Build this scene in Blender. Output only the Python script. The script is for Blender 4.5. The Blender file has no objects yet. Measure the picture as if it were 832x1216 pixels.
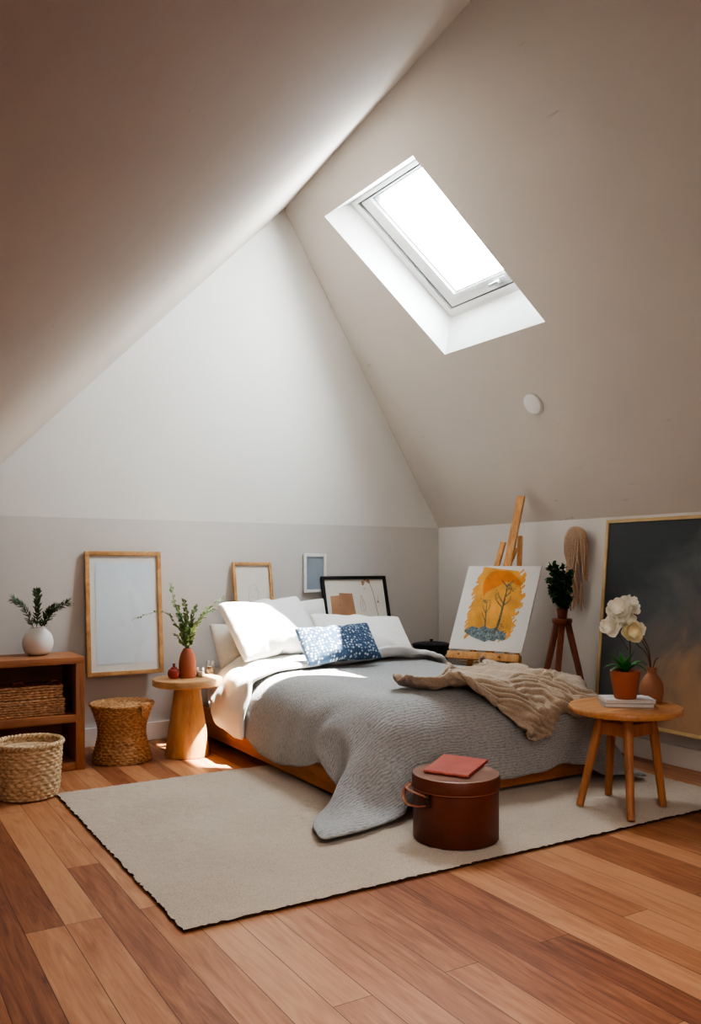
import bpy, bmesh, math, random
from mathutils import Vector, Matrix, noise
C = bpy.context.scene.collection
S = bpy.context.scene
random.seed(11)
SKY = 34.; SUN = 46.; SUND = (-.375, .155, -1.)
VT = 'AgX'; LOOK = 'AgX - High Contrast'; EXPO = 0.36
FILLS = [('floor_fill', 'AREA', Vector((1.1, .9, 2.0)), 9, (1., .90, .80), Vector((1.5, 2.0, 0)), dict(shape='RECTANGLE', size=1.4, size_y=1.0, spread=math.radians(110))),  # unseen area lamp added overhead to brighten floor and rug
         ('right_wall_fill', 'AREA', Vector((.5, -.9, 1.2)), 4.5, (1., .93, .87), Vector((3.6, 3.6, .9)), dict(shape='RECTANGLE', size=1.0, size_y=.9, spread=math.radians(90)))]  # added fill from behind the camera, no window there; lifts the right wall
DATA = {}
DATA['duvet'] = (34, 36, [
3235,5766,78,160,15,7,159,16,-7,165,26,3,161,47,-1,158,48,-2,141,73,11,40,137,22,114,-48,37,97,90,8,134,-16,40,127,2,-9,127,42,3,121,4,-4,117,2,-3,118,-1,-3,119,3,-2,118,0,-4,120,-4,-3,123,-2,0,123,1,1,125,3,3,122,1,9,121,9,16,90,-22,26,108,25,1,93,-20,-28,44,-59,15,34,-99,2,56,105,-28,
82,-34,-80,90,-71,-28,92,-69,28,91,-62,-12,99,-56,1,53,-25,-17,46,162,18,-6,-4,-8,-10,-6,20,-1,-17,13,-26,19,-49,-5,-12,36,-41,-100,96,47,-33,16,-5,34,-12,30,-55,-6,-37,48,-27,2,-19,25,-1,0,-2,-2,-4,5,1,-1,0,0,1,0,2,-2,0,2,-1,1,0,-6,1,0,2,1,0,-2,1,-3,3,-4,-8,6,-5,-9,-23,5,
28,36,-21,-13,-32,12,13,-23,9,43,68,-15,-1,-5,8,-13,-33,-42,24,47,21,-14,35,-23,4,11,-40,8,1,-7,-8,20,-22,-6,-5,-10,56,159,-22,-12,-1,2,10,-11,-6,-40,-1,81,-3,-14,7,-31,-36,47,-1,-31,-15,39,-45,24,-17,18,-8,-42,14,11,36,-56,12,-1,32,-8,0,-8,-1,0,-7,0,0,-4,-1,3,-2,2,-1,2,0,1,-1,0,
2,10,2,0,2,-1,0,3,-2,0,0,-1,6,-23,-4,4,26,-11,-19,-32,18,18,29,-18,-10,-23,23,7,22,0,36,30,-22,6,14,-6,-7,-59,17,15,9,-9,0,39,-43,-13,32,-30,-3,5,-11,-11,29,-25,63,155,1,-11,-7,13,-39,-38,79,-18,-13,-50,9,1,77,-36,-36,10,1,-4,-1,-10,25,-40,29,-39,35,11,-19,8,-4,-8,-9,1,-3,2,
-4,-20,2,4,4,-1,0,-2,2,1,18,-2,0,-2,0,2,-1,2,0,3,-1,0,0,0,0,0,1,-2,-13,1,3,7,-1,-4,-38,3,21,58,-24,-17,-30,21,-2,17,0,17,10,-21,5,54,-8,39,-44,11,-10,-19,-3,1,19,0,-12,6,-6,2,13,-11,2,34,-35,-23,18,-8,113,121,-1,-36,-49,69,-77,26,30,-4,-10,0,-38,-43,41,21,8,-21,
-3,33,-7,3,-54,26,2,5,-13,24,-43,11,-9,23,-1,-4,9,-10,3,-6,0,0,-8,2,2,8,0,1,-14,2,1,-4,1,0,2,-1,1,0,1,-1,-1,-1,-1,3,-3,2,1,2,0,4,1,11,16,-11,-14,-54,17,8,13,-6,8,50,0,8,-13,-21,9,19,-5,11,-60,16,6,62,-15,-11,17,-9,7,-7,1,3,28,-21,-50,34,-30,-24,-9,0,
149,65,5,-38,19,18,-27,35,11,-50,-43,71,-20,-33,9,7,21,-11,-19,0,8,-28,-64,28,4,23,-4,8,15,-10,9,33,-16,1,-18,5,0,-16,7,0,12,-2,2,-3,1,0,-3,0,0,1,2,1,0,-1,0,-2,-1,0,-1,1,1,-5,1,1,6,-2,0,4,1,-1,0,1,13,8,-11,8,-9,0,8,0,-3,-6,-31,25,27,6,-15,-8,32,-15,
-17,43,-23,25,-43,17,-15,46,-30,-73,7,-32,13,7,0,-12,-2,1,130,90,42,-31,7,16,40,-58,-24,-39,54,-11,-53,7,44,-34,-28,26,-11,26,-6,-12,-20,18,2,6,4,3,6,-9,0,-17,6,1,1,-2,1,9,-6,0,-1,-1,1,0,1,0,1,0,3,1,-4,-1,-2,5,0,-1,0,1,0,0,0,0,1,0,-1,0,0,1,-1,1,2,1,
3,2,-3,8,1,-7,5,-5,3,8,1,1,5,-1,-1,-5,18,-16,25,-46,21,-43,61,-47,-66,-7,-31,8,1,6,-44,-38,-14,61,39,36,104,104,66,-22,-1,-7,-41,25,5,15,-34,5,-69,12,-5,11,16,5,-3,-24,11,6,22,-11,-3,-4,6,0,-3,-4,0,-2,-3,1,-1,-1,0,1,-2,1,-1,0,0,0,0,0,0,1,1,-2,1,-1,2,-1,
1,0,0,-1,0,0,0,-1,0,1,0,1,0,0,-1,0,5,-2,-1,1,-2,3,2,-4,8,1,-3,4,-1,8,3,-1,1,14,-22,8,-48,22,-39,-22,-3,-13,13,12,6,-8,-9,3,-8,3,-2,11,-48,-16,-44,103,82,73,24,-18,13,-9,-16,-23,14,-4,10,-28,-5,-24,11,13,-1,6,-12,9,15,-12,-9,-3,5,-1,-4,-5,-1,-3,-1,-1,0,-1,
-1,-1,0,0,1,2,0,-1,0,0,-1,-1,1,-1,2,-1,2,1,0,0,0,1,-1,0,0,1,-5,-1,0,3,1,-1,1,0,2,-2,2,2,0,0,-1,1,2,1,-2,1,1,5,0,-1,2,2,-4,-1,29,-8,7,-35,-6,-10,-5,-12,-4,13,9,-15,15,7,11,-9,-12,-4,28,110,64,-97,-19,15,18,36,-37,29,0,0,31,7,-8,7,-12,-11,
-2,7,-9,-6,3,-2,1,3,-9,-4,-3,-2,-2,-1,-2,-2,-2,1,-1,-1,-2,0,0,-2,0,0,3,1,0,-3,-1,1,3,1,-1,-4,-1,0,4,0,0,-2,0,0,7,0,0,-6,0,0,2,0,0,0,1,0,0,1,0,-1,-2,1,2,-3,2,1,0,-1,2,-1,-2,1,-4,-4,0,14,-18,-5,48,3,23,-11,1,27,13,-10,-15,-67,24,-10,
35,107,44,-41,37,-25,14,-11,22,-50,-18,-2,42,8,-23,2,4,-11,5,2,0,0,3,1,0,1,-6,-2,-1,-1,-2,-2,4,-2,-1,-6,0,-1,-1,-1,-1,2,1,1,2,-1,0,-1,0,0,-5,0,1,9,0,-1,-7,0,0,5,0,0,-6,0,0,8,0,0,-5,0,0,3,0,0,-1,-1,1,1,0,0,-2,-1,1,1,-1,0,1,-1,-1,0,
-6,-2,-4,11,2,8,-53,-23,-27,22,3,1,-21,-21,-2,77,7,21,-22,109,-28,51,-1,12,-45,3,27,40,10,-26,14,5,11,-35,-1,3,-11,4,20,9,3,-7,4,-1,-10,-1,0,1,-2,-1,-4,0,-2,5,-1,0,1,0,0,-4,0,0,-2,0,0,5,0,0,-3,-1,0,-5,1,0,1,-1,0,-1,0,-1,9,0,1,-10,0,0,8,0,1,-6,
-1,0,1,0,0,2,0,1,1,0,0,-1,0,0,0,-1,-1,1,0,-1,0,0,0,1,1,1,1,-27,-26,-29,26,21,23,-22,-28,-23,13,121,-45,8,-15,12,14,-13,-1,-24,23,21,-39,10,14,7,5,15,17,-4,-10,7,0,-8,-1,2,2,0,0,-1,0,0,-2,0,0,3,-1,0,-3,0,-1,6,-1,0,-6,0,0,-2,1,0,4,-1,0,1,
0,0,6,0,1,-2,0,0,-8,1,-1,9,-1,1,-9,0,-1,6,-1,1,-3,0,0,-4,-1,0,1,0,0,4,1,0,0,0,-1,1,0,0,0,0,-1,1,-2,0,0,1,0,2,-18,-9,-21,0,7,-1,-1,117,-40,12,-2,9,-15,3,7,10,5,10,-2,-5,0,-4,4,7,1,2,2,4,4,0,-3,1,4,-1,0,1,0,0,4,0,0,-6,
0,-1,5,0,1,-3,0,-1,-1,0,1,7,-2,0,-5,1,-1,3,0,0,-7,1,0,4,-1,0,-3,-1,1,-3,0,-1,3,0,1,-2,1,-1,7,-1,1,-2,0,0,-2,0,0,1,0,-1,1,0,0,0,0,0,1,6,0,0,-6,0,0,-3,-2,1,6,0,-1,-13,2,-5,2,125,-30,-4,-2,5,1,0,5,-3,0,6,2,1,3,1,-2,2,
12,7,-3,-9,1,13,0,-1,0,0,0,-6,0,-1,-2,-1,0,8,1,1,1,-1,-1,-1,0,1,4,-1,-1,-9,-1,2,10,0,0,-11,1,-1,9,-1,-1,-5,1,0,6,0,0,-1,0,1,-3,-1,0,0,0,0,-1,0,0,4,0,0,-3,0,0,-1,0,0,0,1,-1,1,-1,0,-1,-5,0,0,3,-3,4,7,3,-3,-3,1,-2,-5,1,-1,
2,127,-25,2,-1,2,-10,-1,6,8,1,3,3,-2,1,1,5,6,-9,0,10,5,0,-3,-1,0,0,0,0,0,1,0,0,0,0,-6,-1,-1,5,0,1,-5,0,-1,6,0,0,4,0,0,-10,-1,0,11,0,-1,-10,0,1,6,0,1,-4,-1,-1,4,0,0,0,0,0,3,0,1,-7,0,0,4,0,0,3,1,0,-4,-1,-1,0,0,1,0,
1,0,1,1,-2,1,3,2,-2,-1,0,-1,1,1,0,-8,-1,0,1,128,-21,-5,-1,4,4,0,3,12,-2,0,-10,3,8,-4,1,4,3,0,2,0,0,1,1,0,-1,0,0,0,-1,0,1,0,-1,-1,0,0,0,0,0,6,-1,0,-13,0,0,7,0,1,6,0,-1,-12,0,1,11,0,-1,-11,-1,0,10,1,1,-4,-1,0,-1,1,0,-4,
-1,0,8,0,0,-4,1,0,-2,-1,-1,4,0,1,0,1,0,-1,0,0,0,7,0,1,-2,0,-1,-1,0,0,-3,-1,0,-3,0,-1,-2,130,-16,0,-2,2,15,0,0,-12,0,7,-1,0,2,0,1,2,0,0,3,2,-1,0,0,0,1,0,0,5,-1,0,2,-1,0,-1,0,0,-14,0,0,7,0,0,7,0,0,-12,-1,0,5,1,0,6,
-1,-1,-12,0,1,12,0,0,-12,0,0,0,0,0,7,0,0,3,0,0,-8,1,0,-1,-1,0,9,1,1,-5,0,0,1,0,-1,1,0,-1,-1,0,1,0,2,0,0,-1,0,0,0,1,0,-2,0,0,-3,130,-11,4,-1,2,-3,-1,3,6,0,0,-5,1,3,1,-1,2,1,0,1,1,1,1,0,0,-1,-1,-1,6,-1,-1,-3,-1,0,3,
0,0,-5,-1,0,-9,1,1,5,0,1,9,1,-1,-10,-1,1,-2,0,-1,11,1,1,-5,0,0,5,-1,0,-3,1,0,1,-1,0,-3,1,0,4,-1,0,-4,1,0,-7,-1,0,7,1,0,0,-1,0,0,0,0,1,1,0,0,1,0,-1,1,-1,1,1,-1,-1,-4,1,1,-4,130,-5,4,-2,1,0,1,1,1,0,2,0,0,1,-3,0,1,
2,0,0,0,0,2,-1,-2,5,-1,-1,-5,-1,-1,0,1,1,-7,0,1,10,1,0,-4,0,0,1,0,0,-11,-1,2,12,4,-4,2,-3,4,-12,0,-1,-1,0,0,8,0,0,-3,-1,0,2,1,0,-3,0,1,4,0,0,4,0,0,-3,1,0,-2,-1,0,0,1,0,0,0,-1,0,0,0,0,5,0,1,-2,1,-1,2,-2,3,-6,-1,0,
-3,130,2,2,0,0,2,-1,0,-2,0,0,7,-1,-2,-1,0,-2,-5,0,5,-5,-2,4,1,-1,-7,1,0,-1,1,1,-1,1,1,-6,0,0,3,0,1,11,-1,0,-11,1,0,5,0,0,-4,0,2,3,-1,-2,8,0,0,-6,1,0,-1,0,0,1,1,1,-1,-1,0,4,0,-1,-10,1,0,2,-1,1,8,0,0,-4,1,-1,1,0,0,0,
1,1,0,-1,-1,0,-2,0,-2,9,-3,5,-8,0,1,1,-1,-1,-3,129,9,5,0,-1,6,-1,-3,-7,-1,-1,-8,0,0,-2,1,4,3,-2,-4,3,-1,-5,1,0,-2,-1,1,2,1,1,-10,0,0,19,0,1,-4,1,0,-9,0,0,9,-1,0,-4,1,0,-3,0,-1,3,1,1,-4,0,0,4,-1,1,0,0,0,4,0,-1,-7,0,0,3,
0,0,3,0,1,2,0,-1,-8,0,0,3,0,1,0,1,0,0,-1,-1,0,1,0,0,9,-2,5,-10,-1,0,-1,-1,-1,7,3,0,-3,133,15,12,-5,-7,-11,-1,0,1,-1,-4,-7,1,3,5,-3,-5,2,0,-4,8,3,-15,-9,-1,18,0,0,-8,1,2,15,0,0,-16,0,0,6,0,0,7,0,0,-9,0,0,11,-1,0,-7,1,0,-5,
0,0,9,0,1,-4,0,-1,-5,0,0,5,0,0,3,0,1,-8,0,0,2,0,-1,-1,0,0,8,1,0,-4,0,-1,0,0,0,1,7,1,5,3,-2,0,-10,-2,0,-18,3,-8,2,-1,1,46,-1,14,-5,128,23,7,-1,-12,-2,-3,-3,-8,5,0,5,-4,-3,10,0,-6,6,3,-11,-16,-3,10,3,2,-15,-2,-1,10,0,0,4,0,1,9,
1,1,-4,-1,0,-8,0,0,10,1,0,-5,0,0,1,0,1,0,0,0,0,0,-1,3,0,0,2,0,0,-8,0,1,3,0,-1,4,0,0,-3,0,0,-2,1,0,-4,-1,-1,6,0,1,0,5,0,5,-3,-4,-1,-5,1,-2,-6,4,-4,30,-2,5,-1,0,1,-52,-1,-13,-7,124,40,5,-19,-1,15,21,-28,-22,-5,2,10,4,-10,12,1,-5,
-16,-2,1,0,1,0,-2,0,1,2,1,-1,0,1,-5,1,1,-1,0,-1,7,0,0,-2,1,1,2,-1,0,-6,0,-1,6,-1,2,-2,-1,0,2,2,-2,4,1,1,-8,0,1,7,0,-1,-8,0,0,1,0,0,4,0,0,0,0,0,0,0,0,0,0,0,1,-1,-3,1,-8,3,-7,4,1,3,17,-2,4,-11,-2,2,4,-1,1,0,0,0,
24,100,29,-64,19,-2,-13,-4,12,49,12,-30,0,-3,-2,4,-1,-9,-2,0,0,-1,1,0,-1,0,1,0,2,0,2,1,0,-1,0,7,0,1,-12,1,0,7,0,0,-1,0,-1,-1,1,1,7,-3,0,-5,6,-2,-6,-4,3,3,0,0,6,1,-1,-3,0,0,0,1,0,4,0,0,-5,-1,0,1,0,0,-1,0,0,1,-1,0,-2,-5,2,-7,
2,-1,6,12,-2,4,-6,-3,2,-3,-1,1,9,-1,4,6,3,0,-28,115,49,22,-22,-12,5,20,-23,-18,-12,14,35,20,-21,-15,1,-4,-3,2,-5,-3,-1,-1,2,2,3,1,3,3,0,0,4,0,0,-11,0,-1,11,0,1,-5,0,-1,-1,0,1,2,0,0,-3,1,-1,5,-2,2,-7,3,-2,2,-1,0,0,0,0,-2,0,-1,7,-3,3,-6,
1,0,6,1,1,-6,1,-2,4,0,0,-3,1,0,0,-1,-1,0,9,1,4,-4,-4,1,-4,-1,0,3,-1,4,-36,1,-3,12,-9,-1,-39,92,21,59,37,-3,19,-17,-11,2,-3,5,-35,9,-14,-6,1,-1,-3,3,-1,-6,3,12,5,3,4,3,-1,-12,-2,0,0,1,0,1,0,1,-7,0,0,10,0,0,-7,0,0,0,1,-1,-2,0,2,7,
-1,0,0,-1,1,-6,1,0,4,-1,0,2,0,0,-3,4,-3,-5,-1,0,-1,0,-1,12,0,0,-3,-2,2,-1,2,0,1,8,1,8,-2,-6,-2,-8,-1,-3,-2,0,-3,-9,0,-2,13,-2,-1,9,5,2,17,117,4,-17,-9,-2,-20,-9,21,21,26,-24,8,2,8,-46,-1,17,18,2,-8,13,0,-8,3,-2,-5,0,1,3,1,1,-11,0,0,8,
0,0,2,0,0,-11,0,0,9,1,0,-1,-1,1,-3,1,-1,0,0,1,6,0,0,0,0,-1,-6,1,0,-2,0,1,3,-1,-1,1,0,0,5,0,1,-10,-1,1,4,3,-2,-2,1,-2,7,-3,-1,-2,-1,0,-1,3,-1,1,19,3,4,-20,-5,-7,2,2,6,-7,1,-1,-24,111,47,36,-4,-40,-1,6,-2,-17,-5,5,10,-5,0,7,7,-1,
-14,8,6,2,4,-22,-1,5,2,0,0,1,0,0,9,0,0,-7,0,0,-3,1,0,6,0,1,-2,0,0,6,-1,0,-5,1,-1,-5,0,1,4,0,0,1,0,0,-2,1,0,5,0,-1,-2,0,1,1,0,1,-2,0,-1,4,0,0,-3,-1,-1,2,-1,-1,-3,2,-3,2,0,2,-1,-2,0,-1,-37,-3,-9,35,2,10,40,-2,4,-13,-6,-2,
-1,123,-12,-43,-3,18,47,-2,-4,-6,-2,2,2,-3,-1,29,7,-20,-1,1,-10,-25,6,17,-4,0,10,-1,1,0,1,0,0,0,0,-4,1,0,5,-1,0,5,0,0,-8,0,0,-2,1,-1,3,0,1,1,0,0,-4,0,0,1,1,0,5,-1,-1,-3,0,1,0,0,0,5,1,-1,-8,0,0,4,0,0,-5,0,1,3,-6,-1,-12,6,-1,12,
-2,-2,0,-17,4,-8,28,-5,11,10,-6,1,-26,-7,-9,-28,11,10,77,87,-51,-2,14,22,-104,13,16,37,4,-12,-16,-11,14,-26,7,23,1,12,7,23,2,-2,6,-2,-15,2,1,-2,-1,0,-6,1,1,13,-1,0,-6,1,0,-6,1,0,1,0,0,6,1,0,0,-1,0,3,1,-1,-5,0,0,3,-1,0,-5,0,1,-3,1,0,0,0,0,1,
0,0,9,0,0,-9,0,0,5,1,-1,-1,0,0,0,-8,2,-12,-8,1,-2,24,-7,15,6,0,-1,-45,3,-12,3,-3,1,72,-6,7,10,120,-39,-17,2,18,55,-18,-11,-47,2,29,-9,14,0,11,-3,-5,-5,1,7,-1,5,0,-1,4,-1,0,1,6,2,0,1,0,-1,-9,0,1,3,1,1,6,0,-1,-2,0,0,-1,0,0,4,1,0,-10,
-1,0,9,1,0,-10,0,0,8,0,0,-4,0,0,0,0,0,-1,0,0,1,0,-1,0,1,1,0,0,0,1,5,0,5,-10,-3,-11,11,-2,9,3,3,-6,-37,-1,-10,29,-2,6,-3,-1,0,-11,-8,-6,-19,59,-12,-20,-8,2,-17,-17,9,57,27,-25,-18,-2,13,14,2,-12,18,-5,-10,-16,8,15,-2,2,15,0,-1,1,0,0,4,0,1,-1,
1,-1,1,-1,0,-6,0,0,9,1,1,-3,0,-1,-4,0,0,8,0,0,-5,-1,0,0,1,0,-5,0,0,12,-1,0,-4,1,0,0,-1,0,-2,1,1,4,0,-1,-5,0,0,-2,1,0,5,13,-1,12,-7,1,-14,-20,1,-5,30,-3,3,5,-1,3,2,-1,-1,-42,1,-7,
])
DATA['band'] = (14, 37, [
3771,8738,261,48,0,101,46,-1,108,23,-21,110,23,-4,117,35,13,109,24,36,114,81,-56,35,103,-21,56,114,-9,40,121,6,8,119,7,-7,123,5,2,123,10,-2,121,26,3,102,44,52,114,-14,9,122,16,17,111,39,28,116,52,7,121,3,29,128,16,-4,121,-25,25,123,-11,4,127,-7,-6,125,-4,-21,120,36,-23,96,-23,-78,129,-1,2,110,1,-51,
119,8,-19,95,51,-73,65,74,-66,103,3,-50,-1,30,-59,27,66,-104,6,11,-56,27,83,-5,-72,-6,15,20,-6,-11,13,17,-3,-1,3,-1,-10,-18,-2,-7,-31,8,22,43,37,9,4,-40,-3,5,-11,-5,3,-5,0,-11,41,-1,3,-4,-2,-6,6,-18,-3,8,20,-26,-36,15,25,-30,-7,-7,-5,0,-10,19,4,-68,-41,16,-15,-32,-22,-20,21,4,68,0,
-3,8,8,-4,12,10,-6,18,21,-8,-57,-40,24,46,95,-1,-2,-4,7,-2,-23,2,20,42,-34,-30,-33,45,-14,52,-47,10,-64,40,10,-1,51,-86,19,8,18,-4,-34,74,-6,66,20,-7,-44,0,12,-8,-5,2,10,-2,-8,19,-3,-6,14,3,-6,-19,-2,1,-12,8,39,-4,-5,8,-1,-13,-10,4,15,-45,0,-8,38,-4,3,-11,13,-22,-14,2,-13,-1,
-8,16,-31,9,-30,-2,2,-26,-53,4,11,53,-11,24,16,9,23,-9,-1,-13,6,-2,2,-19,-2,0,15,-4,-8,8,5,4,9,-4,-5,24,-5,6,-8,3,13,29,-22,14,-71,15,-2,54,8,-37,-13,11,32,60,-24,-32,-63,-6,19,1,43,-16,30,-24,95,-5,-20,-17,7,14,0,-6,7,8,2,12,-3,-10,-4,3,4,4,-11,0,19,9,-16,-11,-2,20,
-6,-5,1,6,8,15,-2,-4,23,0,3,-61,3,1,6,3,-3,-13,-3,-3,-8,-5,-24,53,6,32,-24,4,-5,6,-5,11,7,-4,-6,-8,3,-8,-30,-4,-36,3,5,6,5,-1,-1,-1,5,-2,-16,0,20,19,10,-18,-52,-7,2,13,3,-4,74,19,-32,45,-22,31,-37,-59,23,-48,46,-19,31,12,10,6,32,-13,24,-29,-2,-29,12,90,23,-57,-8,-13,
35,9,-15,4,-7,-8,-2,-1,12,-36,2,17,62,2,-38,-24,-6,11,-6,9,14,11,5,-3,1,-2,-13,-2,-4,-18,0,1,7,0,-6,14,2,7,10,-1,3,0,5,0,2,-9,-8,1,2,4,20,2,-2,-3,1,-2,1,1,-9,-4,0,11,-32,-3,-1,26,1,0,-9,6,2,-5,-2,2,15,-5,-1,-6,3,1,20,1,-5,-28,-4,1,-15,14,-13,25,
4,-11,-5,-46,-4,-62,92,-18,86,-93,37,-48,18,-15,21,-11,85,10,13,-22,-4,-38,18,23,34,12,-29,-21,4,5,37,-7,-11,-45,-1,27,6,1,10,22,-4,-40,3,9,-1,0,-1,9,1,0,-3,2,0,22,-6,0,-13,2,-3,10,1,-1,5,-1,1,-16,0,-2,13,2,1,-3,0,-1,-6,-3,0,-6,2,1,11,0,-3,-18,1,-1,0,0,-3,-16,
-6,-1,-5,6,0,-1,-3,1,15,4,-3,7,-5,2,-6,8,-9,-10,40,-13,58,-37,5,-30,1,-12,-15,-52,17,-12,61,-34,31,19,5,30,15,92,18,-47,2,-9,36,5,-24,-18,-11,20,18,-1,-8,-2,2,0,-7,-2,2,18,8,-24,-4,0,10,-8,-1,-3,-1,0,19,0,0,-5,-3,-2,0,6,0,-7,-3,1,25,0,-2,0,1,-2,1,-1,2,-6,
0,-1,-4,-1,0,0,1,-2,-10,0,0,-9,1,-1,3,-1,0,-6,0,2,9,7,-1,14,-2,-3,-8,-5,0,17,0,0,-24,2,-3,12,-1,-1,24,-23,5,-35,11,-42,5,41,10,54,4,-10,-17,-36,6,-34,0,-6,9,-66,74,12,54,26,3,-2,-12,-9,15,8,-1,17,-2,-10,-20,-2,7,13,-6,-4,-28,0,36,10,9,-22,6,-3,7,1,2,-14,
0,-1,5,-1,-2,-5,2,1,8,0,-1,0,0,0,-6,-1,0,-6,0,-1,2,-1,0,0,2,-1,-10,-1,-1,-11,0,-1,0,-1,2,24,2,-3,-26,-1,0,13,-6,-2,-3,1,-1,1,4,0,24,-2,2,0,4,-4,-7,-6,5,5,-19,-11,-54,72,-11,67,-45,-20,-23,-3,-4,-4,39,10,53,-21,-5,-27,-46,80,9,49,-21,16,-45,4,26,-21,0,-16,
13,-1,0,67,31,-41,-3,2,-9,-13,3,15,7,-5,-13,-7,2,18,-1,-1,-3,0,0,1,1,1,-1,-1,-2,15,0,-1,-7,-2,-2,-21,2,1,8,1,-1,-6,0,-1,-3,-1,-1,-3,0,0,-9,4,2,36,-6,-5,-17,0,3,8,2,-2,-12,0,-3,15,-2,1,18,1,-3,-13,4,3,-14,-5,3,4,-8,-3,-32,11,-20,33,1,-20,-1,-3,-1,4,
-2,-3,-7,-15,-9,-21,-35,-12,-27,-47,71,43,13,13,-12,38,-1,-38,-21,-3,29,8,8,-7,-4,0,-10,11,11,-3,6,-3,-4,-6,-2,21,7,3,-17,-5,-4,19,-1,-1,-14,1,0,1,0,0,-10,0,-1,-11,-1,0,3,1,0,-4,0,-1,2,0,0,2,-1,-1,-12,2,1,34,-6,-2,-14,7,1,-8,-1,-2,14,-2,0,-6,0,0,-5,1,-2,19,
4,5,-9,-4,-7,27,-3,2,-39,14,-5,36,-10,-21,-18,-45,7,-40,47,-21,28,1,-8,6,-1,9,-11,-26,-2,-9,-74,-1,57,41,45,-38,-31,-33,48,69,35,-36,20,40,-42,-37,-18,35,19,22,-25,10,2,-19,-7,3,11,-15,-2,29,5,1,-16,1,0,4,-1,-1,-15,0,-2,2,-1,0,-4,3,1,0,-2,-1,-4,-1,1,4,1,-3,2,1,0,4,
-2,-1,-18,1,-8,25,-1,6,17,1,0,2,0,0,-13,0,1,-6,3,3,-7,-6,-5,19,5,-3,-16,-2,-7,-5,3,9,-5,-6,-17,3,5,-6,10,-31,-7,-40,-15,-10,-13,-9,-5,13,41,19,9,-60,65,39,-10,-18,6,51,52,-27,15,-29,-39,-23,-24,32,22,22,-2,-14,14,2,15,15,-4,4,-2,-3,-1,-1,4,1,0,-13,1,-1,-5,-1,-2,1,
-1,2,9,2,-2,-12,1,1,4,3,-1,14,-2,-5,-9,-3,4,6,0,1,5,-1,-2,-6,0,3,-5,2,-6,20,-1,1,-6,1,-1,7,0,1,-18,0,-6,-2,2,0,2,-5,5,-14,3,6,11,-2,-12,8,-11,-20,-12,43,8,37,-1,-18,-6,-29,0,-39,32,-22,15,36,11,37,-20,-7,91,-1,53,-56,29,18,-67,3,5,5,20,4,-1,14,-6,-23,
-40,13,43,30,-2,-42,-16,1,16,-18,15,16,-2,2,5,0,-3,-6,0,2,18,2,-4,-19,0,2,14,-3,0,-6,-3,-4,-11,-1,0,51,5,1,-8,4,-7,-2,-2,6,-7,1,0,-5,3,2,-20,-4,-3,27,4,-2,-3,-7,-2,-13,0,2,18,4,7,-13,0,-10,-4,-5,-7,-23,2,8,-5,18,-10,22,-14,-33,0,3,3,1,1,5,4,23,-1,20,
-34,3,-46,-4,46,20,18,-87,9,-28,28,21,-11,50,-18,21,12,-49,2,0,8,29,-20,-22,-69,-16,66,17,30,-22,34,-37,-65,-8,39,40,-3,4,13,1,-2,-6,-1,1,5,-3,-4,-21,5,-1,15,1,3,8,4,-3,-28,-10,-6,-8,-1,-1,-7,6,6,51,-3,-8,21,-6,-2,6,-1,4,-69,-1,-7,-9,12,14,45,-2,-14,-39,0,-11,-11,-1,27,31,
10,-16,61,-6,14,-47,14,-6,8,-43,-6,-34,27,8,34,30,-21,29,-55,21,-49,31,-39,58,
])
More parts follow.
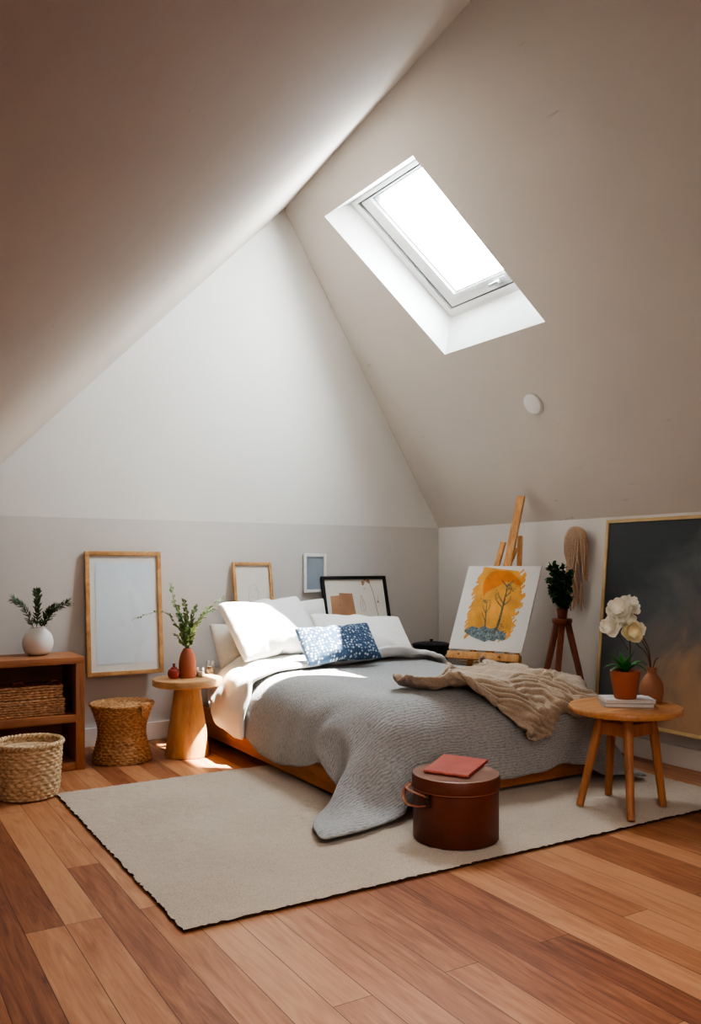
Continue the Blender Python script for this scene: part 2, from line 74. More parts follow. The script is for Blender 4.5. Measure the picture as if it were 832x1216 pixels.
DATA['throw'] = (56, 66, [
4512,6687,1183,22,49,-9,37,20,-19,12,37,-15,19,8,43,3,49,-4,18,27,-31,37,21,19,-6,32,-35,34,14,-38,43,36,-31,56,-8,16,55,-4,8,56,-3,5,49,15,-17,59,-6,8,41,23,-31,40,18,-22,63,-3,42,57,19,-11,53,-14,-17,34,24,40,47,12,4,37,25,15,37,31,6,34,32,5,33,33,5,49,15,6,44,11,10,4,56,8,
18,35,-36,45,24,2,33,25,10,24,28,15,-16,25,27,22,25,0,17,20,-16,20,21,-6,19,17,-13,12,-1,-36,18,23,-10,15,10,43,41,-1,3,43,7,-9,15,42,-19,27,9,-41,38,7,-24,41,17,10,47,6,-11,53,0,0,27,30,16,42,22,-18,52,8,34,56,8,-15,41,5,45,53,4,5,41,38,-25,47,11,-10,32,29,-21,37,15,-13,
6,46,11,21,30,32,23,33,16,-3,14,37,13,-33,20,30,-13,23,18,1,-30,8,-26,43,-19,29,25,13,-26,-33,-16,30,-43,20,-35,27,14,8,26,-46,17,-60,48,-10,50,-1,26,13,-19,-56,-34,-2,20,-30,13,11,-8,-7,18,2,10,-38,52,-5,13,-53,12,-13,32,-5,5,36,-13,21,-53,-25,-29,62,-14,46,9,7,10,-43,6,-4,-30,2,-12,8,
-3,-2,4,2,-2,0,-3,-1,-1,-20,11,24,3,6,0,27,-40,3,-8,13,33,-20,8,-32,0,3,3,15,-17,2,15,-2,0,0,-2,-4,1,-7,1,3,1,3,1,11,12,8,11,13,8,-14,-21,-23,29,-55,-17,20,27,6,-20,-14,29,-51,36,4,24,37,-8,16,3,-7,-37,-49,-10,10,40,-4,25,9,20,-36,-54,4,7,31,3,4,-46,-13,-5,58,
1,31,-76,-12,27,14,17,-56,41,-19,-7,-37,4,8,15,19,1,11,-1,5,-9,-22,21,-25,-14,7,6,17,7,-3,7,-5,5,-4,-16,2,17,22,-35,3,-9,2,17,-38,31,-16,30,43,9,-19,-46,-29,17,-40,-4,-4,0,54,-8,45,-46,38,-70,23,-67,63,31,36,56,-15,-30,-37,-21,3,38,7,-21,-21,-17,32,-66,9,4,74,21,-28,-17,1,-5,-33,
-6,-1,18,9,35,-40,-21,-10,56,-6,-33,-50,-10,21,23,-3,18,-24,-5,6,-4,-4,3,4,15,-11,1,-7,11,-3,-25,14,12,4,7,-8,32,-34,28,-8,-1,33,-20,4,-11,-10,-9,-9,47,-7,-16,-4,3,3,1,9,8,-2,-4,-6,-2,-5,-6,7,9,14,-1,16,14,10,-2,-22,-23,18,-60,-15,14,20,-2,-16,2,16,-20,-8,14,-38,44,14,34,38,
0,3,-69,-10,-28,32,-1,32,33,-7,-22,-48,-13,4,46,3,14,-76,11,-25,36,1,-24,16,-5,34,7,1,30,19,2,-23,-15,-34,26,15,32,-23,-11,16,-8,-23,-2,17,-20,-6,13,-3,-5,15,17,-9,-10,-23,30,-26,6,-21,36,-42,-1,1,-1,27,-23,29,-11,25,42,14,-20,-36,-31,-6,-36,-32,16,-20,52,-57,76,12,37,-53,-18,-32,37,30,30,37,
-14,18,-92,-3,-28,50,-1,11,41,-19,-9,-60,-31,53,50,17,-3,23,0,-47,-26,-10,9,10,30,-12,-31,-6,32,32,-1,-33,-22,2,-3,-1,-3,0,-5,-8,-1,1,-10,4,10,22,-9,-30,-5,20,-4,-12,7,-9,-15,10,-11,29,-27,29,10,-5,7,-1,15,-8,-24,9,-19,-6,7,-8,-16,10,0,7,-16,0,13,-7,3,-11,17,-5,11,-26,13,-12,7,-1,
40,-25,27,3,-11,-16,-6,47,-24,-1,-26,44,-12,35,-52,3,-26,3,5,-9,68,8,24,-67,-1,-31,40,7,15,31,5,3,-60,-4,1,64,-9,-7,-40,-3,22,-35,-18,-1,1,9,-31,57,-27,42,25,-15,-4,-22,-6,16,-5,44,-27,19,19,-20,-26,3,50,-11,-2,3,-4,2,-7,15,11,6,36,17,-32,-34,-16,29,-40,-9,14,-2,30,-25,28,3,34,37,
-4,-5,-9,5,-43,-35,-12,28,-34,-6,-13,9,2,2,3,-22,-10,1,40,-28,39,5,45,-24,-9,-35,26,3,26,28,-1,-30,-67,-20,5,52,-3,47,34,1,-46,-63,-17,26,-22,10,-28,54,-16,42,23,-12,-1,-11,11,-3,4,8,-5,0,-5,-9,-9,10,-18,-8,5,-7,-16,-2,10,25,-1,-2,-35,-24,27,-10,-1,-5,-8,-2,4,-2,9,-3,6,-1,4,2,
-22,18,28,5,16,-9,2,-8,-4,19,-51,-15,-25,39,-19,57,-40,30,-13,2,41,15,9,17,-8,-25,-23,5,-1,-52,1,-2,38,-9,19,23,3,-7,-58,3,-8,46,5,17,-60,-3,-14,46,-6,-5,-7,-3,0,5,-4,5,4,-3,6,19,8,7,-53,-12,30,-23,19,-35,30,9,6,29,-26,5,23,-35,26,-6,11,-4,7,22,-53,-33,28,46,-34,-13,31,34,
24,-23,-2,-13,28,45,21,-17,-5,0,-4,-29,-33,18,-57,26,-20,20,10,-10,6,12,32,70,4,-26,-16,-18,-17,-30,16,16,-33,-7,2,60,-26,-14,-25,6,3,-9,15,31,-33,-19,-32,53,-6,19,44,6,-20,-79,4,3,16,5,32,38,-20,-30,-42,-5,25,-26,13,-28,31,-1,3,16,-10,-1,-4,8,-1,-7,4,12,-7,-44,27,36,30,-30,-4,8,-14,-28,
-3,8,24,2,-1,-15,-8,10,-21,-15,11,-12,-21,21,9,4,-9,8,28,-14,-31,-7,18,9,3,-5,-10,2,2,9,35,-41,29,-14,10,24,12,-9,-22,-31,13,-37,22,-5,59,-6,27,25,4,-42,-47,10,9,-26,1,4,54,0,-6,-47,-9,5,51,7,4,-62,-6,14,67,7,-14,-61,10,20,54,-13,-11,-58,-24,4,70,16,-17,-33,2,14,-36,4,0,-8,
1,-3,19,-1,-13,21,-15,5,23,2,-2,-17,-3,-8,-17,23,38,-18,19,15,26,-2,-42,-54,-23,13,-17,-4,11,3,41,-15,51,-35,-3,-47,37,18,58,-18,-24,-83,4,-13,67,2,31,47,10,-19,-1,8,11,-48,-4,20,43,-21,-39,-41,-11,6,26,26,16,-58,-14,-19,40,-7,31,31,-15,-23,-71,0,-2,3,22,2,30,-9,-2,-14,-10,18,-26,17,-20,24,
2,0,2,-21,10,-15,-8,8,-7,20,10,-30,-49,15,45,22,-19,-22,4,-2,7,14,1,-3,17,-17,39,8,4,23,-8,-7,-40,-8,11,-13,15,-12,7,-3,-18,14,-1,7,21,-7,4,-5,-8,22,22,1,3,-69,-5,-9,9,37,-22,26,-8,26,-38,-10,-33,34,14,38,38,-15,-35,-35,2,14,-25,0,3,55,5,-3,-51,-9,4,52,11,-7,-35,-2,28,46,
-24,-25,-70,21,-2,31,3,11,-33,-24,9,70,-4,-2,3,4,-8,-7,13,-9,-22,6,10,-47,4,-8,34,-18,-7,-6,-4,11,37,19,-9,-40,30,-8,10,-5,27,19,-1,-36,-20,4,-2,16,-27,-2,-58,34,7,56,-38,-18,-62,33,0,49,11,15,-46,-14,-24,26,-22,26,-32,12,-16,-3,-8,-7,42,17,22,42,6,-8,-60,-32,-6,47,21,11,-55,-11,-14,30,
-1,5,10,-5,-1,-4,-2,7,8,2,-6,-1,2,-3,-12,-17,21,-37,-7,4,1,7,-7,5,-4,1,1,-14,0,3,6,19,-2,-11,10,12,10,-8,-5,-5,-4,0,0,9,-15,18,-26,0,31,-14,32,4,-1,16,0,-3,-7,0,-2,22,-14,-3,-32,16,21,43,-13,-12,-71,4,-10,59,19,-2,-46,-22,16,48,-1,-25,-30,15,26,-43,-11,-27,44,17,37,39,
-12,-33,-41,1,16,-22,0,1,54,6,-2,-52,1,-1,18,-17,-7,12,-3,1,1,-25,13,27,6,3,0,26,-6,-49,0,-1,-2,2,-3,7,5,2,7,-13,12,36,13,13,-83,10,-4,68,-4,-7,-56,-26,-25,53,-1,-26,-18,6,-7,1,22,35,51,-21,-28,-65,23,8,55,-28,-12,-57,44,11,55,-16,-14,-32,-11,-6,25,19,18,-52,-1,-7,62,-11,-9,-19,
1,0,-21,-14,20,-26,-14,-10,76,24,-10,-55,-33,18,64,19,-13,-55,-3,23,43,-3,2,4,-6,3,2,-1,-5,0,-4,-2,-2,10,-17,-22,7,-4,-13,3,0,4,8,-2,1,5,-6,-2,3,8,-48,-22,6,25,-6,2,-5,-8,4,-4,-31,26,28,19,8,-29,5,-15,1,24,-31,15,-4,0,44,6,-1,-38,21,8,25,-25,1,-55,21,-7,60,-3,-6,-43,
-15,9,54,17,-7,-53,7,18,61,-10,-32,-35,13,37,-43,-14,-36,35,18,36,36,-7,-27,-46,-7,-4,13,0,6,14,-23,10,20,13,-3,-51,17,26,41,-14,-10,-59,-6,-20,30,-24,10,-28,-4,17,-7,6,6,-5,-3,1,-6,19,-18,8,-2,-21,71,8,3,-37,-3,-1,-6,18,18,-13,30,-15,10,5,15,12,-41,-31,-54,34,9,55,-29,-1,-59,38,1,51,
-28,-7,-50,18,6,70,0,-6,-50,-6,-4,39,-2,2,-51,-6,1,58,7,6,-55,-23,-8,62,27,-4,-44,-37,24,55,26,-15,-76,-14,-4,47,9,-2,-8,-11,1,-19,1,-1,3,3,6,8,-1,7,12,-7,15,27,1,-16,-11,-4,4,-1,-3,-3,3,6,-6,0,12,-20,2,9,2,-22,-6,7,-3,4,0,3,26,-21,-28,-33,9,16,-7,12,1,-9,4,15,
-2,21,-73,12,-8,18,1,-2,-6,22,-18,57,-13,10,-47,11,-4,62,7,0,-56,-12,-11,50,8,0,-19,10,30,37,-16,-29,-42,12,23,-42,-5,-16,22,-3,11,61,9,-2,-55,-23,1,43,18,-6,-32,-1,4,21,-32,-8,-37,25,4,19,6,16,-27,-1,3,61,-2,-20,-27,-7,1,-7,6,-5,4,-7,-1,1,1,2,-11,9,2,4,-3,-6,-3,6,12,-17,
3,-13,-34,21,-17,24,-12,0,-2,-22,18,-30,40,-12,64,-28,-16,-55,19,1,21,6,2,-9,-7,21,64,-12,-21,-65,12,2,40,-12,18,-54,21,-19,40,6,9,-25,-40,-10,44,22,4,-22,-17,1,-13,12,27,-28,-12,-24,27,9,-2,17,-19,2,-30,-2,3,-4,6,-3,-1,5,-9,24,4,8,26,-14,6,8,-4,6,8,-2,-2,2,1,-5,2,6,3,5,
6,-1,-4,-1,-1,-7,3,3,3,10,-3,2,-1,4,2,1,-6,-65,14,-15,45,-4,0,-30,-5,5,35,-9,-5,-56,15,0,23,8,6,-23,-8,-8,56,6,9,-58,-3,3,-7,-10,-22,41,3,3,2,3,7,21,6,-3,-33,-9,-2,19,0,6,11,8,5,-9,-3,1,-3,-7,1,-13,-8,0,-1,4,1,18,-20,0,14,21,-5,-25,3,12,27,-1,-5,-21,
1,-2,-1,0,-1,9,2,-1,-26,0,-5,0,7,2,7,-2,4,-18,23,-15,25,-32,-12,-56,53,33,48,-22,-42,-27,1,10,-18,23,16,56,6,-19,-27,-35,3,29,7,-21,-21,9,30,28,-12,-26,-57,14,5,31,-38,36,30,13,-43,-45,18,31,-23,-10,-18,22,3,14,35,-25,-14,-38,5,6,-8,2,-8,18,1,3,3,-4,4,10,-1,-10,-14,-2,5,-27,
-12,14,-11,19,-8,-5,4,-10,29,9,-2,8,-4,2,8,-13,5,19,-8,11,14,8,-6,-5,4,-8,-18,-1,-1,-7,2,-1,-20,13,12,43,-8,-15,-45,2,4,45,11,-10,-31,11,23,38,-13,-31,-29,-8,10,21,13,1,-53,0,9,58,-5,-23,-43,8,19,-18,11,9,59,-15,-15,-52,-5,0,40,16,10,-34,-25,1,44,11,-5,-31,-4,1,9,-7,-1,-10,
5,3,3,-14,5,26,22,-2,-24,-33,8,-35,6,-9,3,14,-8,29,-7,4,19,22,2,-69,-11,-6,40,-2,4,-10,14,-1,31,-6,-4,-19,10,-32,-17,31,21,42,-48,-29,-47,46,9,20,-14,4,20,-14,-9,-45,-2,-9,34,19,4,-10,-22,34,-44,-8,-35,50,-7,38,46,-4,4,-3,20,-38,-22,-4,28,14,0,-48,-39,21,55,-35,-7,-33,37,3,11,17,
-20,18,-57,-8,-18,14,22,-5,33,-7,-1,-16,-10,11,44,-5,4,3,12,-16,-8,3,-7,-24,-1,6,-38,-23,15,-17,9,6,-6,10,1,5,7,-29,25,-14,9,-26,9,-3,35,1,0,-3,6,-3,34,-10,-4,-37,22,-2,38,-1,4,-40,-5,4,-10,-5,-16,31,16,27,41,-1,-21,-57,-8,11,50,1,-13,-57,-1,8,70,9,5,-20,-10,-6,-54,13,4,56,
-10,-3,-56,-17,-2,61,23,4,-43,-7,1,20,-1,-3,-6,-18,1,-10,11,-1,10,-2,0,-2,-1,1,-9,-5,-4,-1,3,2,23,-7,6,10,15,-6,-38,-13,-3,33,13,5,-37,0,-4,7,-2,1,-5,9,-3,16,27,-22,20,-39,-21,-41,33,6,6,5,12,46,10,-4,-33,-30,-16,-16,4,19,45,-6,-1,-62,19,-13,35,13,35,-39,0,-30,33,-4,4,-26,
-27,-8,22,-4,16,44,-1,55,11,-6,-64,-11,20,3,-41,5,-3,6,-18,-3,0,2,30,-37,-6,-26,25,8,-3,6,0,-4,-4,2,-3,11,-5,8,18,-13,20,29,-2,3,-2,24,-18,3,-3,-14,-35,-5,-4,-3,2,14,-31,16,-11,52,-10,3,-37,3,-1,3,1,-4,-10,0,7,-30,-3,2,14,12,-6,11,0,1,38,9,5,-50,-19,-19,37,5,7,9,
8,-2,-26,1,9,39,-4,-4,-56,-7,-10,23,3,2,2,0,9,-18,-8,4,76,17,1,-65,-11,0,24,0,-2,-9,-3,2,-9,-14,-2,-5,13,3,20,-2,1,-3,-3,-3,-11,13,3,4,-14,-1,4,4,0,-22,3,-2,13,0,-3,-5,-3,0,-6,-1,0,-3,1,-1,3,-1,-4,6,21,-26,-23,24,33,39,-10,-34,-3,-17,0,-48,12,-10,26,-15,-11,4,
14,23,-25,-2,4,60,-4,-19,-33,-16,9,22,16,1,-55,-6,5,17,11,39,-9,-12,-44,6,3,-7,15,-27,25,-31,-2,2,2,11,-20,27,8,-1,1,-9,-4,-4,4,29,-23,-2,-30,35,4,1,-17,-6,5,-7,-8,7,-14,9,-13,-1,7,-8,26,-8,3,15,4,0,23,4,3,-11,2,-3,-16,-3,3,-21,5,-2,9,2,-2,20,-5,4,-29,14,-4,51,
-1,-2,-32,-5,0,24,5,-5,-9,-12,-4,-22,26,14,-13,-15,6,60,5,-10,-17,-16,2,-47,8,-3,51,0,2,-46,4,-2,42,1,-3,-12,11,10,-21,-19,-3,32,4,-2,-10,-4,2,-1,-4,-1,-8,-1,1,-2,-1,5,22,12,-1,-21,-33,1,-15,16,-5,15,7,1,2,3,-2,4,1,-1,-7,-2,-2,-4,-1,0,-4,-1,0,-2,-1,-1,-1,-1,-1,8,
33,-8,23,-17,-35,-37,29,41,30,-22,-41,-9,-10,8,-15,47,11,18,-40,-2,22,11,-8,-53,-10,22,63,8,-28,-49,-14,33,50,10,-17,-13,-4,1,-63,0,13,1,-15,-26,24,2,-2,8,-10,10,-31,-18,-9,24,25,3,14,5,-1,-12,-5,-1,-5,5,29,-25,-4,-27,24,2,-1,3,4,-5,7,-3,0,6,-3,1,-13,3,0,3,0,4,21,5,-6,-3,
-1,6,12,0,-7,-16,1,-1,-8,2,-1,-11,1,-1,-2,0,1,-3,5,0,27,6,-1,-27,-12,-7,20,16,0,24,-22,6,3,17,-5,-27,-19,2,-27,28,-5,1,-19,2,27,5,9,18,1,4,-35,-13,-4,35,-4,3,5,15,-2,-22,-7,-1,7,1,1,-2,-8,1,-15,5,1,2,-2,0,1,0,0,-8,-9,-3,1,4,1,8,5,0,-4,-2,1,-13,
0,3,-12,6,-6,24,-5,-1,-7,1,0,0,-1,0,-1,-1,-1,5,7,-41,-16,28,26,34,-30,-31,-31,35,44,43,-22,-42,-42,4,38,45,11,-24,-47,-17,15,53,10,-24,-55,-12,28,58,-5,-29,-66,2,1,3,7,-2,22,10,33,-36,-6,-8,1,7,-7,52,-17,-13,-11,13,32,-42,-13,-28,56,4,12,15,-7,-15,-34,-1,-3,-10,6,32,-30,-3,-33,34,
0,0,6,0,0,-4,1,1,2,1,-2,-3,1,-2,1,-1,2,17,3,-10,-44,1,11,45,1,-1,-2,-2,-3,-22,6,1,22,-1,-4,-13,2,1,-12,-7,1,32,17,5,-44,-19,6,58,12,-16,-56,-7,-1,15,16,12,39,-27,-15,-11,16,6,-36,-3,-3,12,-1,2,9,1,5,-31,-6,-1,41,-3,0,1,-1,4,-5,0,-4,-20,-28,6,-4,26,-2,10,
0,1,3,-2,-3,-2,-12,2,-2,6,0,3,6,0,-14,4,-1,5,-4,-4,15,-4,2,-24,5,-2,9,-1,0,-3,2,1,46,-3,-3,-43,34,-16,16,-25,-25,-34,28,36,48,-21,-36,-39,8,48,52,-1,-46,-48,-7,29,42,11,-28,-51,-10,26,54,4,-23,-61,-2,30,63,-3,5,6,4,-12,-4,-19,-32,-39,20,29,-35,-3,-20,13,10,22,47,-17,-20,-32,
20,29,-33,-19,-31,51,10,18,17,-13,-20,-33,1,-1,-2,6,31,-35,-4,-31,33,1,-1,1,0,-3,3,1,-1,0,0,2,-2,2,-2,-7,2,7,52,-2,-8,-46,-2,0,-7,6,3,19,-1,-2,-43,1,-1,30,-3,0,19,7,-2,-33,-17,-6,41,15,-1,-19,2,16,31,-6,-4,-62,-7,-14,29,10,9,15,5,3,-2,-9,0,-39,-6,3,46,0,3,33,
3,-7,-49,-1,3,0,5,-3,-8,-43,10,-16,28,-7,6,7,-1,20,-1,3,-5,-2,-3,-11,-8,-3,16,4,3,-7,2,0,-3,-1,-1,9,5,-2,-5,-3,0,-4,-1,-1,-3,0,-1,3,-2,-4,-30,2,4,38,13,-40,-13,19,30,41,-18,-34,-41,13,51,53,-10,-47,-49,-1,42,54,10,-42,-51,-11,29,46,7,-26,-59,7,23,51,-4,-11,-66,1,-17,32,
-16,7,-15,10,31,62,-22,-36,-33,15,19,-46,4,-7,9,9,17,56,-17,-26,-41,17,12,-15,-13,-5,48,1,0,-2,-2,-7,-16,0,0,0,8,26,-41,-5,-30,33,1,0,1,-1,0,3,2,-1,-1,0,-1,-3,-2,1,-12,7,1,20,-4,-3,-9,0,0,-4,1,-3,23,2,4,-7,6,-2,-19,-9,5,39,6,0,-72,9,1,19,-14,-16,27,10,17,22,
-9,3,-61,5,-7,55,-15,1,-45,6,1,53,12,-4,-35,-19,-1,18,4,2,-7,-3,-1,-1,-1,3,-12,-13,1,2,14,0,17,-6,4,19,5,-7,-21,-10,-1,-5,7,11,-18,-5,-4,10,2,-5,9,3,-1,0,0,-1,-2,0,-1,0,-1,0,-1,-1,0,-6,0,0,1,-1,-1,5,31,-11,23,-15,-30,-40,9,39,52,-19,-41,-54,22,41,56,-23,-37,-63,
1,21,63,15,-17,-41,5,21,35,-15,-18,-57,8,6,47,0,-3,-56,15,-1,45,-25,2,13,17,28,12,-20,-32,-18,11,-1,-18,-27,0,16,19,5,14,8,-5,-48,-7,-10,14,13,27,35,-8,-27,-23,0,2,-9,1,2,11,10,29,-43,-7,-28,25,-1,-3,10,0,-1,2,1,0,-5,2,0,0,-4,1,-14,11,3,26,-11,-5,-27,7,2,30,1,-4,-20,
-11,5,34,8,-7,-45,-1,0,68,-11,-4,-26,9,13,-58,3,-10,25,9,-1,-21,-24,-2,19,15,8,30,1,5,-41,-20,-5,43,13,9,-28,-11,-4,24,-7,2,-24,4,-5,-2,-4,2,4,1,-1,1,10,-6,6,-12,2,-13,-8,1,8,1,0,20,16,5,-14,-2,0,-3,-3,-1,-16,3,-4,18,0,-1,0,-1,0,-4,-1,-1,-3,0,0,4,0,0,0,
32,26,6,-6,-47,17,-9,-16,-43,7,41,61,-33,-43,-65,38,0,27,3,12,-29,-8,2,46,-14,-10,-44,15,20,52,-4,-20,-45,-30,32,69,1,-7,-3,32,-33,-52,-12,24,39,-2,1,-4,-4,-16,-23,16,-4,-1,-6,22,28,-17,-22,-23,23,16,-42,-7,-18,39,7,36,28,-1,-31,-25,-5,-2,-29,1,-2,16,10,27,-32,-4,-22,16,-3,-7,20,7,-4,-37,
-4,5,35,-1,-1,-6,-4,0,-10,14,4,29,-8,-1,-36,-7,0,46,12,-2,-43,-12,5,50,5,-8,-56,3,14,-17,-12,-21,61,-1,4,-11,-12,-10,8,24,29,-52,-8,-19,36,0,1,-1,3,5,-29,-19,0,51,2,13,-49,9,-15,33,-30,8,-22,18,-3,4,-2,0,4,2,1,-4,-6,2,-4,-35,14,14,41,-15,-20,-7,-8,18,6,1,8,2,-3,4,
-1,1,-13,0,1,1,2,1,2,3,4,55,-3,-7,-55,-1,2,2,16,-26,26,18,42,-8,-16,-46,-6,2,-2,-3,17,8,13,-16,40,16,-9,-54,-22,12,7,-43,1,27,60,-13,-28,-53,1,25,49,25,-18,-64,-30,-16,25,-6,17,48,13,-7,-14,12,15,3,-20,-15,-11,19,11,-35,-15,-18,35,15,40,25,-16,-42,-45,9,19,-31,1,-19,35,4,29,36,
-3,5,3,0,-34,-47,-2,2,3,9,25,-28,-2,-16,7,-5,-5,63,4,-5,-33,-4,-3,-11,5,3,8,-6,-1,-36,-4,1,54,12,0,-35,-17,-1,45,17,-6,-38,0,23,50,-18,-31,-43,17,34,-41,-18,-29,40,20,30,40,-19,-26,-42,9,13,-23,-27,-3,62,-6,12,25,14,-10,-89,-2,3,-8,-28,0,24,8,-2,4,27,-8,-3,-8,0,5,-3,5,0,
8,-7,2,-13,-1,-2,17,1,15,-1,5,-2,-6,-3,-8,0,-1,4,-2,0,-5,3,0,7,-3,-3,-1,0,-4,-39,2,7,47,1,-2,-10,29,-23,10,-36,-20,-9,33,46,35,-12,-37,-56,-5,43,63,10,-18,3,-4,18,-9,4,-3,8,-4,-42,-62,2,38,59,2,-39,-53,-9,4,4,25,36,-28,-7,-16,3,-10,-30,32,7,31,31,5,8,-1,-18,-34,-37,
13,24,-30,-13,-23,57,14,43,25,-5,-45,-46,-5,20,-37,0,-20,29,3,-3,-4,1,36,52,4,-32,-45,-3,0,3,7,26,-30,-6,-23,13,-8,12,-16,17,-10,50,-11,-8,-24,0,-1,18,3,2,5,-9,10,22,15,-8,-52,-13,-2,-30,-5,-11,46,17,34,41,-22,-32,-39,17,37,-48,-23,-34,49,14,4,7,-12,6,23,20,5,-39,-9,-7,12,-18,5,-19,
3,-6,7,-6,11,3,16,-11,18,-1,2,14,-5,-1,-16,-5,3,-9,4,-1,-5,-1,-6,0,4,5,-1,-8,-2,15,4,1,-6,-2,0,-7,0,0,-2,2,-3,2,1,0,3,-1,-1,-7,-1,0,7,1,2,1,38,-4,-15,-15,-23,29,-31,-7,-40,31,26,55,3,-14,-57,-19,-22,35,26,34,26,-30,-24,-45,17,37,52,-5,-37,-56,2,44,65,2,-27,-12,
-10,-25,-40,14,31,-30,2,1,-1,-8,-32,32,14,35,29,-2,1,0,-14,-23,-49,11,16,-13,-1,-26,52,1,38,23,0,-36,-30,-5,23,-46,4,-17,57,-3,-4,-39,0,29,57,3,-31,-46,-3,5,-13,4,29,-19,9,-28,51,-18,15,-54,14,-19,57,3,14,14,1,3,-55,-13,-26,31,-3,15,29,1,-10,3,0,20,-73,-8,-24,34,21,27,30,-6,-36,-41,
-10,11,-1,10,14,46,4,-3,-57,-23,-7,30,3,4,-2,-8,-2,-6,-4,-1,6,-5,3,-8,-3,8,-6,12,-12,10,-2,5,12,-3,-2,-9,0,-3,-2,4,2,-13,1,-2,9,2,1,-2,2,2,-16,-4,-3,32,-4,-1,-9,-1,2,0,3,-7,-2,-1,3,5,0,1,-3,0,0,3,7,-31,21,36,36,-30,-16,-30,6,-3,0,-12,-6,1,-2,8,20,-17,
-8,-34,34,20,35,32,-44,-30,-67,30,9,64,-1,-8,-18,14,24,31,-7,-2,-3,-16,-24,-40,5,26,-33,3,0,-3,-3,-32,36,16,34,23,-11,-16,-4,-3,4,-52,-2,3,-2,6,-23,47,5,33,25,-2,-26,-25,-3,19,-45,-3,-13,60,3,-10,-35,-2,28,48,3,-13,-8,-1,-13,-46,-5,-1,6,-9,-4,4,12,22,-27,-4,-11,1,-4,-10,49,16,32,-52,
-14,-37,35,7,39,38,-14,-35,-40,6,23,-39,-20,-21,58,-10,-3,1,27,11,-46,-5,12,-11,-13,-15,63,26,-12,-43,-41,15,17,27,-4,13,-2,-2,-8,3,3,-2,-6,2,3,-24,10,-33,5,-4,-3,1,-4,3,10,-4,32,11,-6,-11,4,1,8,-7,0,-2,-6,-2,19,2,1,-20,2,-1,3,0,1,-4,0,13,37,0,-15,-31,2,2,-3,-3,-1,5,
7,-40,-13,24,30,32,5,5,-4,-39,-10,-47,27,-8,50,5,9,-40,-12,-19,-3,5,1,11,18,18,-1,-27,29,-30,6,-33,16,-11,-23,28,22,30,31,1,-1,-2,-17,-19,-37,6,29,-29,-3,-9,0,5,-24,40,18,23,6,-21,-25,-17,2,24,-29,2,2,2,6,-25,43,-3,26,31,9,-12,-16,-14,16,-65,-2,-31,46,2,0,-3,-6,2,-18,2,6,49,
5,13,-65,9,5,64,-12,-35,-44,-14,26,43,21,-13,-41,-11,-5,1,17,34,-30,-18,-33,39,24,29,33,-20,-38,-40,7,3,-3,12,31,44,-17,-29,-36,-3,1,3,8,8,-18,-59,20,61,44,-19,-47,-9,1,1,-2,-3,10,4,3,-3,8,1,4,-15,0,-2,-5,-1,-14,4,1,1,0,-1,16,11,-4,-10,4,1,6,-9,0,9,0,-6,-25,-1,2,8,
-6,1,-6,2,0,6,4,-8,-9,1,12,29,0,-4,-17,-3,1,6,1,-11,-37,13,-30,29,24,44,16,-4,-23,0,-35,15,-46,11,-29,33,2,55,-37,9,-47,23,17,16,39,-11,-4,-53,-4,9,0,-3,2,-3,-5,-38,26,20,30,37,-4,-6,-3,-17,-18,-37,9,26,-16,-10,-18,4,13,6,46,9,14,8,-2,-33,-42,-13,27,-26,-9,22,-9,26,-31,31,
-42,-5,-13,27,-4,17,-2,44,-24,4,-38,16,7,-1,49,0,12,-50,-3,-4,54,15,-1,-45,-17,15,66,0,-23,-25,-21,37,17,20,-29,-17,-17,-42,-57,12,52,-7,-22,-24,57,-4,4,-1,18,15,-57,-12,-17,45,22,31,31,-17,-34,-44,-1,3,21,-2,-5,-9,6,5,-4,-13,-1,-9,6,1,11,-4,5,-1,2,-3,2,9,-3,3,-16,0,-11,4,-1,0,
0,2,5,18,1,-1,-12,-5,11,4,0,1,-1,7,9,2,-5,-11,4,1,11,-4,1,1,-10,-4,-40,5,-3,18,-1,5,-2,-6,1,8,14,-38,-3,-36,29,-38,35,-27,33,21,35,22,-13,-26,-25,-18,34,-22,8,-39,20,-20,48,-23,2,-22,-5,36,-20,33,-8,29,-28,3,-3,0,-4,-2,-2,-9,-41,25,24,29,30,-6,-9,-4,-9,6,-40,7,15,-3,
-9,-42,21,14,21,33,-10,32,19,11,-32,-39,-16,-9,28,-12,-3,-66,30,10,20,-17,0,41,-5,-12,-39,-3,38,-29,3,-1,-2,3,-33,53,5,7,-13,-24,3,-21,31,37,-23,3,-21,24,-14,-30,38,-12,39,30,7,22,8,1,-57,-58,-1,2,-4,20,21,34,-8,-44,-43,-10,43,-25,-11,-26,46,23,11,12,-37,-7,-2,16,5,3,-1,-1,-13,-1,3,-5,
-12,0,8,10,-6,0,-7,7,-2,7,0,1,-5,-8,-2,-3,1,-5,-1,1,-2,3,-2,7,2,4,24,3,9,-66,-3,-15,23,-6,7,-9,0,0,1,1,2,-3,14,-1,53,-7,-7,-42,4,0,13,-10,2,12,39,-3,5,-31,-33,-27,-43,40,-18,46,-36,33,33,23,45,-26,-14,-55,-8,32,-19,23,-43,31,13,9,35,-14,9,7,-9,-16,-43,0,35,-31,
-1,-2,1,1,-11,-7,-3,-31,33,12,31,25,-8,-17,-15,2,19,-36,-3,10,2,7,-32,31,-7,-3,-18,-14,11,67,29,-4,-33,-17,34,30,0,-30,-24,13,0,-44,-5,15,56,-9,-31,-34,-3,7,-12,17,19,-24,-4,7,6,10,-3,65,-21,-22,-32,7,33,-31,3,-5,3,-16,-36,33,9,32,30,-28,-22,-18,13,15,-47,-9,-13,38,-2,38,45,6,-45,-48,
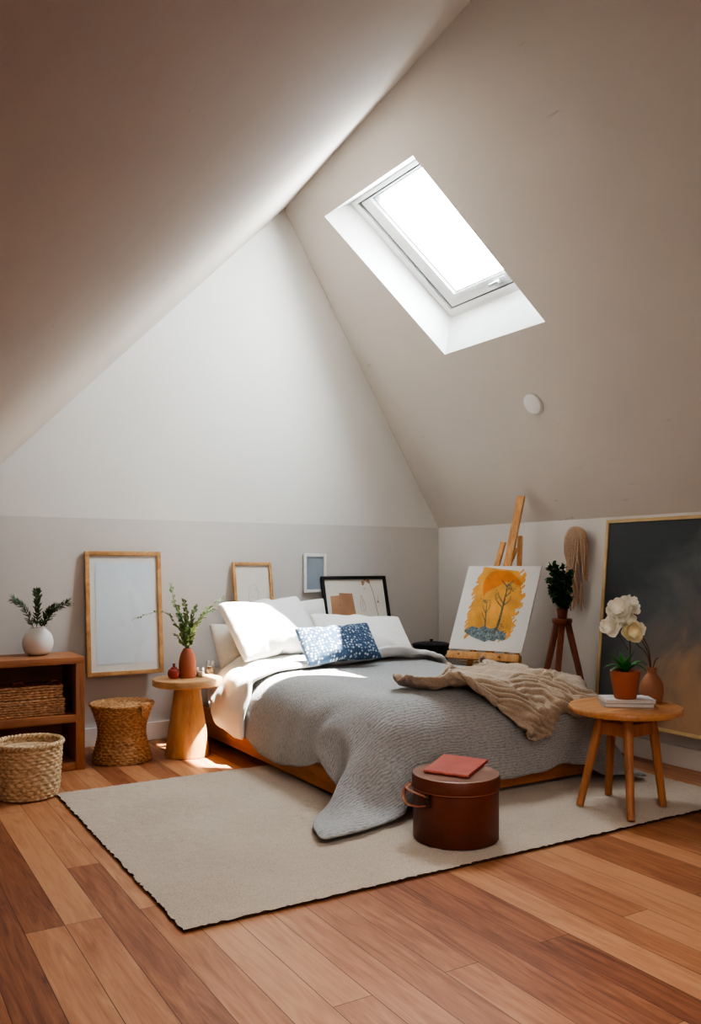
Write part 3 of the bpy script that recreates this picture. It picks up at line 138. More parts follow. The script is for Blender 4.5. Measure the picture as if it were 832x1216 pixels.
0,32,-48,-29,-17,62,52,-13,-44,-21,0,29,1,7,-5,11,13,22,0,2,-32,-14,-12,9,0,-4,9,-10,-6,-3,3,5,0,5,-6,-2,-5,1,-9,22,0,9,-6,7,-35,-2,3,78,-15,-20,-54,9,6,15,1,-1,-8,1,6,26,-5,-1,-50,7,9,58,-5,-13,-30,-15,3,5,26,-23,-15,15,32,24,-25,-19,-49,-10,10,9,17,-41,20,28,24,50,
-17,7,-57,-23,34,-24,9,-31,-1,-1,-31,38,18,13,35,-27,-9,-40,13,36,-28,0,5,5,-3,-20,-5,11,-23,37,9,17,12,-17,-13,-25,9,23,-14,-14,-20,3,13,8,32,1,24,-50,-9,-35,26,6,-1,23,-8,42,43,-8,-3,-4,14,-28,-50,3,40,47,0,-44,-39,-34,22,41,6,-16,-9,16,-11,-26,-15,30,33,9,-31,-41,8,34,-33,-2,-1,-3,
-24,-43,38,21,41,28,-20,-27,-35,6,24,-31,-8,-21,36,16,17,33,-17,-25,-42,28,22,-26,-56,2,54,39,-5,-48,-12,14,-3,8,-12,2,9,-8,21,1,-1,-10,-13,-4,18,17,4,10,-14,-9,-6,2,3,1,3,-2,-8,0,14,33,-6,-2,6,5,-18,-47,18,40,49,-14,-40,-46,3,12,38,-1,-14,-39,1,13,39,-8,-6,-58,-1,10,62,33,8,-50,
28,6,-28,-28,-30,-13,30,6,13,-13,16,-13,1,15,-2,16,-44,26,18,10,46,-26,11,-61,-11,21,5,8,-10,-11,2,-38,37,14,11,20,-19,-9,-29,6,37,-25,7,1,7,-11,-27,1,6,1,43,6,-4,-6,-11,11,-39,6,18,-1,6,-22,32,-15,-9,-22,-5,50,-23,7,-44,20,-2,6,-12,0,-14,43,-7,29,29,1,-32,-45,-5,38,56,16,-30,-82,
-8,19,-11,-14,20,-2,14,-43,35,-17,32,57,3,-42,-45,13,37,-31,-9,-11,-3,-7,-21,32,13,31,33,-21,-26,-37,6,35,-29,-13,-26,21,18,20,47,-14,-27,-24,22,3,-13,9,16,-24,-12,-15,47,-14,-2,-20,1,1,-9,0,0,1,-5,-13,7,12,11,9,5,5,-1,-13,15,28,-6,10,5,9,-17,-10,19,-22,-19,-6,1,2,-3,-2,-15,14,30,36,
-16,-5,-69,0,-19,56,-2,-1,-41,11,9,53,4,4,-62,-13,-23,49,1,-30,-26,44,40,27,-14,-26,-16,-19,27,-25,0,2,2,2,3,-6,15,-46,37,19,5,13,-17,24,-46,1,5,14,-14,-17,-10,19,-21,47,1,7,8,-13,-9,-25,2,34,-23,1,-3,-4,-1,-31,17,10,23,38,-10,-19,-19,-5,34,-36,-2,-16,6,15,2,51,-13,-12,-48,-9,42,-21,
15,-36,41,-10,23,-41,-7,-40,41,0,27,37,6,-17,-56,-13,30,68,9,-22,-2,5,-13,-40,5,29,-33,-11,-27,35,-3,34,27,-7,-38,-40,18,34,-21,-15,-18,0,-4,-11,34,13,25,27,-24,-29,-39,12,33,-30,-18,-29,36,-2,26,37,-1,2,-1,9,-16,-1,14,-10,-23,1,10,22,-19,-8,-38,10,-8,-7,-9,7,6,10,2,19,9,0,-6,-6,-3,-32,
11,-16,29,-6,11,2,-22,16,-57,-5,10,16,2,-12,-2,6,-8,8,25,-12,29,-1,27,-40,-2,-20,66,-11,1,-50,8,-9,22,12,24,-29,3,0,-37,34,-22,34,3,21,17,-8,-25,-30,-12,44,-26,2,-8,11,6,-22,-11,10,-11,54,-10,-14,-13,-5,46,-36,18,-3,9,-25,-33,3,17,-4,43,-1,0,-5,-15,4,-31,9,34,-11,-2,-8,-10,0,-33,28,
17,25,33,-18,-21,-31,-11,42,-30,8,-38,12,11,2,54,-7,0,-4,-6,11,-49,7,-1,6,-4,21,-10,-6,-43,35,-7,36,35,10,-26,-66,-13,16,-17,-1,-5,75,-12,-9,8,16,-6,-36,3,4,10,-8,-2,-5,1,4,-24,17,30,-10,-14,-29,12,6,7,23,-2,-2,7,-17,-12,-21,18,29,-28,-23,-28,27,6,-1,-2,-3,3,12,8,1,-9,4,-4,6,
-16,17,9,14,-1,-15,8,-8,-6,-24,-8,13,22,5,7,-2,-2,-8,-11,10,-33,0,-4,-3,23,-7,73,-6,-9,-38,3,9,22,-13,-8,-31,-11,10,26,6,-15,-20,11,28,-38,0,-21,67,-11,28,16,8,-29,-46,19,3,-39,2,-18,1,30,14,42,-7,0,5,-13,-22,-33,-5,38,-7,-2,0,4,-2,-48,9,12,9,29,1,-13,-26,-6,52,-19,10,-19,8,
-24,-33,15,22,14,34,-6,-6,-5,-13,4,-40,0,39,-14,1,-9,-9,4,-35,29,15,20,34,-14,-14,-38,-13,44,-16,3,-4,-1,11,-41,20,-6,6,45,-7,2,1,6,16,-58,2,8,-2,0,-36,38,-10,33,32,9,-27,-26,-7,16,-56,0,-8,15,3,3,-4,-9,-22,32,10,32,33,-17,-22,-21,-3,7,-25,15,18,-21,-17,-28,31,22,31,30,-6,-23,-3,
-12,-13,-28,21,37,-21,-11,-18,0,-9,-8,15,0,-5,6,4,1,3,5,2,9,-20,25,-37,27,-3,1,-3,-15,9,-7,-1,55,1,0,-9,5,-7,-23,-4,-10,-16,-14,11,-15,26,3,51,-15,-10,-47,13,8,56,9,-10,-17,-3,24,19,-14,-25,-37,12,30,-38,-6,-32,25,-6,22,49,27,5,-35,-10,9,-1,17,-41,18,15,23,20,-1,-11,-5,-11,12,-34,
0,12,8,-7,-15,-8,1,-34,43,-5,12,13,1,-3,-31,5,34,-13,2,-4,-10,-15,-37,26,22,23,29,-4,-6,-5,-16,-6,-38,-8,44,-12,1,-1,-3,11,-42,23,10,17,42,-5,-14,-40,-7,16,-15,-11,33,-2,11,-32,1,0,-17,40,-5,-4,-7,-1,38,-35,-1,-7,-3,7,-31,41,-12,33,28,6,-31,-18,-2,17,-44,-3,26,-2,0,-26,-2,-6,-24,32,
13,24,29,-18,-23,-25,-2,29,-26,6,-2,-9,-8,-24,35,16,28,20,-14,-25,-3,0,0,-39,12,32,-12,-8,-4,1,-3,-15,5,8,-14,19,-5,1,3,-6,2,-2,-10,26,-30,12,13,-12,0,-10,9,4,-29,62,-2,22,13,4,3,2,4,-5,-3,-13,-25,-66,21,7,56,-21,-1,-65,-6,9,-2,9,-14,2,12,7,70,-8,-16,-26,5,2,2,-2,9,-41,
42,-23,0,-24,38,-43,-1,-5,-2,26,-39,30,5,20,15,-15,-19,-10,0,34,-22,6,10,17,-3,-32,-18,-5,-27,51,-5,0,-1,-2,36,-41,8,15,-2,1,-3,-18,-6,-39,24,14,24,40,-2,1,0,-12,-13,-34,-13,36,-23,-2,12,4,17,-51,14,-1,6,49,-6,0,-2,5,2,-44,-11,37,-11,6,-35,-2,-7,2,62,2,-14,-35,-5,37,-29,0,-13,-5,
3,-24,51,-8,37,20,0,-38,-12,-1,-3,-29,8,38,-23,-9,-25,3,-5,-11,29,18,23,29,-11,-23,-30,3,24,-29,-9,-15,9,-5,-6,28,17,23,18,-16,-23,-22,6,2,-19,-5,-1,9,-9,35,-18,-9,-28,5,28,-7,11,2,-1,8,-5,-3,1,-1,7,-12,6,12,-18,-3,6,-5,1,-27,41,4,-10,-43,-7,4,29,19,22,41,-16,-6,-68,16,-2,63,
0,2,5,-1,-1,-1,-9,-5,-66,-1,-2,58,3,15,-60,-2,-12,52,46,0,-6,-23,-21,-26,-16,28,-1,5,-5,-11,17,-45,42,9,6,11,-4,2,-15,11,45,-27,3,9,3,-29,-43,0,13,-12,43,-6,-1,-3,-12,32,-45,3,23,5,1,2,-10,4,-48,7,14,8,41,2,11,11,-12,-16,-30,-12,29,-25,-6,26,5,16,-41,3,2,-19,25,-7,6,34,
3,-5,-39,-7,50,-18,7,-44,8,-10,17,56,3,-23,-39,-5,35,-34,1,-10,-2,2,-30,46,1,43,23,-8,-41,-23,-5,4,-20,11,36,-20,-7,-23,6,-3,-7,26,9,6,36,-10,-13,-39,11,32,-33,-20,-29,24,2,-2,18,14,16,27,-15,-14,-35,13,3,-13,-14,9,-13,5,27,-2,3,-36,24,20,-3,13,-19,-1,22,-8,-2,1,5,7,-4,13,0,-41,
-4,19,-25,0,8,88,1,-37,-71,-27,9,-8,20,-14,23,6,4,-13,-9,8,-23,0,4,5,7,-3,71,7,-1,-60,-7,-5,52,5,6,-50,46,3,-13,0,-13,-5,-14,36,-31,1,-10,11,-20,-24,-10,8,-34,47,-11,12,20,3,-27,-6,0,43,-37,25,38,-10,-13,-39,-2,11,-10,40,1,-1,1,-24,20,-40,-4,25,-3,0,10,6,3,-47,-1,17,-13,32,
7,25,27,-9,-17,-33,-7,17,-23,-11,35,0,10,-25,-3,4,-23,16,-2,-3,44,-4,-3,-45,-2,34,-15,6,-36,17,-6,20,53,0,-26,-35,-4,37,-37,-2,-14,1,-4,-27,36,7,36,32,-6,-26,-22,-2,2,-24,6,38,-22,-6,-22,3,-3,-18,25,10,11,43,-16,-10,-47,16,21,-21,-21,-19,20,4,1,17,10,4,18,2,5,-47,1,-5,0,-9,19,-9,
2,20,2,4,-41,28,15,-5,-6,-6,7,1,-9,-12,8,-4,5,22,6,-11,-8,6,1,-17,14,44,43,-2,-40,-43,-1,28,38,-6,-12,-56,-2,-9,51,7,-5,4,-3,1,-67,5,-6,59,-11,11,-61,-1,-10,44,26,-11,-39,33,28,14,-27,-28,-10,-8,33,10,5,14,20,14,-5,-27,-26,-72,9,-5,-4,31,4,8,10,-2,23,-42,5,45,-10,3,-37,-7,
16,-17,44,1,7,9,-20,-4,-40,-9,35,-12,5,13,14,-3,-36,-10,7,-30,31,13,17,33,-5,-5,-27,0,12,-18,-17,40,-14,6,-19,-2,1,-24,11,4,0,46,-4,15,-51,-3,11,-6,6,-36,17,-6,26,52,-3,-34,-34,-1,43,-37,2,-14,1,-3,-30,35,2,20,27,-1,-2,6,-6,-8,-41,12,34,-22,-1,-10,-5,-11,-28,28,1,0,0,9,18,-21,
-3,-3,0,-3,-10,10,-18,21,-19,2,-2,8,21,-27,31,-12,3,16,-12,14,-38,7,30,-19,11,-31,3,-4,3,1,-2,11,-7,3,-12,11,-10,18,-12,-2,-2,-1,17,-35,25,22,29,48,-22,-30,-67,1,26,76,9,-27,-63,-11,6,-7,5,2,61,-21,8,-73,10,-14,63,10,-2,-28,30,-13,-33,-33,-4,4,53,-10,28,3,4,-19,-23,-29,6,6,38,-3,
15,21,3,-13,-22,-27,0,-27,35,-4,15,6,-19,24,-31,4,24,7,-3,-34,-17,17,-15,37,4,16,19,-15,-15,-38,-11,42,-22,3,18,19,5,-21,-2,10,-36,19,-3,2,36,-6,0,6,4,-4,-39,-6,40,-26,-1,5,3,-1,-46,15,3,-2,30,-4,27,-47,-2,0,-2,4,-28,17,1,25,51,-5,-29,-32,-5,36,-36,-2,-3,-3,1,-26,23,2,-3,12,
7,10,34,-23,-9,-38,-3,1,14,7,3,-15,15,5,38,-24,-9,-42,27,35,-25,-21,-23,12,7,-11,5,-11,5,36,-5,1,8,18,-9,-8,15,3,17,-34,-8,-38,-4,29,-28,24,-11,3,3,-4,5,-5,15,-13,11,-23,23,-1,-5,13,-27,18,-41,7,-5,5,26,4,74,-2,-17,-62,7,23,60,-7,-31,-33,2,12,-31,9,10,61,-3,0,-67,-22,-19,45,
0,4,-55,40,-39,64,-11,4,-17,-10,7,-24,18,24,5,-25,-53,22,13,58,-27,8,25,13,-4,-29,-23,13,-32,41,-4,-1,-1,-26,32,-35,6,27,14,-3,-42,-14,16,-15,35,3,19,18,-13,-17,-35,6,26,-12,-25,-13,3,-7,28,-10,8,1,-6,14,-31,20,7,-12,43,-6,1,-24,-2,29,-28,0,1,0,1,-28,31,-2,-5,-6,-5,38,-25,0,-18,-1,
2,-18,16,6,16,50,-11,-23,-31,-2,31,-33,-3,25,-8,2,-12,3,-4,-37,25,5,-2,2,13,35,-22,-14,-21,2,-5,-19,25,13,7,23,-17,-1,-36,7,6,2,10,6,46,1,0,-51,-1,11,-16,-11,-25,24,-7,-3,22,22,13,22,-19,-9,-26,6,-3,-12,8,-4,1,-1,2,4,-9,4,12,5,1,-31,13,1,35,-1,-6,12,-14,7,-59,11,0,57,
-5,-11,-46,16,17,59,-11,-17,-26,1,-3,-10,-11,4,-9,15,23,-25,38,28,-17,-9,-35,-28,2,-31,39,4,-5,0,10,52,-9,-7,-22,-23,-12,-37,32,-7,54,-24,4,28,3,-15,-36,-21,19,-29,45,3,-2,1,-20,33,-37,9,29,10,-6,-43,-5,19,-12,29,-7,-1,-8,-8,8,-11,10,3,8,0,2,6,-17,4,-22,2,10,-3,1,-24,13,4,-4,33,
-1,3,-24,1,43,-16,-4,-23,-4,4,-21,52,-3,-4,-27,-8,44,-25,-2,-6,-6,-4,-33,13,15,0,52,0,-2,3,-9,-5,-40,1,12,-11,-6,-8,3,14,5,43,-18,-2,-44,22,29,-9,-21,-24,2,11,-17,32,-6,1,-8,15,41,-29,-13,-32,18,10,0,37,-10,0,-40,8,35,-27,1,-10,7,-6,-30,44,15,12,28,-18,-4,-29,-10,-3,23,5,-4,-9,
10,-2,-15,3,0,12,3,-2,-13,-12,10,-34,14,-8,46,-10,6,-49,6,-10,48,-5,0,-35,34,-9,40,-53,24,-54,25,-15,53,-15,7,-47,28,-14,-39,11,40,22,-10,-32,-25,-7,-31,36,-1,24,-27,11,44,19,-10,-42,-24,-1,-35,35,-8,47,-29,14,36,3,-19,-42,-12,18,-30,36,2,2,8,-21,23,-39,8,12,1,-1,-34,13,14,5,14,-4,1,-9,
-9,4,-2,3,-4,1,3,2,-3,-8,13,-13,1,9,1,0,-30,17,-2,1,7,-1,8,-12,4,41,-9,0,-28,1,-1,-21,49,3,-3,-12,-8,22,-38,1,22,-9,-5,-26,2,0,-18,33,14,6,28,-22,-5,-35,18,36,-25,-11,-35,19,13,-1,17,0,15,-36,3,16,7,-24,-30,11,23,6,46,-21,-10,-39,18,41,-30,-17,-34,19,16,-3,51,-1,-3,-25,
0,17,-36,0,11,-2,-4,-29,35,12,10,25,-2,13,-60,-10,-25,27,1,6,-17,-15,19,-17,8,-8,2,13,-20,39,-11,14,-33,7,-17,44,-11,22,-50,-1,-22,35,-52,42,-41,58,-39,43,-26,26,-37,18,-27,41,35,-40,-7,-3,35,-38,12,41,23,-14,-39,-16,6,-11,5,-19,-15,5,14,63,-1,-12,-55,-8,5,-14,25,-20,22,-29,20,45,13,-18,-36,-13,
15,-28,30,-3,-1,-2,1,33,-18,-20,-19,-1,17,-11,26,4,-6,-7,1,13,-1,-11,3,-5,6,-4,2,4,-1,-2,-6,27,-19,-2,-5,4,4,-31,41,1,0,-11,-3,12,-18,0,37,-11,1,-26,2,-1,-23,39,5,3,14,-9,3,-43,5,43,-13,-2,-17,-5,-10,-37,29,19,13,36,-24,-4,-39,17,23,-31,-3,-30,50,-19,-3,-10,33,26,-33,-2,10,2,
-22,-32,22,26,11,31,-23,-5,-40,20,42,-11,-24,-46,10,13,-7,27,-24,2,-20,22,17,-16,-17,-9,5,5,-3,5,-16,-1,-5,20,20,-21,2,-3,15,12,-25,34,-9,2,-15,-1,14,-22,6,-18,45,-15,24,-49,9,-27,48,-24,39,-50,25,-34,35,-33,30,-27,28,-32,35,-14,22,-37,25,-7,-40,-1,-41,35,-14,30,-39,14,46,16,-20,-70,12,29,42,-22,
-41,-55,26,31,69,-25,-12,-54,28,18,2,8,-26,18,-44,17,42,12,-20,-44,-2,25,-8,30,-29,10,-26,26,35,-4,-20,-41,9,-1,-20,39,23,15,-18,-2,1,-5,-4,0,-1,-6,3,-5,6,2,0,-3,37,-21,-3,-15,5,3,-31,40,2,0,-3,-3,13,-30,3,33,-9,-1,-20,0,-2,-29,34,8,12,28,-18,-16,-38,14,38,-25,-8,-9,-3,-3,-28,23,
5,8,-2,-16,-2,46,-1,15,-66,21,-16,55,-22,-2,-32,30,38,-22,-6,-13,-6,-11,-29,34,10,3,4,-5,12,-32,2,6,1,-12,-22,21,9,2,9,-10,15,-27,7,-3,1,-2,-9,19,8,-2,-4,-9,0,15,6,-5,4,3,10,-28,4,-8,39,1,3,4,-19,17,-58,14,-24,42,-26,38,-47,26,-32,31,-36,40,-27,31,-38,14,-30,47,-12,2,-49,31,
23,-41,-12,-1,35,-28,8,-39,37,-14,29,-37,13,37,8,-44,-55,15,43,8,-21,-13,-23,35,5,54,-41,-6,-50,39,13,7,5,-19,25,-37,14,20,7,-9,-40,15,15,4,11,-21,29,-36,17,34,17,-9,-33,-10,-4,-23,8,15,-11,13,-2,4,30,-15,-3,7,2,-2,-9,6,1,-8,-3,41,-48,-2,-13,6,2,-29,26,3,-2,17,-4,14,-33,4,29,-10,
1,-5,-1,-11,-48,27,18,15,29,-31,-6,-35,26,27,-21,-17,-21,8,19,-1,18,-17,-17,0,15,10,37,-21,9,-60,19,-6,52,-27,1,-41,30,39,-15,-15,-26,-4,17,-12,50,-15,-4,-30,20,36,-4,-20,-25,-10,24,-7,38,-22,-4,-16,25,35,-17,-29,-42,17,22,9,29,-8,9,-50,-4,10,-6,4,-25,29,-12,30,-36,0,-28,18,20,0,28,-34,33,-45,
26,-34,31,-41,40,-29,36,-34,17,-42,43,-13,25,-23,-2,9,25,-4,21,-1,-45,-1,-42,34,-4,40,-34,1,-46,48,-6,25,-40,28,35,9,-4,24,16,-31,-35,-29,11,-35,10,6,17,-10,11,-17,35,-12,2,-6,1,47,-14,-10,-20,-10,13,-27,33,3,2,9,-13,32,-42,12,22,7,-11,-18,-8,-2,-10,2,-11,2,-3,3,4,-2,5,-32,27,2,-6,3,
-9,5,-10,6,32,-22,2,-8,6,2,-26,21,4,-2,21,-6,15,-35,1,6,-4,-15,-6,-1,12,-22,17,-12,7,-1,-8,-3,14,29,35,-41,-27,-39,54,34,35,-54,-30,-32,30,26,1,40,-25,9,-60,26,-12,49,-23,8,-41,29,36,-10,-10,-30,7,1,-9,13,6,18,-25,-6,-4,4,-12,-17,17,3,4,6,-4,13,-24,4,3,-2,2,-18,23,9,-3,30,
4,0,-9,-10,25,-44,12,-24,39,-26,32,-47,-6,6,1,33,-39,38,-34,30,-34,36,-26,35,-44,18,-33,36,-22,24,-26,16,-19,-15,-15,36,24,-40,-14,-4,48,-34,-6,-51,44,12,42,-31,-23,-48,54,6,-8,-25,-11,31,-32,25,61,8,-5,10,25,-9,-19,-25,-6,-39,-19,29,-10,31,-36,15,-17,19,36,12,-5,-35,-19,15,-25,26,-30,-2,1,-1,13,-13,
19,16,-7,-1,-1,-2,15,-2,5,-20,2,-3,-4,11,-4,3,-41,22,-2,3,2,-2,6,-10,5,21,-11,5,-3,1,-1,-23,16,-8,1,-1,10,12,-15,-9,-3,-3,-18,-12,19,30,-4,9,-4,27,-30,-25,-29,46,32,35,-48,-25,-43,45,28,42,-51,-24,-33,33,29,-5,25,-38,23,-49,15,-20,50,-2,-11,-4,-10,48,-54,21,-19,8,-7,-4,5,25,30,3,
-18,-24,-5,19,-8,37,-20,-5,-26,23,39,-10,-20,-47,16,-1,12,-10,-7,8,-13,13,-21,38,1,4,-22,0,6,-2,2,-12,20,-30,33,-37,32,-28,41,-36,20,-38,41,-17,38,-32,8,-34,18,-6,5,-14,-3,5,41,-20,8,-16,-14,-26,-1,45,-23,-13,-55,42,18,56,-43,-14,-28,14,15,-20,25,-2,2,-12,-24,31,-30,6,37,26,5,5,-9,-3,-40,-9,
18,-9,21,-17,37,-6,-6,-5,-9,1,-28,-13,20,-4,23,-33,30,-10,-6,18,15,5,-34,-20,1,-4,-3,20,-2,6,-7,12,-3,-1,-9,-7,15,-45,53,-14,9,-15,-12,-1,9,5,6,-23,4,-3,-2,-4,1,-4,-5,6,-6,35,24,-3,-20,-19,-4,9,-11,47,-17,-4,-34,16,27,-13,-30,-45,43,27,42,-47,-9,-41,41,1,67,-54,-20,-49,29,40,-8,34,
-16,34,-49,4,2,-7,11,-31,72,-5,21,10,-6,-36,-37,4,42,-35,13,13,5,-19,-39,17,20,4,35,-22,6,-58,17,43,-2,-2,-52,30,3,-2,24,-15,13,-53,-8,18,-9,25,-24,53,-38,14,-50,26,-26,48,-33,23,-42,35,-19,26,-34,21,-28,38,-20,32,-36,6,-12,27,14,-12,7,-25,-38,29,-11,38,-8,3,-21,-2,12,-7,-11,5,-3,1,56,11,
-14,-31,-16,12,-31,7,21,-17,18,-29,22,-27,-7,49,17,6,12,5,21,-52,-12,-23,10,-3,14,31,16,-17,-13,-22,27,-34,16,4,-6,5,-27,30,-26,-5,28,20,18,-60,-6,10,-14,9,-5,3,0,-9,62,-9,1,-12,-11,6,-60,39,-8,24,-31,-18,-18,21,5,4,-8,10,-4,2,-2,5,-8,-20,-8,13,33,42,-33,-24,-42,28,27,-9,12,2,23,-34,
-3,5,2,-16,-36,44,-13,53,-51,26,-9,-4,9,18,5,-15,-46,18,13,2,7,-19,-2,28,16,4,-29,2,-6,34,10,29,10,-21,-28,-31,13,43,-32,8,2,0,-21,-48,29,20,15,33,-16,8,-67,7,27,4,4,-39,22,4,21,52,5,-18,-25,-42,15,-57,33,-21,56,-21,16,-55,24,-12,48,-45,4,-36,29,-11,21,-33,21,-27,39,-13,7,-5,9,-4,
8,33,-31,-12,-37,-16,25,-31,21,11,27,-5,15,-17,14,-33,24,-19,4,41,21,-6,-5,-6,0,-36,-16,25,-26,28,-12,2,-14,-19,40,-9,-9,29,15,35,-55,-2,-22,34,-8,11,14,19,-17,-26,-25,25,-34,22,4,-2,1,-32,36,-27,5,28,20,8,-43,-13,4,-13,2,-15,6,-4,7,25,-1,-13,-13,-12,22,-37,29,-3,48,-19,-14,-32,2,15,-21,36,
-12,2,-19,25,33,-23,-40,-43,38,22,15,-23,0,2,47,-13,-14,-32,29,42,-24,4,-19,-1,17,-6,20,-32,-2,-20,13,34,-1,-23,-18,-10,8,-36,41,21,21,-13,-14,41,-27,-4,-26,5,0,-27,51,9,16,10,-21,-16,-28,20,34,-30,-9,-6,-3,-1,-32,32,11,9,24,-2,17,-52,0,23,-6,10,-36,15,-49,11,-14,44,-13,48,-24,18,-52,21,-18,58,
-27,5,-51,39,9,42,-50,-14,-36,24,-4,15,-10,-2,-1,5,3,-5,24,34,-3,0,8,5,-19,-13,-25,-5,5,5,1,-32,-19,35,-33,12,-18,17,-8,-15,42,7,3,19,18,0,-37,-20,17,-29,-2,3,-20,30,-10,25,-26,2,-13,0,-4,0,-2,-10,47,-5,6,20,17,-5,-33,-21,22,-34,27,11,-1,8,-40,35,-37,10,30,14,2,-39,-10,-1,-4,6,
-7,14,-2,13,1,0,-9,-19,-6,6,-4,3,7,39,5,-21,-45,-11,17,-25,42,-9,19,-30,16,7,-3,2,23,-6,-18,-43,14,22,-3,47,-30,21,-53,12,38,-10,4,-57,11,13,3,19,-8,22,-36,18,20,18,-16,40,2,-12,-31,-15,4,-58,19,1,39,-13,-27,-22,1,28,-17,30,-15,2,-3,-11,5,-14,32,35,-21,-2,3,0,-1,-41,40,3,8,28,
-3,5,-55,-7,-6,5,19,4,8,-23,15,-31,19,-21,61,-42,25,-60,33,-30,49,1,-4,-16,24,29,18,-45,-20,-32,5,0,8,-8,-5,15,5,-22,-47,-9,48,21,6,28,50,6,-10,-37,-3,-5,12,13,1,-19,6,-55,-20,-6,-24,29,-20,34,-19,4,51,13,1,2,4,8,-26,-25,13,-33,16,-15,-2,-6,18,-19,28,-14,2,-16,-8,42,-19,1,29,15,
-1,-32,-15,19,-36,23,12,-1,14,-40,33,-39,9,34,13,24,-62,2,-13,10,-5,3,47,12,-3,-16,-12,4,-51,9,-8,21,-18,14,37,19,-22,-42,-22,12,-28,32,15,59,-15,-28,-49,-13,16,19,-9,9,-16,11,-1,4,15,-3,41,-24,-9,-18,-11,13,-35,34,5,-1,-1,-12,70,-1,-3,-75,-3,5,55,-17,2,27,11,-12,-66,-3,-9,3,-3,-16,-11,26,
28,1,8,2,3,10,-21,4,29,8,-10,-64,10,33,-17,-2,-28,29,8,-6,36,-11,33,-68,25,-17,56,-18,-16,-22,6,8,-15,-24,-5,8,-17,39,-23,-12,1,7,26,-35,-1,45,22,51,-41,-29,-26,6,31,-31,31,-8,-23,-13,9,-15,-2,-11,-6,-18,28,6,11,19,11,-8,-7,9,20,8,9,0,-41,-28,7,-31,30,-20,12,-18,-8,19,-11,6,17,2,
3,-13,4,-1,39,12,-3,-46,-19,25,-26,42,-5,1,-4,-13,36,-36,-3,35,11,0,-29,-7,15,-41,18,12,2,19,-28,34,-43,2,24,13,19,-58,4,-7,0,-2,-5,61,6,-3,-20,-21,10,-41,18,-11,39,-17,15,4,6,-20,21,11,6,-58,-14,22,56,24,-24,-27,-37,-8,-15,-10,28,-3,21,-12,4,-14,7,48,28,-2,-37,-28,-22,30,24,32,-40,-16,
-12,-4,10,-7,-35,41,5,17,-42,19,45,22,-5,-11,-24,-25,-25,-5,4,-16,53,2,0,3,-7,-2,-4,1,27,23,2,-33,-43,2,24,-37,-4,19,1,12,-29,63,-18,-4,-51,21,17,66,-38,-22,-57,43,6,12,-2,4,31,-20,-9,-24,5,9,35,2,-8,-24,21,6,-1,-26,3,21,37,-2,27,-8,-33,-34,-17,31,-35,11,-27,25,-7,-7,8,-18,18,-26,
-2,20,-2,21,34,17,-5,-40,-16,12,-26,33,1,3,16,-21,-7,-33,-1,34,-10,10,6,-2,-2,34,8,-6,-37,-9,21,-30,20,-8,0,-6,-3,26,-14,-3,38,5,1,-19,0,13,-43,20,9,-1,18,-24,36,-46,3,28,16,3,-43,-11,1,2,-4,4,36,27,-11,-31,-37,7,-19,17,-8,68,20,19,-58,-28,-16,53,36,-2,-47,-47,24,27,39,-17,-8,-38,
10,-45,24,4,-1,0,-7,42,-32,2,4,6,8,-24,15,-32,-38,14,36,54,-5,-29,-43,5,0,-5,20,-4,20,-40,33,25,36,-15,-7,-30,-12,-11,-1,-3,-25,26,13,1,0,-5,2,26,-1,40,27,8,-37,-29,-7,-3,17,2,-2,-53,1,23,57,-5,-25,-54,17,46,50,-10,-41,-20,4,5,-3,-11,-11,-5,-35,21,-41,-7,7,2,32,-24,53,7,2,-4,
28,23,-5,13,-26,16,-14,-29,-21,-5,24,-21,-15,-20,13,11,-11,22,-10,0,-10,-6,31,-23,13,42,13,2,-38,-20,-8,-31,40,11,21,32,-5,-21,-31,-2,7,-20,3,19,-12,-15,0,-5,1,-10,7,14,-13,11,-2,5,-5,-6,19,-13,-12,1,3,7,4,-4,11,-29,20,4,-3,-3,-13,34,-24,1,3,3,9,-23,8,-16,32,-11,19,24,27,9,-38,-17,
-15,7,-6,-8,40,37,25,-39,-35,2,30,46,-7,-3,-44,7,3,13,-16,-23,-31,12,-41,32,-21,3,-21,5,58,16,0,-67,-5,26,48,2,-39,-47,1,33,25,-7,-20,-34,34,-10,2,-11,13,41,-32,12,1,17,1,1,-9,-11,7,1,-4,14,-4,3,-41,-1,6,-22,30,-18,48,50,8,-46,-37,-9,33,38,14,-32,-40,-5,33,34,6,-30,-27,11,36,24,
-8,-35,-50,20,39,30,-21,-41,-10,-33,1,-18,-20,34,31,20,-38,-4,
])
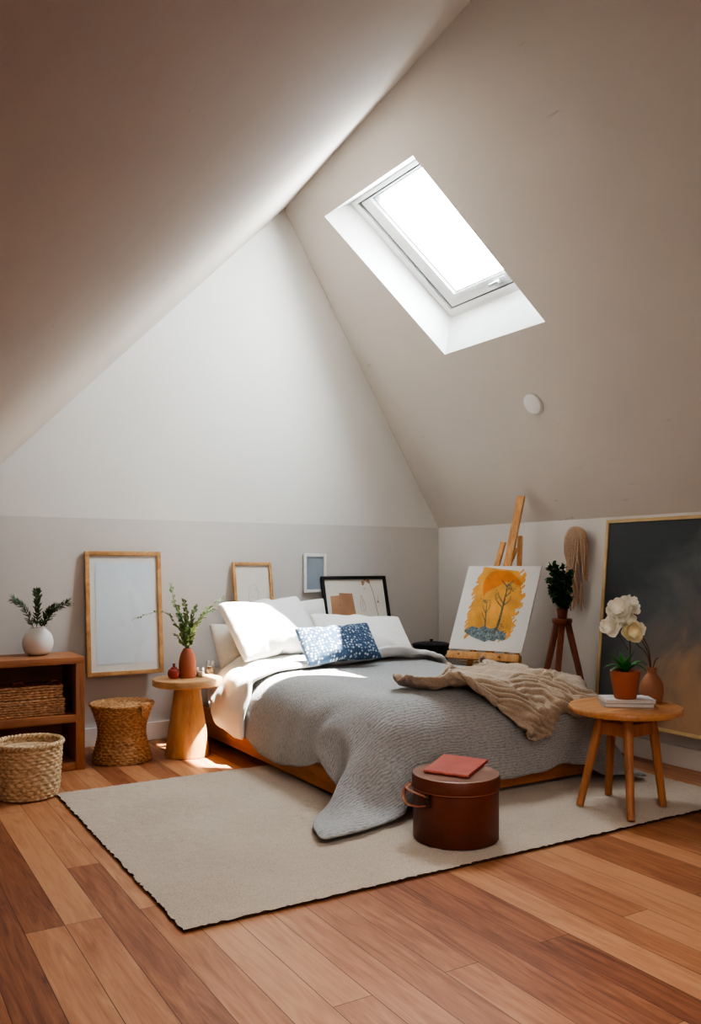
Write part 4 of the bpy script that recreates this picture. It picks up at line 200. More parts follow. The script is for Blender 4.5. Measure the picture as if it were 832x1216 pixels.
DATA['pillow_top'] = (28, 40, [
-658,-482,2,34,4,0,35,4,0,35,4,0,34,3,0,35,4,0,34,4,0,35,3,0,35,3,1,34,3,0,35,3,0,34,3,0,35,3,0,35,4,1,34,4,1,34,6,2,35,6,2,33,10,1,30,17,4,18,29,6,28,-18,-10,34,-10,-2,33,-9,-3,34,-7,0,34,-7,0,34,-5,0,35,-6,-1,34,-4,0,35,-5,0,35,-4,0,
34,-5,-1,35,-4,0,34,-4,0,35,-4,0,35,-4,0,34,-4,-1,35,-4,0,34,-4,0,35,-4,0,35,-4,0,0,36,0,-3,-4,46,0,-2,-1,-1,-1,1,1,0,1,0,-2,3,1,1,-3,-1,-2,6,0,2,-4,0,0,2,0,2,-1,1,2,1,-3,7,-10,-2,-9,9,0,-6,4,1,-8,4,-1,-3,-1,2,-9,3,5,-16,-2,15,-19,-8,
5,29,7,-9,32,-7,-8,-15,10,0,-2,0,0,4,-2,1,1,-1,-1,4,-2,1,-1,0,-1,2,-2,0,-1,0,0,1,2,0,1,-3,1,0,-1,-1,1,-1,0,2,-2,1,0,0,-1,1,0,1,2,-3,0,1,0,-5,4,-45,1,35,-1,-2,0,2,-2,-2,12,0,-1,3,0,0,0,0,2,-3,-1,-5,9,1,2,-5,0,-2,4,0,0,1,
0,-2,2,-2,4,-7,2,-4,8,2,3,-5,-1,-1,3,0,-1,0,-1,-7,7,0,-1,-1,0,0,2,1,-5,2,0,0,0,4,-4,2,1,2,-2,0,12,-8,1,3,-2,-1,0,0,1,-2,2,-1,-2,2,1,1,-1,-1,0,0,1,1,-2,0,1,1,-1,5,-8,0,0,0,0,-2,2,0,1,0,0,1,-3,0,0,-2,-4,3,-16,0,1,2,
0,36,0,1,0,-2,-3,0,7,0,-2,6,-1,-3,6,0,0,1,0,1,-2,0,-2,4,-1,-2,3,1,-1,-1,0,1,1,0,0,-1,0,-3,4,0,1,0,0,-3,1,-1,1,1,2,2,-3,-1,-1,2,0,-1,0,0,-5,4,1,-3,2,3,-6,1,5,7,-2,-1,4,-3,-2,5,-4,1,-1,1,-1,-4,4,0,4,-4,0,0,0,1,4,-5,
-1,0,0,0,1,-3,0,0,1,1,-1,1,-1,2,-3,0,2,-5,0,1,-2,-2,2,-7,0,0,-1,-1,-1,-2,1,35,0,-1,0,2,2,0,-4,-4,0,7,0,1,0,-1,-4,10,0,0,1,0,0,0,0,0,0,0,-2,4,-1,-3,3,1,0,1,0,-6,5,0,1,0,2,6,-6,0,3,-6,-1,-2,5,0,2,-4,-1,-2,4,1,-2,1,
0,-9,8,3,-11,5,2,17,-10,1,-3,3,-1,3,-3,0,-2,2,0,4,-4,1,2,-2,-1,1,-1,0,-1,1,0,3,-4,0,1,-1,0,-2,3,0,2,-5,0,2,-3,-1,0,-2,-1,1,-6,-2,0,-4,0,0,-1,1,0,1,0,35,0,-1,1,1,-1,0,3,2,0,-4,-1,-1,6,0,0,-2,-1,-1,4,0,0,2,0,-1,2,-1,1,0,
1,0,-2,0,-9,16,0,4,-4,0,0,-3,0,3,-3,-1,-4,7,1,4,-7,1,-2,5,1,3,-10,-1,1,3,0,0,-3,0,-1,4,2,-2,4,1,-3,5,2,-8,6,0,7,-6,-1,6,-10,0,-1,3,0,0,-2,-1,2,-4,1,0,0,-1,-1,0,0,1,0,0,1,-4,-1,0,-3,0,1,-1,-1,0,-3,1,0,1,0,0,3,-2,0,-4,
0,36,0,0,-1,1,1,0,-3,-1,0,4,0,0,0,-1,1,2,1,0,-3,-2,-1,4,0,0,3,1,0,1,-1,-1,5,0,0,-4,1,-1,2,-1,0,2,0,-2,5,2,4,-10,-1,-1,2,0,1,-3,0,-1,6,1,1,-8,0,1,0,0,0,-4,0,-1,3,0,0,3,1,-1,1,0,0,1,1,-2,6,-1,2,-7,1,1,0,0,0,2,
-1,0,-4,0,0,0,0,0,-4,-1,1,2,1,0,-2,-2,-1,-4,2,0,4,-2,0,-3,1,0,0,0,0,0,0,35,0,1,1,-2,-1,0,1,1,0,-1,-1,0,2,0,-1,1,-1,1,5,1,0,-4,0,0,-2,-1,-1,2,0,0,0,1,0,0,-1,1,2,1,0,1,-1,-1,-1,0,-1,6,1,1,-3,0,0,-1,0,1,-1,-1,0,1,
1,-1,-5,0,1,3,0,0,-3,0,-1,-1,0,1,2,-1,0,-4,2,0,4,0,0,1,-1,0,-1,1,0,2,0,-1,0,0,1,-2,0,0,0,0,-1,-1,-1,0,-2,2,1,4,-3,0,-5,2,0,4,0,0,0,-1,0,-3,0,36,-1,-1,-1,2,1,0,0,-1,0,0,1,1,-2,-1,0,2,1,-1,-1,0,0,2,0,1,1,0,0,-2,
0,0,-1,0,0,0,0,0,1,0,0,-1,0,0,2,0,0,-2,0,0,2,0,0,0,0,-1,-1,0,0,-1,0,1,1,0,-1,-3,0,1,3,0,0,-2,0,0,0,1,0,4,-2,0,-4,1,0,2,0,-1,0,0,0,-2,0,1,1,0,0,1,0,-1,1,0,1,-2,1,0,4,-1,0,-1,0,-1,-3,0,0,-1,-1,0,-1,1,0,2,
0,35,0,0,0,0,-1,1,3,1,0,-2,-1,-1,0,1,0,-1,0,1,-1,-1,0,2,1,-1,-1,0,1,2,0,0,-2,-1,0,5,1,-1,-6,0,0,2,0,1,-3,0,0,2,0,0,-1,0,0,0,0,0,-1,0,0,2,0,0,-1,0,0,2,0,0,-1,0,0,0,0,0,0,0,0,-1,0,0,2,0,-1,-1,1,1,2,-1,0,-3,
0,-1,2,0,0,1,0,1,-2,0,0,1,0,-1,-1,-1,0,-4,2,1,5,0,0,1,1,0,1,-2,0,-3,0,36,0,0,0,0,0,-1,-1,-1,0,1,1,1,1,0,0,-1,-1,-1,1,1,1,-1,0,0,-1,0,-1,1,0,0,2,1,1,-6,-1,0,4,0,0,-2,0,-1,1,0,0,1,0,0,-1,0,1,0,0,0,0,0,0,-1,
0,0,3,0,-1,-5,0,1,2,0,-1,1,0,0,0,0,0,1,0,0,-5,0,1,5,-1,0,-1,1,-1,2,0,1,-1,1,0,0,0,0,1,0,-1,3,-1,1,-2,2,0,3,-2,0,-4,-1,-1,-3,0,0,2,1,0,0,0,35,0,-1,0,2,0,1,-2,2,0,-1,-1,-1,1,-1,1,1,1,0,0,0,-1,-2,-1,0,2,1,1,-3,
0,0,0,0,-1,0,0,1,3,0,0,-2,0,0,2,0,0,-3,0,0,2,0,-1,-2,0,0,3,0,0,-1,0,0,1,0,1,-1,0,-1,-1,0,1,1,0,0,0,0,0,-2,0,0,5,0,-1,-6,0,0,1,0,1,3,0,0,1,0,-1,-3,0,0,3,0,1,-2,0,0,0,-2,-1,-5,2,0,4,1,1,2,0,0,-1,0,-1,0,
-1,35,0,1,1,-1,1,-1,-2,-2,1,4,0,0,1,1,-1,-3,0,0,0,0,1,4,0,0,-3,0,-1,0,0,1,0,-1,0,1,1,-1,-4,0,0,4,0,0,-2,0,1,1,0,0,-2,0,0,4,0,0,-4,0,0,1,0,0,-2,0,0,4,0,0,0,0,0,-2,0,-1,-3,0,0,3,0,0,1,0,1,1,1,0,0,-1,0,-3,
1,-1,1,-1,1,1,0,0,0,0,0,-3,1,-1,4,1,1,3,-1,0,-2,0,-1,2,-2,0,-7,1,1,3,0,36,0,0,-1,-2,-1,1,6,1,-1,-4,0,0,-2,0,1,3,0,0,-1,0,-1,-2,0,1,2,-1,0,0,1,-1,-1,0,0,0,0,1,2,0,0,-2,0,0,-1,0,-1,1,0,0,0,0,0,-2,0,0,4,0,0,-2,
0,0,-1,0,0,-1,0,0,-1,0,0,3,0,1,1,0,0,0,0,0,-4,0,0,2,0,-1,2,0,0,2,0,1,-3,0,0,2,0,-1,-1,0,0,1,0,1,-4,0,-1,3,1,0,2,-2,1,-5,2,-1,5,-1,0,-2,0,35,-1,1,1,0,0,-1,-2,-2,1,4,1,0,-3,0,-1,1,-1,1,1,1,0,-3,0,-1,2,0,0,0,
0,1,0,0,0,0,0,-1,-2,0,0,1,0,0,1,0,1,-1,0,0,2,0,0,1,0,0,-4,0,0,2,0,0,-1,0,0,3,0,0,-1,0,0,-3,0,0,3,0,-1,-1,0,0,3,0,0,0,0,1,-4,0,0,-1,0,-1,4,0,0,-2,0,1,-1,0,0,2,0,-1,0,0,1,0,0,0,0,2,-1,3,-3,1,-5,2,0,2,
-1,36,0,-1,-1,1,1,1,0,1,-1,-3,0,0,3,0,1,-1,0,-1,-1,0,0,0,0,1,1,0,0,-1,0,-1,0,0,0,-2,0,1,3,0,0,-3,0,0,0,0,-1,2,0,0,0,0,0,-1,0,0,-1,0,0,1,0,0,1,0,0,0,0,0,-1,0,0,2,0,0,-1,0,1,-1,1,0,1,-1,0,-3,0,-1,3,0,0,1,
0,1,-3,0,0,3,1,0,-1,-1,-1,-3,1,1,9,0,0,-5,-1,-1,-2,-1,1,-3,3,-1,7,-2,0,-2,0,35,0,0,1,0,-1,-1,0,1,1,0,-1,0,2,1,-1,-3,0,1,1,-1,0,1,1,-1,-4,0,1,1,0,0,1,0,0,2,0,-1,-4,0,0,2,0,1,1,0,0,-1,0,0,-2,0,0,2,0,0,0,0,0,0,
0,0,-3,0,0,0,0,0,3,0,0,0,0,0,0,0,0,0,0,-1,-1,0,0,2,0,1,-1,0,0,-2,0,0,3,0,-1,-4,0,0,3,1,1,2,-1,0,-6,0,-1,2,0,1,3,1,-1,3,-1,1,-3,1,-1,0,-1,35,0,1,0,-2,0,1,2,0,-1,0,0,1,-2,-1,0,1,1,-1,-2,1,1,-1,-1,0,2,0,-1,2,
0,0,-4,0,1,1,0,0,0,-1,0,2,1,-1,-3,0,0,2,0,0,0,0,0,-1,0,0,2,0,0,-1,0,0,2,0,0,0,0,0,-4,0,0,0,0,0,1,0,0,0,0,1,-1,0,0,1,0,0,1,0,-1,1,0,0,-1,0,1,1,0,0,-1,0,-1,2,0,0,0,0,1,-1,1,-1,1,-1,1,-3,1,-1,3,0,1,0,
0,36,0,0,0,-2,1,-1,-3,-1,1,2,0,-1,0,0,1,2,0,0,0,-1,-1,2,1,0,-2,0,1,-3,0,0,3,0,-1,-1,0,0,0,1,0,-1,-1,1,1,0,0,-1,0,0,-2,0,0,1,0,0,0,1,0,1,-1,0,0,0,0,-1,0,0,5,0,0,-3,0,0,-1,0,0,-1,0,0,3,0,-1,0,0,0,-1,0,1,-1,
0,0,0,0,-1,2,0,0,-1,0,1,-1,0,0,0,0,-1,3,-1,1,-4,1,-1,3,1,1,3,-1,-1,-2,-1,35,-1,-1,0,6,1,1,-5,0,-1,1,1,1,-1,0,-1,-3,0,0,1,0,1,-3,0,0,2,0,-1,0,0,0,0,0,1,-1,0,0,1,-1,0,1,1,-1,2,0,0,-4,0,0,4,0,1,-2,0,0,1,0,0,-3,
0,0,3,0,0,-2,0,0,-2,0,0,2,0,-1,2,0,0,0,0,0,-3,0,1,0,0,0,-1,1,0,4,-1,-1,-1,0,1,-1,0,0,2,0,0,-1,0,-1,1,0,1,0,1,-1,1,-1,1,-2,0,-1,0,0,0,2,0,35,0,1,0,-4,-3,0,6,2,1,-6,0,-1,2,0,1,0,0,0,-1,0,-1,1,0,0,-1,0,1,1,
0,0,-2,0,-1,3,0,0,-4,1,0,0,-1,1,-2,0,0,5,0,0,-2,0,-1,-3,0,0,0,0,0,2,0,0,-1,0,0,0,0,0,2,0,0,1,0,1,-3,0,0,4,0,0,1,0,0,0,0,-1,0,0,0,-1,0,1,-2,1,0,2,-1,-1,-2,0,0,2,0,1,-1,0,-1,0,0,1,2,1,-1,3,-1,1,-5,1,0,2,
-1,36,0,-1,0,3,3,-1,-6,-1,0,2,-1,1,0,1,-1,-2,1,0,-3,0,1,3,-1,0,-2,1,-1,-5,-1,0,3,1,0,-3,0,0,5,-1,1,0,1,-1,0,-1,0,-2,0,0,1,0,0,0,0,0,-2,0,0,-1,1,-1,-4,-1,1,7,0,0,-1,0,0,1,0,0,3,0,0,-1,0,0,-1,0,0,-1,0,1,1,-1,-1,-3,
1,0,4,-1,0,-4,1,1,5,0,0,0,0,-1,1,1,1,2,-1,-1,-2,1,1,2,-1,-1,-1,1,0,1,-1,35,0,1,0,-2,-1,1,1,0,0,1,1,-1,-4,1,0,-2,-1,1,3,0,-1,-4,1,0,0,0,0,1,0,0,-1,0,0,-2,0,0,-1,0,-2,-5,0,-1,-1,1,-1,-2,0,-3,-5,-2,5,10,0,0,0,0,1,1,
0,0,2,0,0,-2,0,1,2,0,-1,-1,-1,0,-2,0,0,-1,0,1,3,0,-2,-3,0,1,4,0,1,3,0,0,-1,0,0,4,0,0,-3,0,0,2,1,1,2,0,-1,-1,1,1,4,-1,-1,-2,1,1,3,-1,0,-1,-1,36,0,1,0,-3,-1,-1,3,1,0,-2,1,1,-2,-1,0,1,1,-1,-5,0,-1,-2,0,-1,-4,0,1,3,
1,-1,-2,-1,-1,-2,0,0,-3,1,-1,1,0,-1,-2,-1,-4,-6,0,2,2,0,1,1,-1,3,5,0,0,1,0,2,4,1,-2,-3,-1,-2,-4,0,-3,-5,-1,-6,-6,0,1,2,-1,5,5,0,6,10,0,-1,-5,1,1,3,-1,0,1,1,1,3,0,0,2,0,1,1,0,0,1,0,1,4,1,-1,-2,1,1,6,0,-1,-1,0,0,0,
-1,35,-1,0,0,1,1,1,-2,0,0,-2,1,-2,-5,0,0,-3,0,-1,0,1,0,-3,0,1,3,-1,-3,-5,0,0,-2,1,0,1,0,-1,-1,-1,-3,-5,0,-1,-1,0,-1,-1,0,4,4,-1,0,0,1,1,1,0,-2,-3,-1,2,3,0,-2,-3,1,0,1,-3,-5,-5,0,1,1,0,2,2,1,-1,-2,-1,3,4,0,3,6,0,0,0,
1,1,2,-1,0,-2,0,0,0,1,1,4,-1,0,-1,1,2,7,1,1,5,0,-1,-1,0,0,1,1,0,1,-1,35,0,1,1,-3,0,-1,0,2,-1,-7,-1,0,-1,1,-2,-5,0,0,-1,0,-1,-1,0,-2,-3,0,2,3,0,-2,-4,0,1,1,0,-2,-2,-1,-2,-3,-1,-3,-3,1,5,6,-1,1,2,1,0,0,0,-1,-2,-1,4,7,
1,-3,-5,0,2,1,-1,-3,-3,-1,-1,-1,0,-3,-3,0,2,2,-1,0,1,0,1,0,0,0,0,0,2,3,0,0,-1,0,2,4,0,2,4,0,-2,-4,1,1,3,-1,0,-1,0,2,7,2,2,5,0,0,0,2,0,4,-2,36,0,1,-1,-1,3,-1,-11,-1,-2,-2,1,0,-2,0,-1,-1,0,0,-1,-1,1,3,0,0,-2,1,-3,-4,
0,2,3,0,-4,-5,-1,1,1,1,1,2,-1,-3,-5,-1,5,5,-1,1,3,2,-3,-6,-1,-2,-1,1,0,-1,-1,1,1,0,0,2,0,-1,-3,2,3,4,-2,-2,-3,-4,5,10,1,-1,-3,2,-5,-9,-1,2,4,0,0,0,0,1,2,0,0,1,0,-1,-2,0,3,5,0,1,2,1,-1,-1,-1,0,-1,0,1,3,3,2,14,0,0,-1,
-1,35,0,3,-3,-44,-1,-2,-2,1,0,-2,0,-2,-1,-1,1,1,0,-1,-1,1,-1,-3,-1,-1,1,0,2,-1,-1,-1,-1,0,2,2,1,1,-1,0,5,4,2,8,9,1,-6,-6,1,-8,-8,0,-6,-2,0,-5,-1,0,-7,-3,0,-7,0,-5,-17,0,-9,29,2,1,13,6,3,14,13,4,-8,-13,0,-3,1,-1,-1,3,1,-2,-3,0,-1,-2,
-1,0,1,1,-1,0,0,1,2,-1,0,-1,0,0,1,0,1,1,0,1,1,0,0,2,0,2,0,4,4,45,
])
DATA['pillow_under'] = (26, 38, [
-627,-447,-43,35,1,-2,35,3,0,35,3,-2,34,3,0,35,3,-1,35,4,1,34,2,-3,35,2,-3,35,4,3,34,4,0,35,4,0,35,5,1,34,5,-1,32,11,9,35,1,-3,34,-1,-5,32,13,3,22,27,6,34,8,5,31,-15,-6,33,-10,-2,32,-12,-5,33,-12,-4,34,-8,-1,35,-1,4,34,-4,1,35,-5,-2,34,-3,1,35,-7,-3,
34,-4,0,35,-3,2,35,-3,1,34,-3,1,35,-3,1,35,-4,1,35,-2,3,34,-2,2,-1,36,-1,0,0,-4,-2,-4,-11,0,0,0,0,0,0,0,-1,-3,0,-1,0,0,-1,-1,0,3,5,0,-2,-5,0,1,2,0,-5,-7,0,-1,-1,-1,5,6,2,-4,-7,0,1,4,-2,-8,-6,2,-9,-5,9,-11,-1,-5,11,-1,3,14,8,1,0,1,
-1,-2,0,-2,-3,-3,1,4,2,-1,2,2,1,1,-1,-1,3,6,1,-1,-1,-1,2,3,1,-2,-2,-1,3,3,0,-1,-1,1,0,1,-1,0,0,0,3,4,-1,0,1,-1,2,10,0,35,-2,-3,-1,-8,1,1,2,-1,-2,-6,1,-1,-2,-1,-1,-1,0,-2,-5,1,2,3,-1,-2,-1,0,3,3,0,-5,-6,0,0,-1,-1,-2,-1,1,-2,-2,
1,-4,-3,-1,5,3,0,1,0,0,-9,-5,3,-8,-3,4,-9,0,-2,13,2,1,8,2,-1,-3,-2,2,4,3,-1,2,2,1,0,0,-1,6,8,0,-2,-4,0,-1,0,0,0,-1,0,3,4,1,-1,-1,-1,2,3,0,1,2,0,2,5,0,1,1,-1,1,7,-3,1,6,0,36,-2,-1,-1,-1,-1,0,-2,0,0,-2,-1,-2,-7,0,0,0,
0,0,0,0,-1,-1,0,-2,-6,0,-1,0,0,-1,-2,0,1,2,0,-2,-3,1,-5,-5,0,1,1,0,1,1,0,0,0,0,2,1,1,-10,-7,1,-7,-2,3,-7,-3,-2,13,6,1,3,1,2,5,4,0,2,2,-1,1,1,0,0,-1,1,0,0,-1,1,0,1,3,5,-1,3,7,0,-1,-3,0,1,3,0,1,2,-1,1,2,-1,0,5,
-1,1,3,1,-1,-2,0,35,-1,0,1,1,0,0,-2,-1,-1,-2,-1,0,-1,1,-1,-2,-1,0,-4,-1,-2,-5,0,0,-1,0,-4,-5,1,2,2,-1,1,2,1,0,0,-1,-3,-3,0,-2,-3,0,-1,-3,1,1,2,1,2,3,0,3,5,0,-5,-9,-1,-6,-3,2,-11,-6,4,14,7,-1,7,9,-1,3,4,1,-5,-8,0,-3,-3,0,3,4,
0,3,5,-1,3,7,1,-1,-6,-1,2,8,0,0,-2,-2,1,6,1,-1,0,-1,0,2,0,1,0,1,0,-1,0,36,-1,1,-1,1,-2,0,-3,0,0,1,1,1,-1,-1,0,-2,0,-1,0,0,0,-1,0,-1,-1,-1,1,-3,0,-1,-1,0,-1,-2,-1,0,-2,1,0,0,-1,-2,-3,1,-7,-8,1,8,9,0,1,1,0,-1,-2,1,2,5,
1,0,2,0,1,0,-1,0,1,1,-1,-4,1,-3,-4,0,3,5,0,-1,1,0,1,3,0,1,4,0,-1,-7,-1,1,6,0,-1,-1,0,1,6,1,0,-4,-1,1,4,-1,0,0,0,-1,1,0,0,0,0,35,2,-1,1,-4,2,0,3,-1,0,-3,-1,-1,0,0,0,0,0,0,-1,0,1,-1,0,0,0,0,-1,0,0,0,-2,0,0,1,
1,1,0,-1,0,2,1,0,-2,-1,0,2,1,-1,-3,0,0,0,0,0,2,0,0,1,0,1,0,0,-1,0,0,0,1,0,0,-4,1,0,0,0,0,0,0,1,2,0,0,-2,0,-1,0,0,0,4,0,0,-3,0,1,3,0,0,-2,-1,0,3,0,0,-1,0,0,3,-1,0,1,1,0,-3,0,35,-3,0,1,1,0,0,1,0,0,1,
0,0,-2,0,0,0,0,0,-1,0,-1,1,0,0,0,0,1,-1,-1,0,1,1,0,-2,-1,-1,1,1,0,-3,-1,0,4,1,1,0,0,0,-1,0,0,1,0,0,0,0,0,1,0,0,0,0,0,0,0,0,2,0,0,1,0,0,-2,-1,-1,2,1,0,-3,0,0,1,0,1,-2,0,0,-2,0,0,3,0,0,-1,0,-1,1,0,0,-1,
0,0,3,0,0,-2,1,0,-1,-1,0,3,0,36,0,0,-1,2,-1,0,-4,0,0,-1,1,0,2,-1,0,-1,0,1,1,0,0,-2,1,0,2,0,-1,2,0,0,-3,-1,1,0,1,0,1,0,0,0,0,0,0,0,-1,3,0,1,-1,0,-1,1,0,1,-3,0,0,2,0,0,0,-1,0,0,1,0,-2,0,-1,1,0,0,1,1,1,-2,
-1,0,1,0,0,-1,0,0,1,0,0,0,0,-1,1,0,0,-2,0,1,1,1,0,-1,-1,0,-1,0,0,1,0,0,0,0,0,0,0,35,2,0,1,-3,0,0,1,0,0,-1,-1,0,0,1,0,0,0,-1,1,0,0,1,-1,1,-3,1,0,-1,0,0,3,0,-1,1,0,1,-2,0,-1,5,0,1,-3,0,0,-3,0,-1,3,0,1,-2,
0,-1,3,0,0,-1,0,0,1,0,0,-1,0,0,-4,0,1,3,0,0,-2,0,0,2,0,0,-1,0,0,2,0,0,-2,0,-1,2,0,1,-2,0,0,0,0,0,-1,0,-1,2,1,0,-2,0,0,1,0,0,0,-1,0,1,0,36,0,1,-1,2,-1,0,-3,0,0,0,0,0,0,-1,1,-2,1,0,3,0,0,-2,0,-1,3,-1,0,-2,
1,1,1,0,0,-1,0,-1,2,-1,1,-5,1,0,2,0,0,4,0,0,-1,0,0,0,0,0,-1,0,0,1,0,0,-3,0,0,3,0,0,1,0,0,0,0,0,0,0,0,-4,0,-1,7,0,0,-6,0,0,3,0,1,-2,0,0,0,1,-1,-1,0,0,0,-1,1,1,0,0,0,0,0,-1,-1,0,2,1,0,-1,-1,35,-2,1,1,1,
-1,0,1,1,0,0,0,0,-2,0,-1,2,-1,0,-2,1,1,4,0,0,-6,0,0,4,0,-1,0,0,0,3,0,1,-2,1,0,1,-1,-1,3,0,0,-5,0,0,2,0,0,-2,0,0,1,0,0,-1,-1,0,4,1,0,-3,0,0,2,0,0,-4,0,0,1,-1,0,4,1,1,-7,0,0,5,0,0,-4,0,-1,2,1,0,-3,-1,1,3,
0,0,1,0,0,-3,0,-1,4,0,0,-3,0,0,0,0,0,1,0,36,-1,0,-1,2,1,0,0,-2,0,-1,0,0,0,1,1,1,0,0,-1,-1,-1,-1,1,0,4,0,1,-2,-1,0,-1,1,0,-1,0,-1,1,-1,0,-2,1,1,1,0,0,1,0,0,-2,0,0,5,0,0,-2,-1,0,-4,1,0,2,0,0,2,0,0,2,0,0,-2,
0,0,3,1,0,-7,-1,0,3,0,-1,0,0,0,1,1,1,0,-1,0,1,0,0,-3,0,-1,1,1,0,0,-1,1,0,1,0,-1,0,0,1,-1,0,-1,1,35,3,-3,0,-7,1,1,1,1,0,1,0,0,3,0,-1,-1,0,1,0,0,0,-4,-1,0,2,1,-1,4,0,0,-2,0,1,0,0,0,2,0,0,2,0,-1,-4,0,0,2,
0,0,3,0,0,-6,0,0,4,0,1,2,0,0,-4,0,-1,2,0,1,-5,0,-1,5,0,0,-4,-1,0,4,1,0,-1,0,1,0,0,0,-1,0,0,-1,0,-1,0,0,0,1,0,1,-3,0,0,2,1,-1,-5,-1,0,5,1,0,-3,-1,0,4,-1,36,-1,0,0,0,0,-1,2,1,0,0,0,1,-1,-1,0,0,1,-1,0,0,0,5,
0,1,-3,0,0,-4,0,0,4,0,-1,-3,-1,0,-2,1,1,2,0,0,3,0,0,-1,0,0,-1,0,0,3,0,0,-1,0,-1,1,0,0,0,0,1,-5,0,-1,5,0,1,-3,0,0,2,0,0,0,0,0,0,0,0,-1,0,-1,0,0,0,-2,0,1,1,0,0,0,0,0,0,0,-1,1,0,1,0,1,0,-1,-2,0,3,0,0,-1,
1,35,2,0,0,1,-2,1,-5,0,0,4,0,-1,-2,1,0,0,0,1,1,0,0,-1,0,-1,0,0,0,2,0,1,-2,0,0,1,0,0,1,0,-1,1,0,0,-1,0,0,0,0,0,-3,0,0,2,-1,1,-1,1,0,-2,0,0,3,0,0,3,0,0,-2,0,0,-2,0,-1,2,0,0,3,0,0,-4,0,0,0,0,1,2,0,0,-1,
0,0,2,0,-1,-2,1,0,-2,-1,1,-1,1,0,0,-3,-1,4,3,0,-5,1,0,-2,-3,35,-5,2,1,2,2,-1,6,-1,0,-4,0,1,2,0,0,2,-1,-1,-3,1,1,1,0,0,1,0,0,0,0,-1,0,0,0,2,0,0,-1,0,1,-2,0,0,-1,0,0,2,0,0,1,0,0,-1,0,-1,-1,0,0,1,0,0,-3,0,0,1,
0,0,2,0,0,2,0,1,-2,0,0,-3,0,0,3,0,0,-1,0,-1,0,0,0,3,0,0,-4,1,1,0,-1,0,4,1,-1,-4,-1,0,3,2,1,-5,-4,-1,8,-1,0,3,0,36,1,0,-1,0,-1,1,-2,1,0,2,0,-1,0,0,1,-2,0,0,3,0,-1,0,0,0,0,-1,1,-2,1,0,2,0,0,-2,0,0,3,0,-1,0,
0,0,-1,0,1,0,0,0,-1,-1,0,0,1,0,0,0,0,4,0,0,0,0,0,0,0,0,-4,0,0,2,-1,0,1,1,-1,-1,0,0,-1,0,0,1,0,1,0,0,0,-2,0,0,1,0,-1,-1,0,0,0,0,1,2,0,0,-2,0,-1,0,2,1,-4,2,-1,-4,0,35,0,-1,1,0,2,-1,4,-2,1,-3,2,0,3,-1,-1,-2,
0,0,-2,0,1,4,0,0,-2,0,-1,1,0,0,0,0,1,2,0,0,-6,0,0,3,0,0,0,0,-1,0,0,0,3,0,0,-2,0,0,2,0,0,-5,0,1,4,0,-1,-4,0,0,3,0,0,0,0,0,-3,0,1,5,0,0,-2,-1,0,1,1,0,-3,0,-1,2,0,0,0,0,1,1,0,0,-2,0,0,-2,0,-1,3,1,1,-2,
1,-1,-4,-3,0,7,0,36,2,1,-1,3,-2,1,-6,1,-1,1,-1,1,-1,1,0,3,0,0,3,-1,-1,-5,1,0,4,0,1,-2,0,0,0,0,-1,0,0,0,4,0,0,-5,0,1,3,0,0,0,-1,0,-4,1,0,3,0,0,-1,0,0,2,0,-1,-2,0,1,3,0,0,1,0,0,-3,0,0,2,0,0,-3,0,-1,2,0,0,-1,
0,0,1,0,1,-3,0,0,2,-1,0,2,1,-1,-3,0,0,2,0,1,-4,0,-1,1,-1,0,4,2,1,-7,0,35,3,-1,1,-4,0,-1,0,1,1,3,0,-1,2,0,0,0,0,1,-2,1,0,2,-1,0,0,1,-1,5,-1,0,-3,0,0,-1,1,1,1,-1,0,2,0,-1,-2,0,0,-2,0,0,1,0,1,-2,0,0,-1,0,0,1,
0,0,-1,0,-1,2,0,0,-1,-1,0,3,1,0,0,0,0,0,-1,1,1,1,0,-1,-1,-1,2,0,0,-1,1,0,-4,0,0,-1,0,1,3,0,0,-3,0,-1,1,0,1,-2,1,0,-1,0,-1,0,-2,36,-2,0,-1,0,3,1,6,-1,-1,-1,0,1,-1,0,0,2,1,-1,3,-1,0,1,1,0,0,0,0,-1,0,-1,4,0,0,2,
0,0,-3,0,-1,4,0,1,-3,0,0,2,0,1,-2,-1,0,-4,0,0,2,0,0,0,0,-1,3,-1,-1,4,-1,1,-1,1,0,-5,0,0,2,0,0,-2,0,0,-2,0,0,0,1,1,-3,-1,0,1,0,0,1,1,0,-2,-1,0,-2,1,0,1,1,1,-3,0,-1,1,0,0,-4,0,1,2,-1,35,-3,1,1,4,-1,-1,-1,1,1,4,
0,-1,0,1,0,3,0,-1,1,1,0,2,-1,0,0,0,-1,1,1,1,1,-1,0,1,0,-4,6,0,3,-6,0,-1,5,0,1,-4,0,-2,3,-1,-10,13,-1,4,-5,0,5,-5,-1,2,-4,1,1,-2,0,0,-1,0,-1,5,0,1,-5,0,0,0,0,0,2,0,1,-2,0,0,-2,0,0,0,0,1,-1,0,0,-2,0,0,1,0,0,-3,
0,0,-3,1,1,-2,0,0,2,2,-1,-4,1,35,6,-1,0,-2,0,1,-2,1,-1,3,1,-1,5,0,-1,3,-1,1,0,0,-1,0,1,-1,2,0,0,3,-1,0,-1,1,-1,0,0,0,3,0,-2,2,0,2,-4,0,-3,4,0,-2,3,-1,-2,2,1,-7,6,-3,6,-5,-1,6,-6,0,3,-7,1,-1,2,0,0,1,-1,-2,4,0,2,-3,
1,1,-2,-1,0,-1,0,0,1,1,1,-2,0,-1,0,-1,0,1,1,3,-9,0,0,2,0,0,-1,1,0,-5,1,1,-2,-1,0,0,-2,36,-1,1,0,0,2,-2,11,1,-1,4,-1,0,0,0,-1,1,1,-1,3,0,1,-2,0,0,2,-1,0,-2,1,-3,5,0,1,0,0,0,-1,0,-2,2,0,-1,2,0,-1,1,0,-1,1,-1,-1,2,
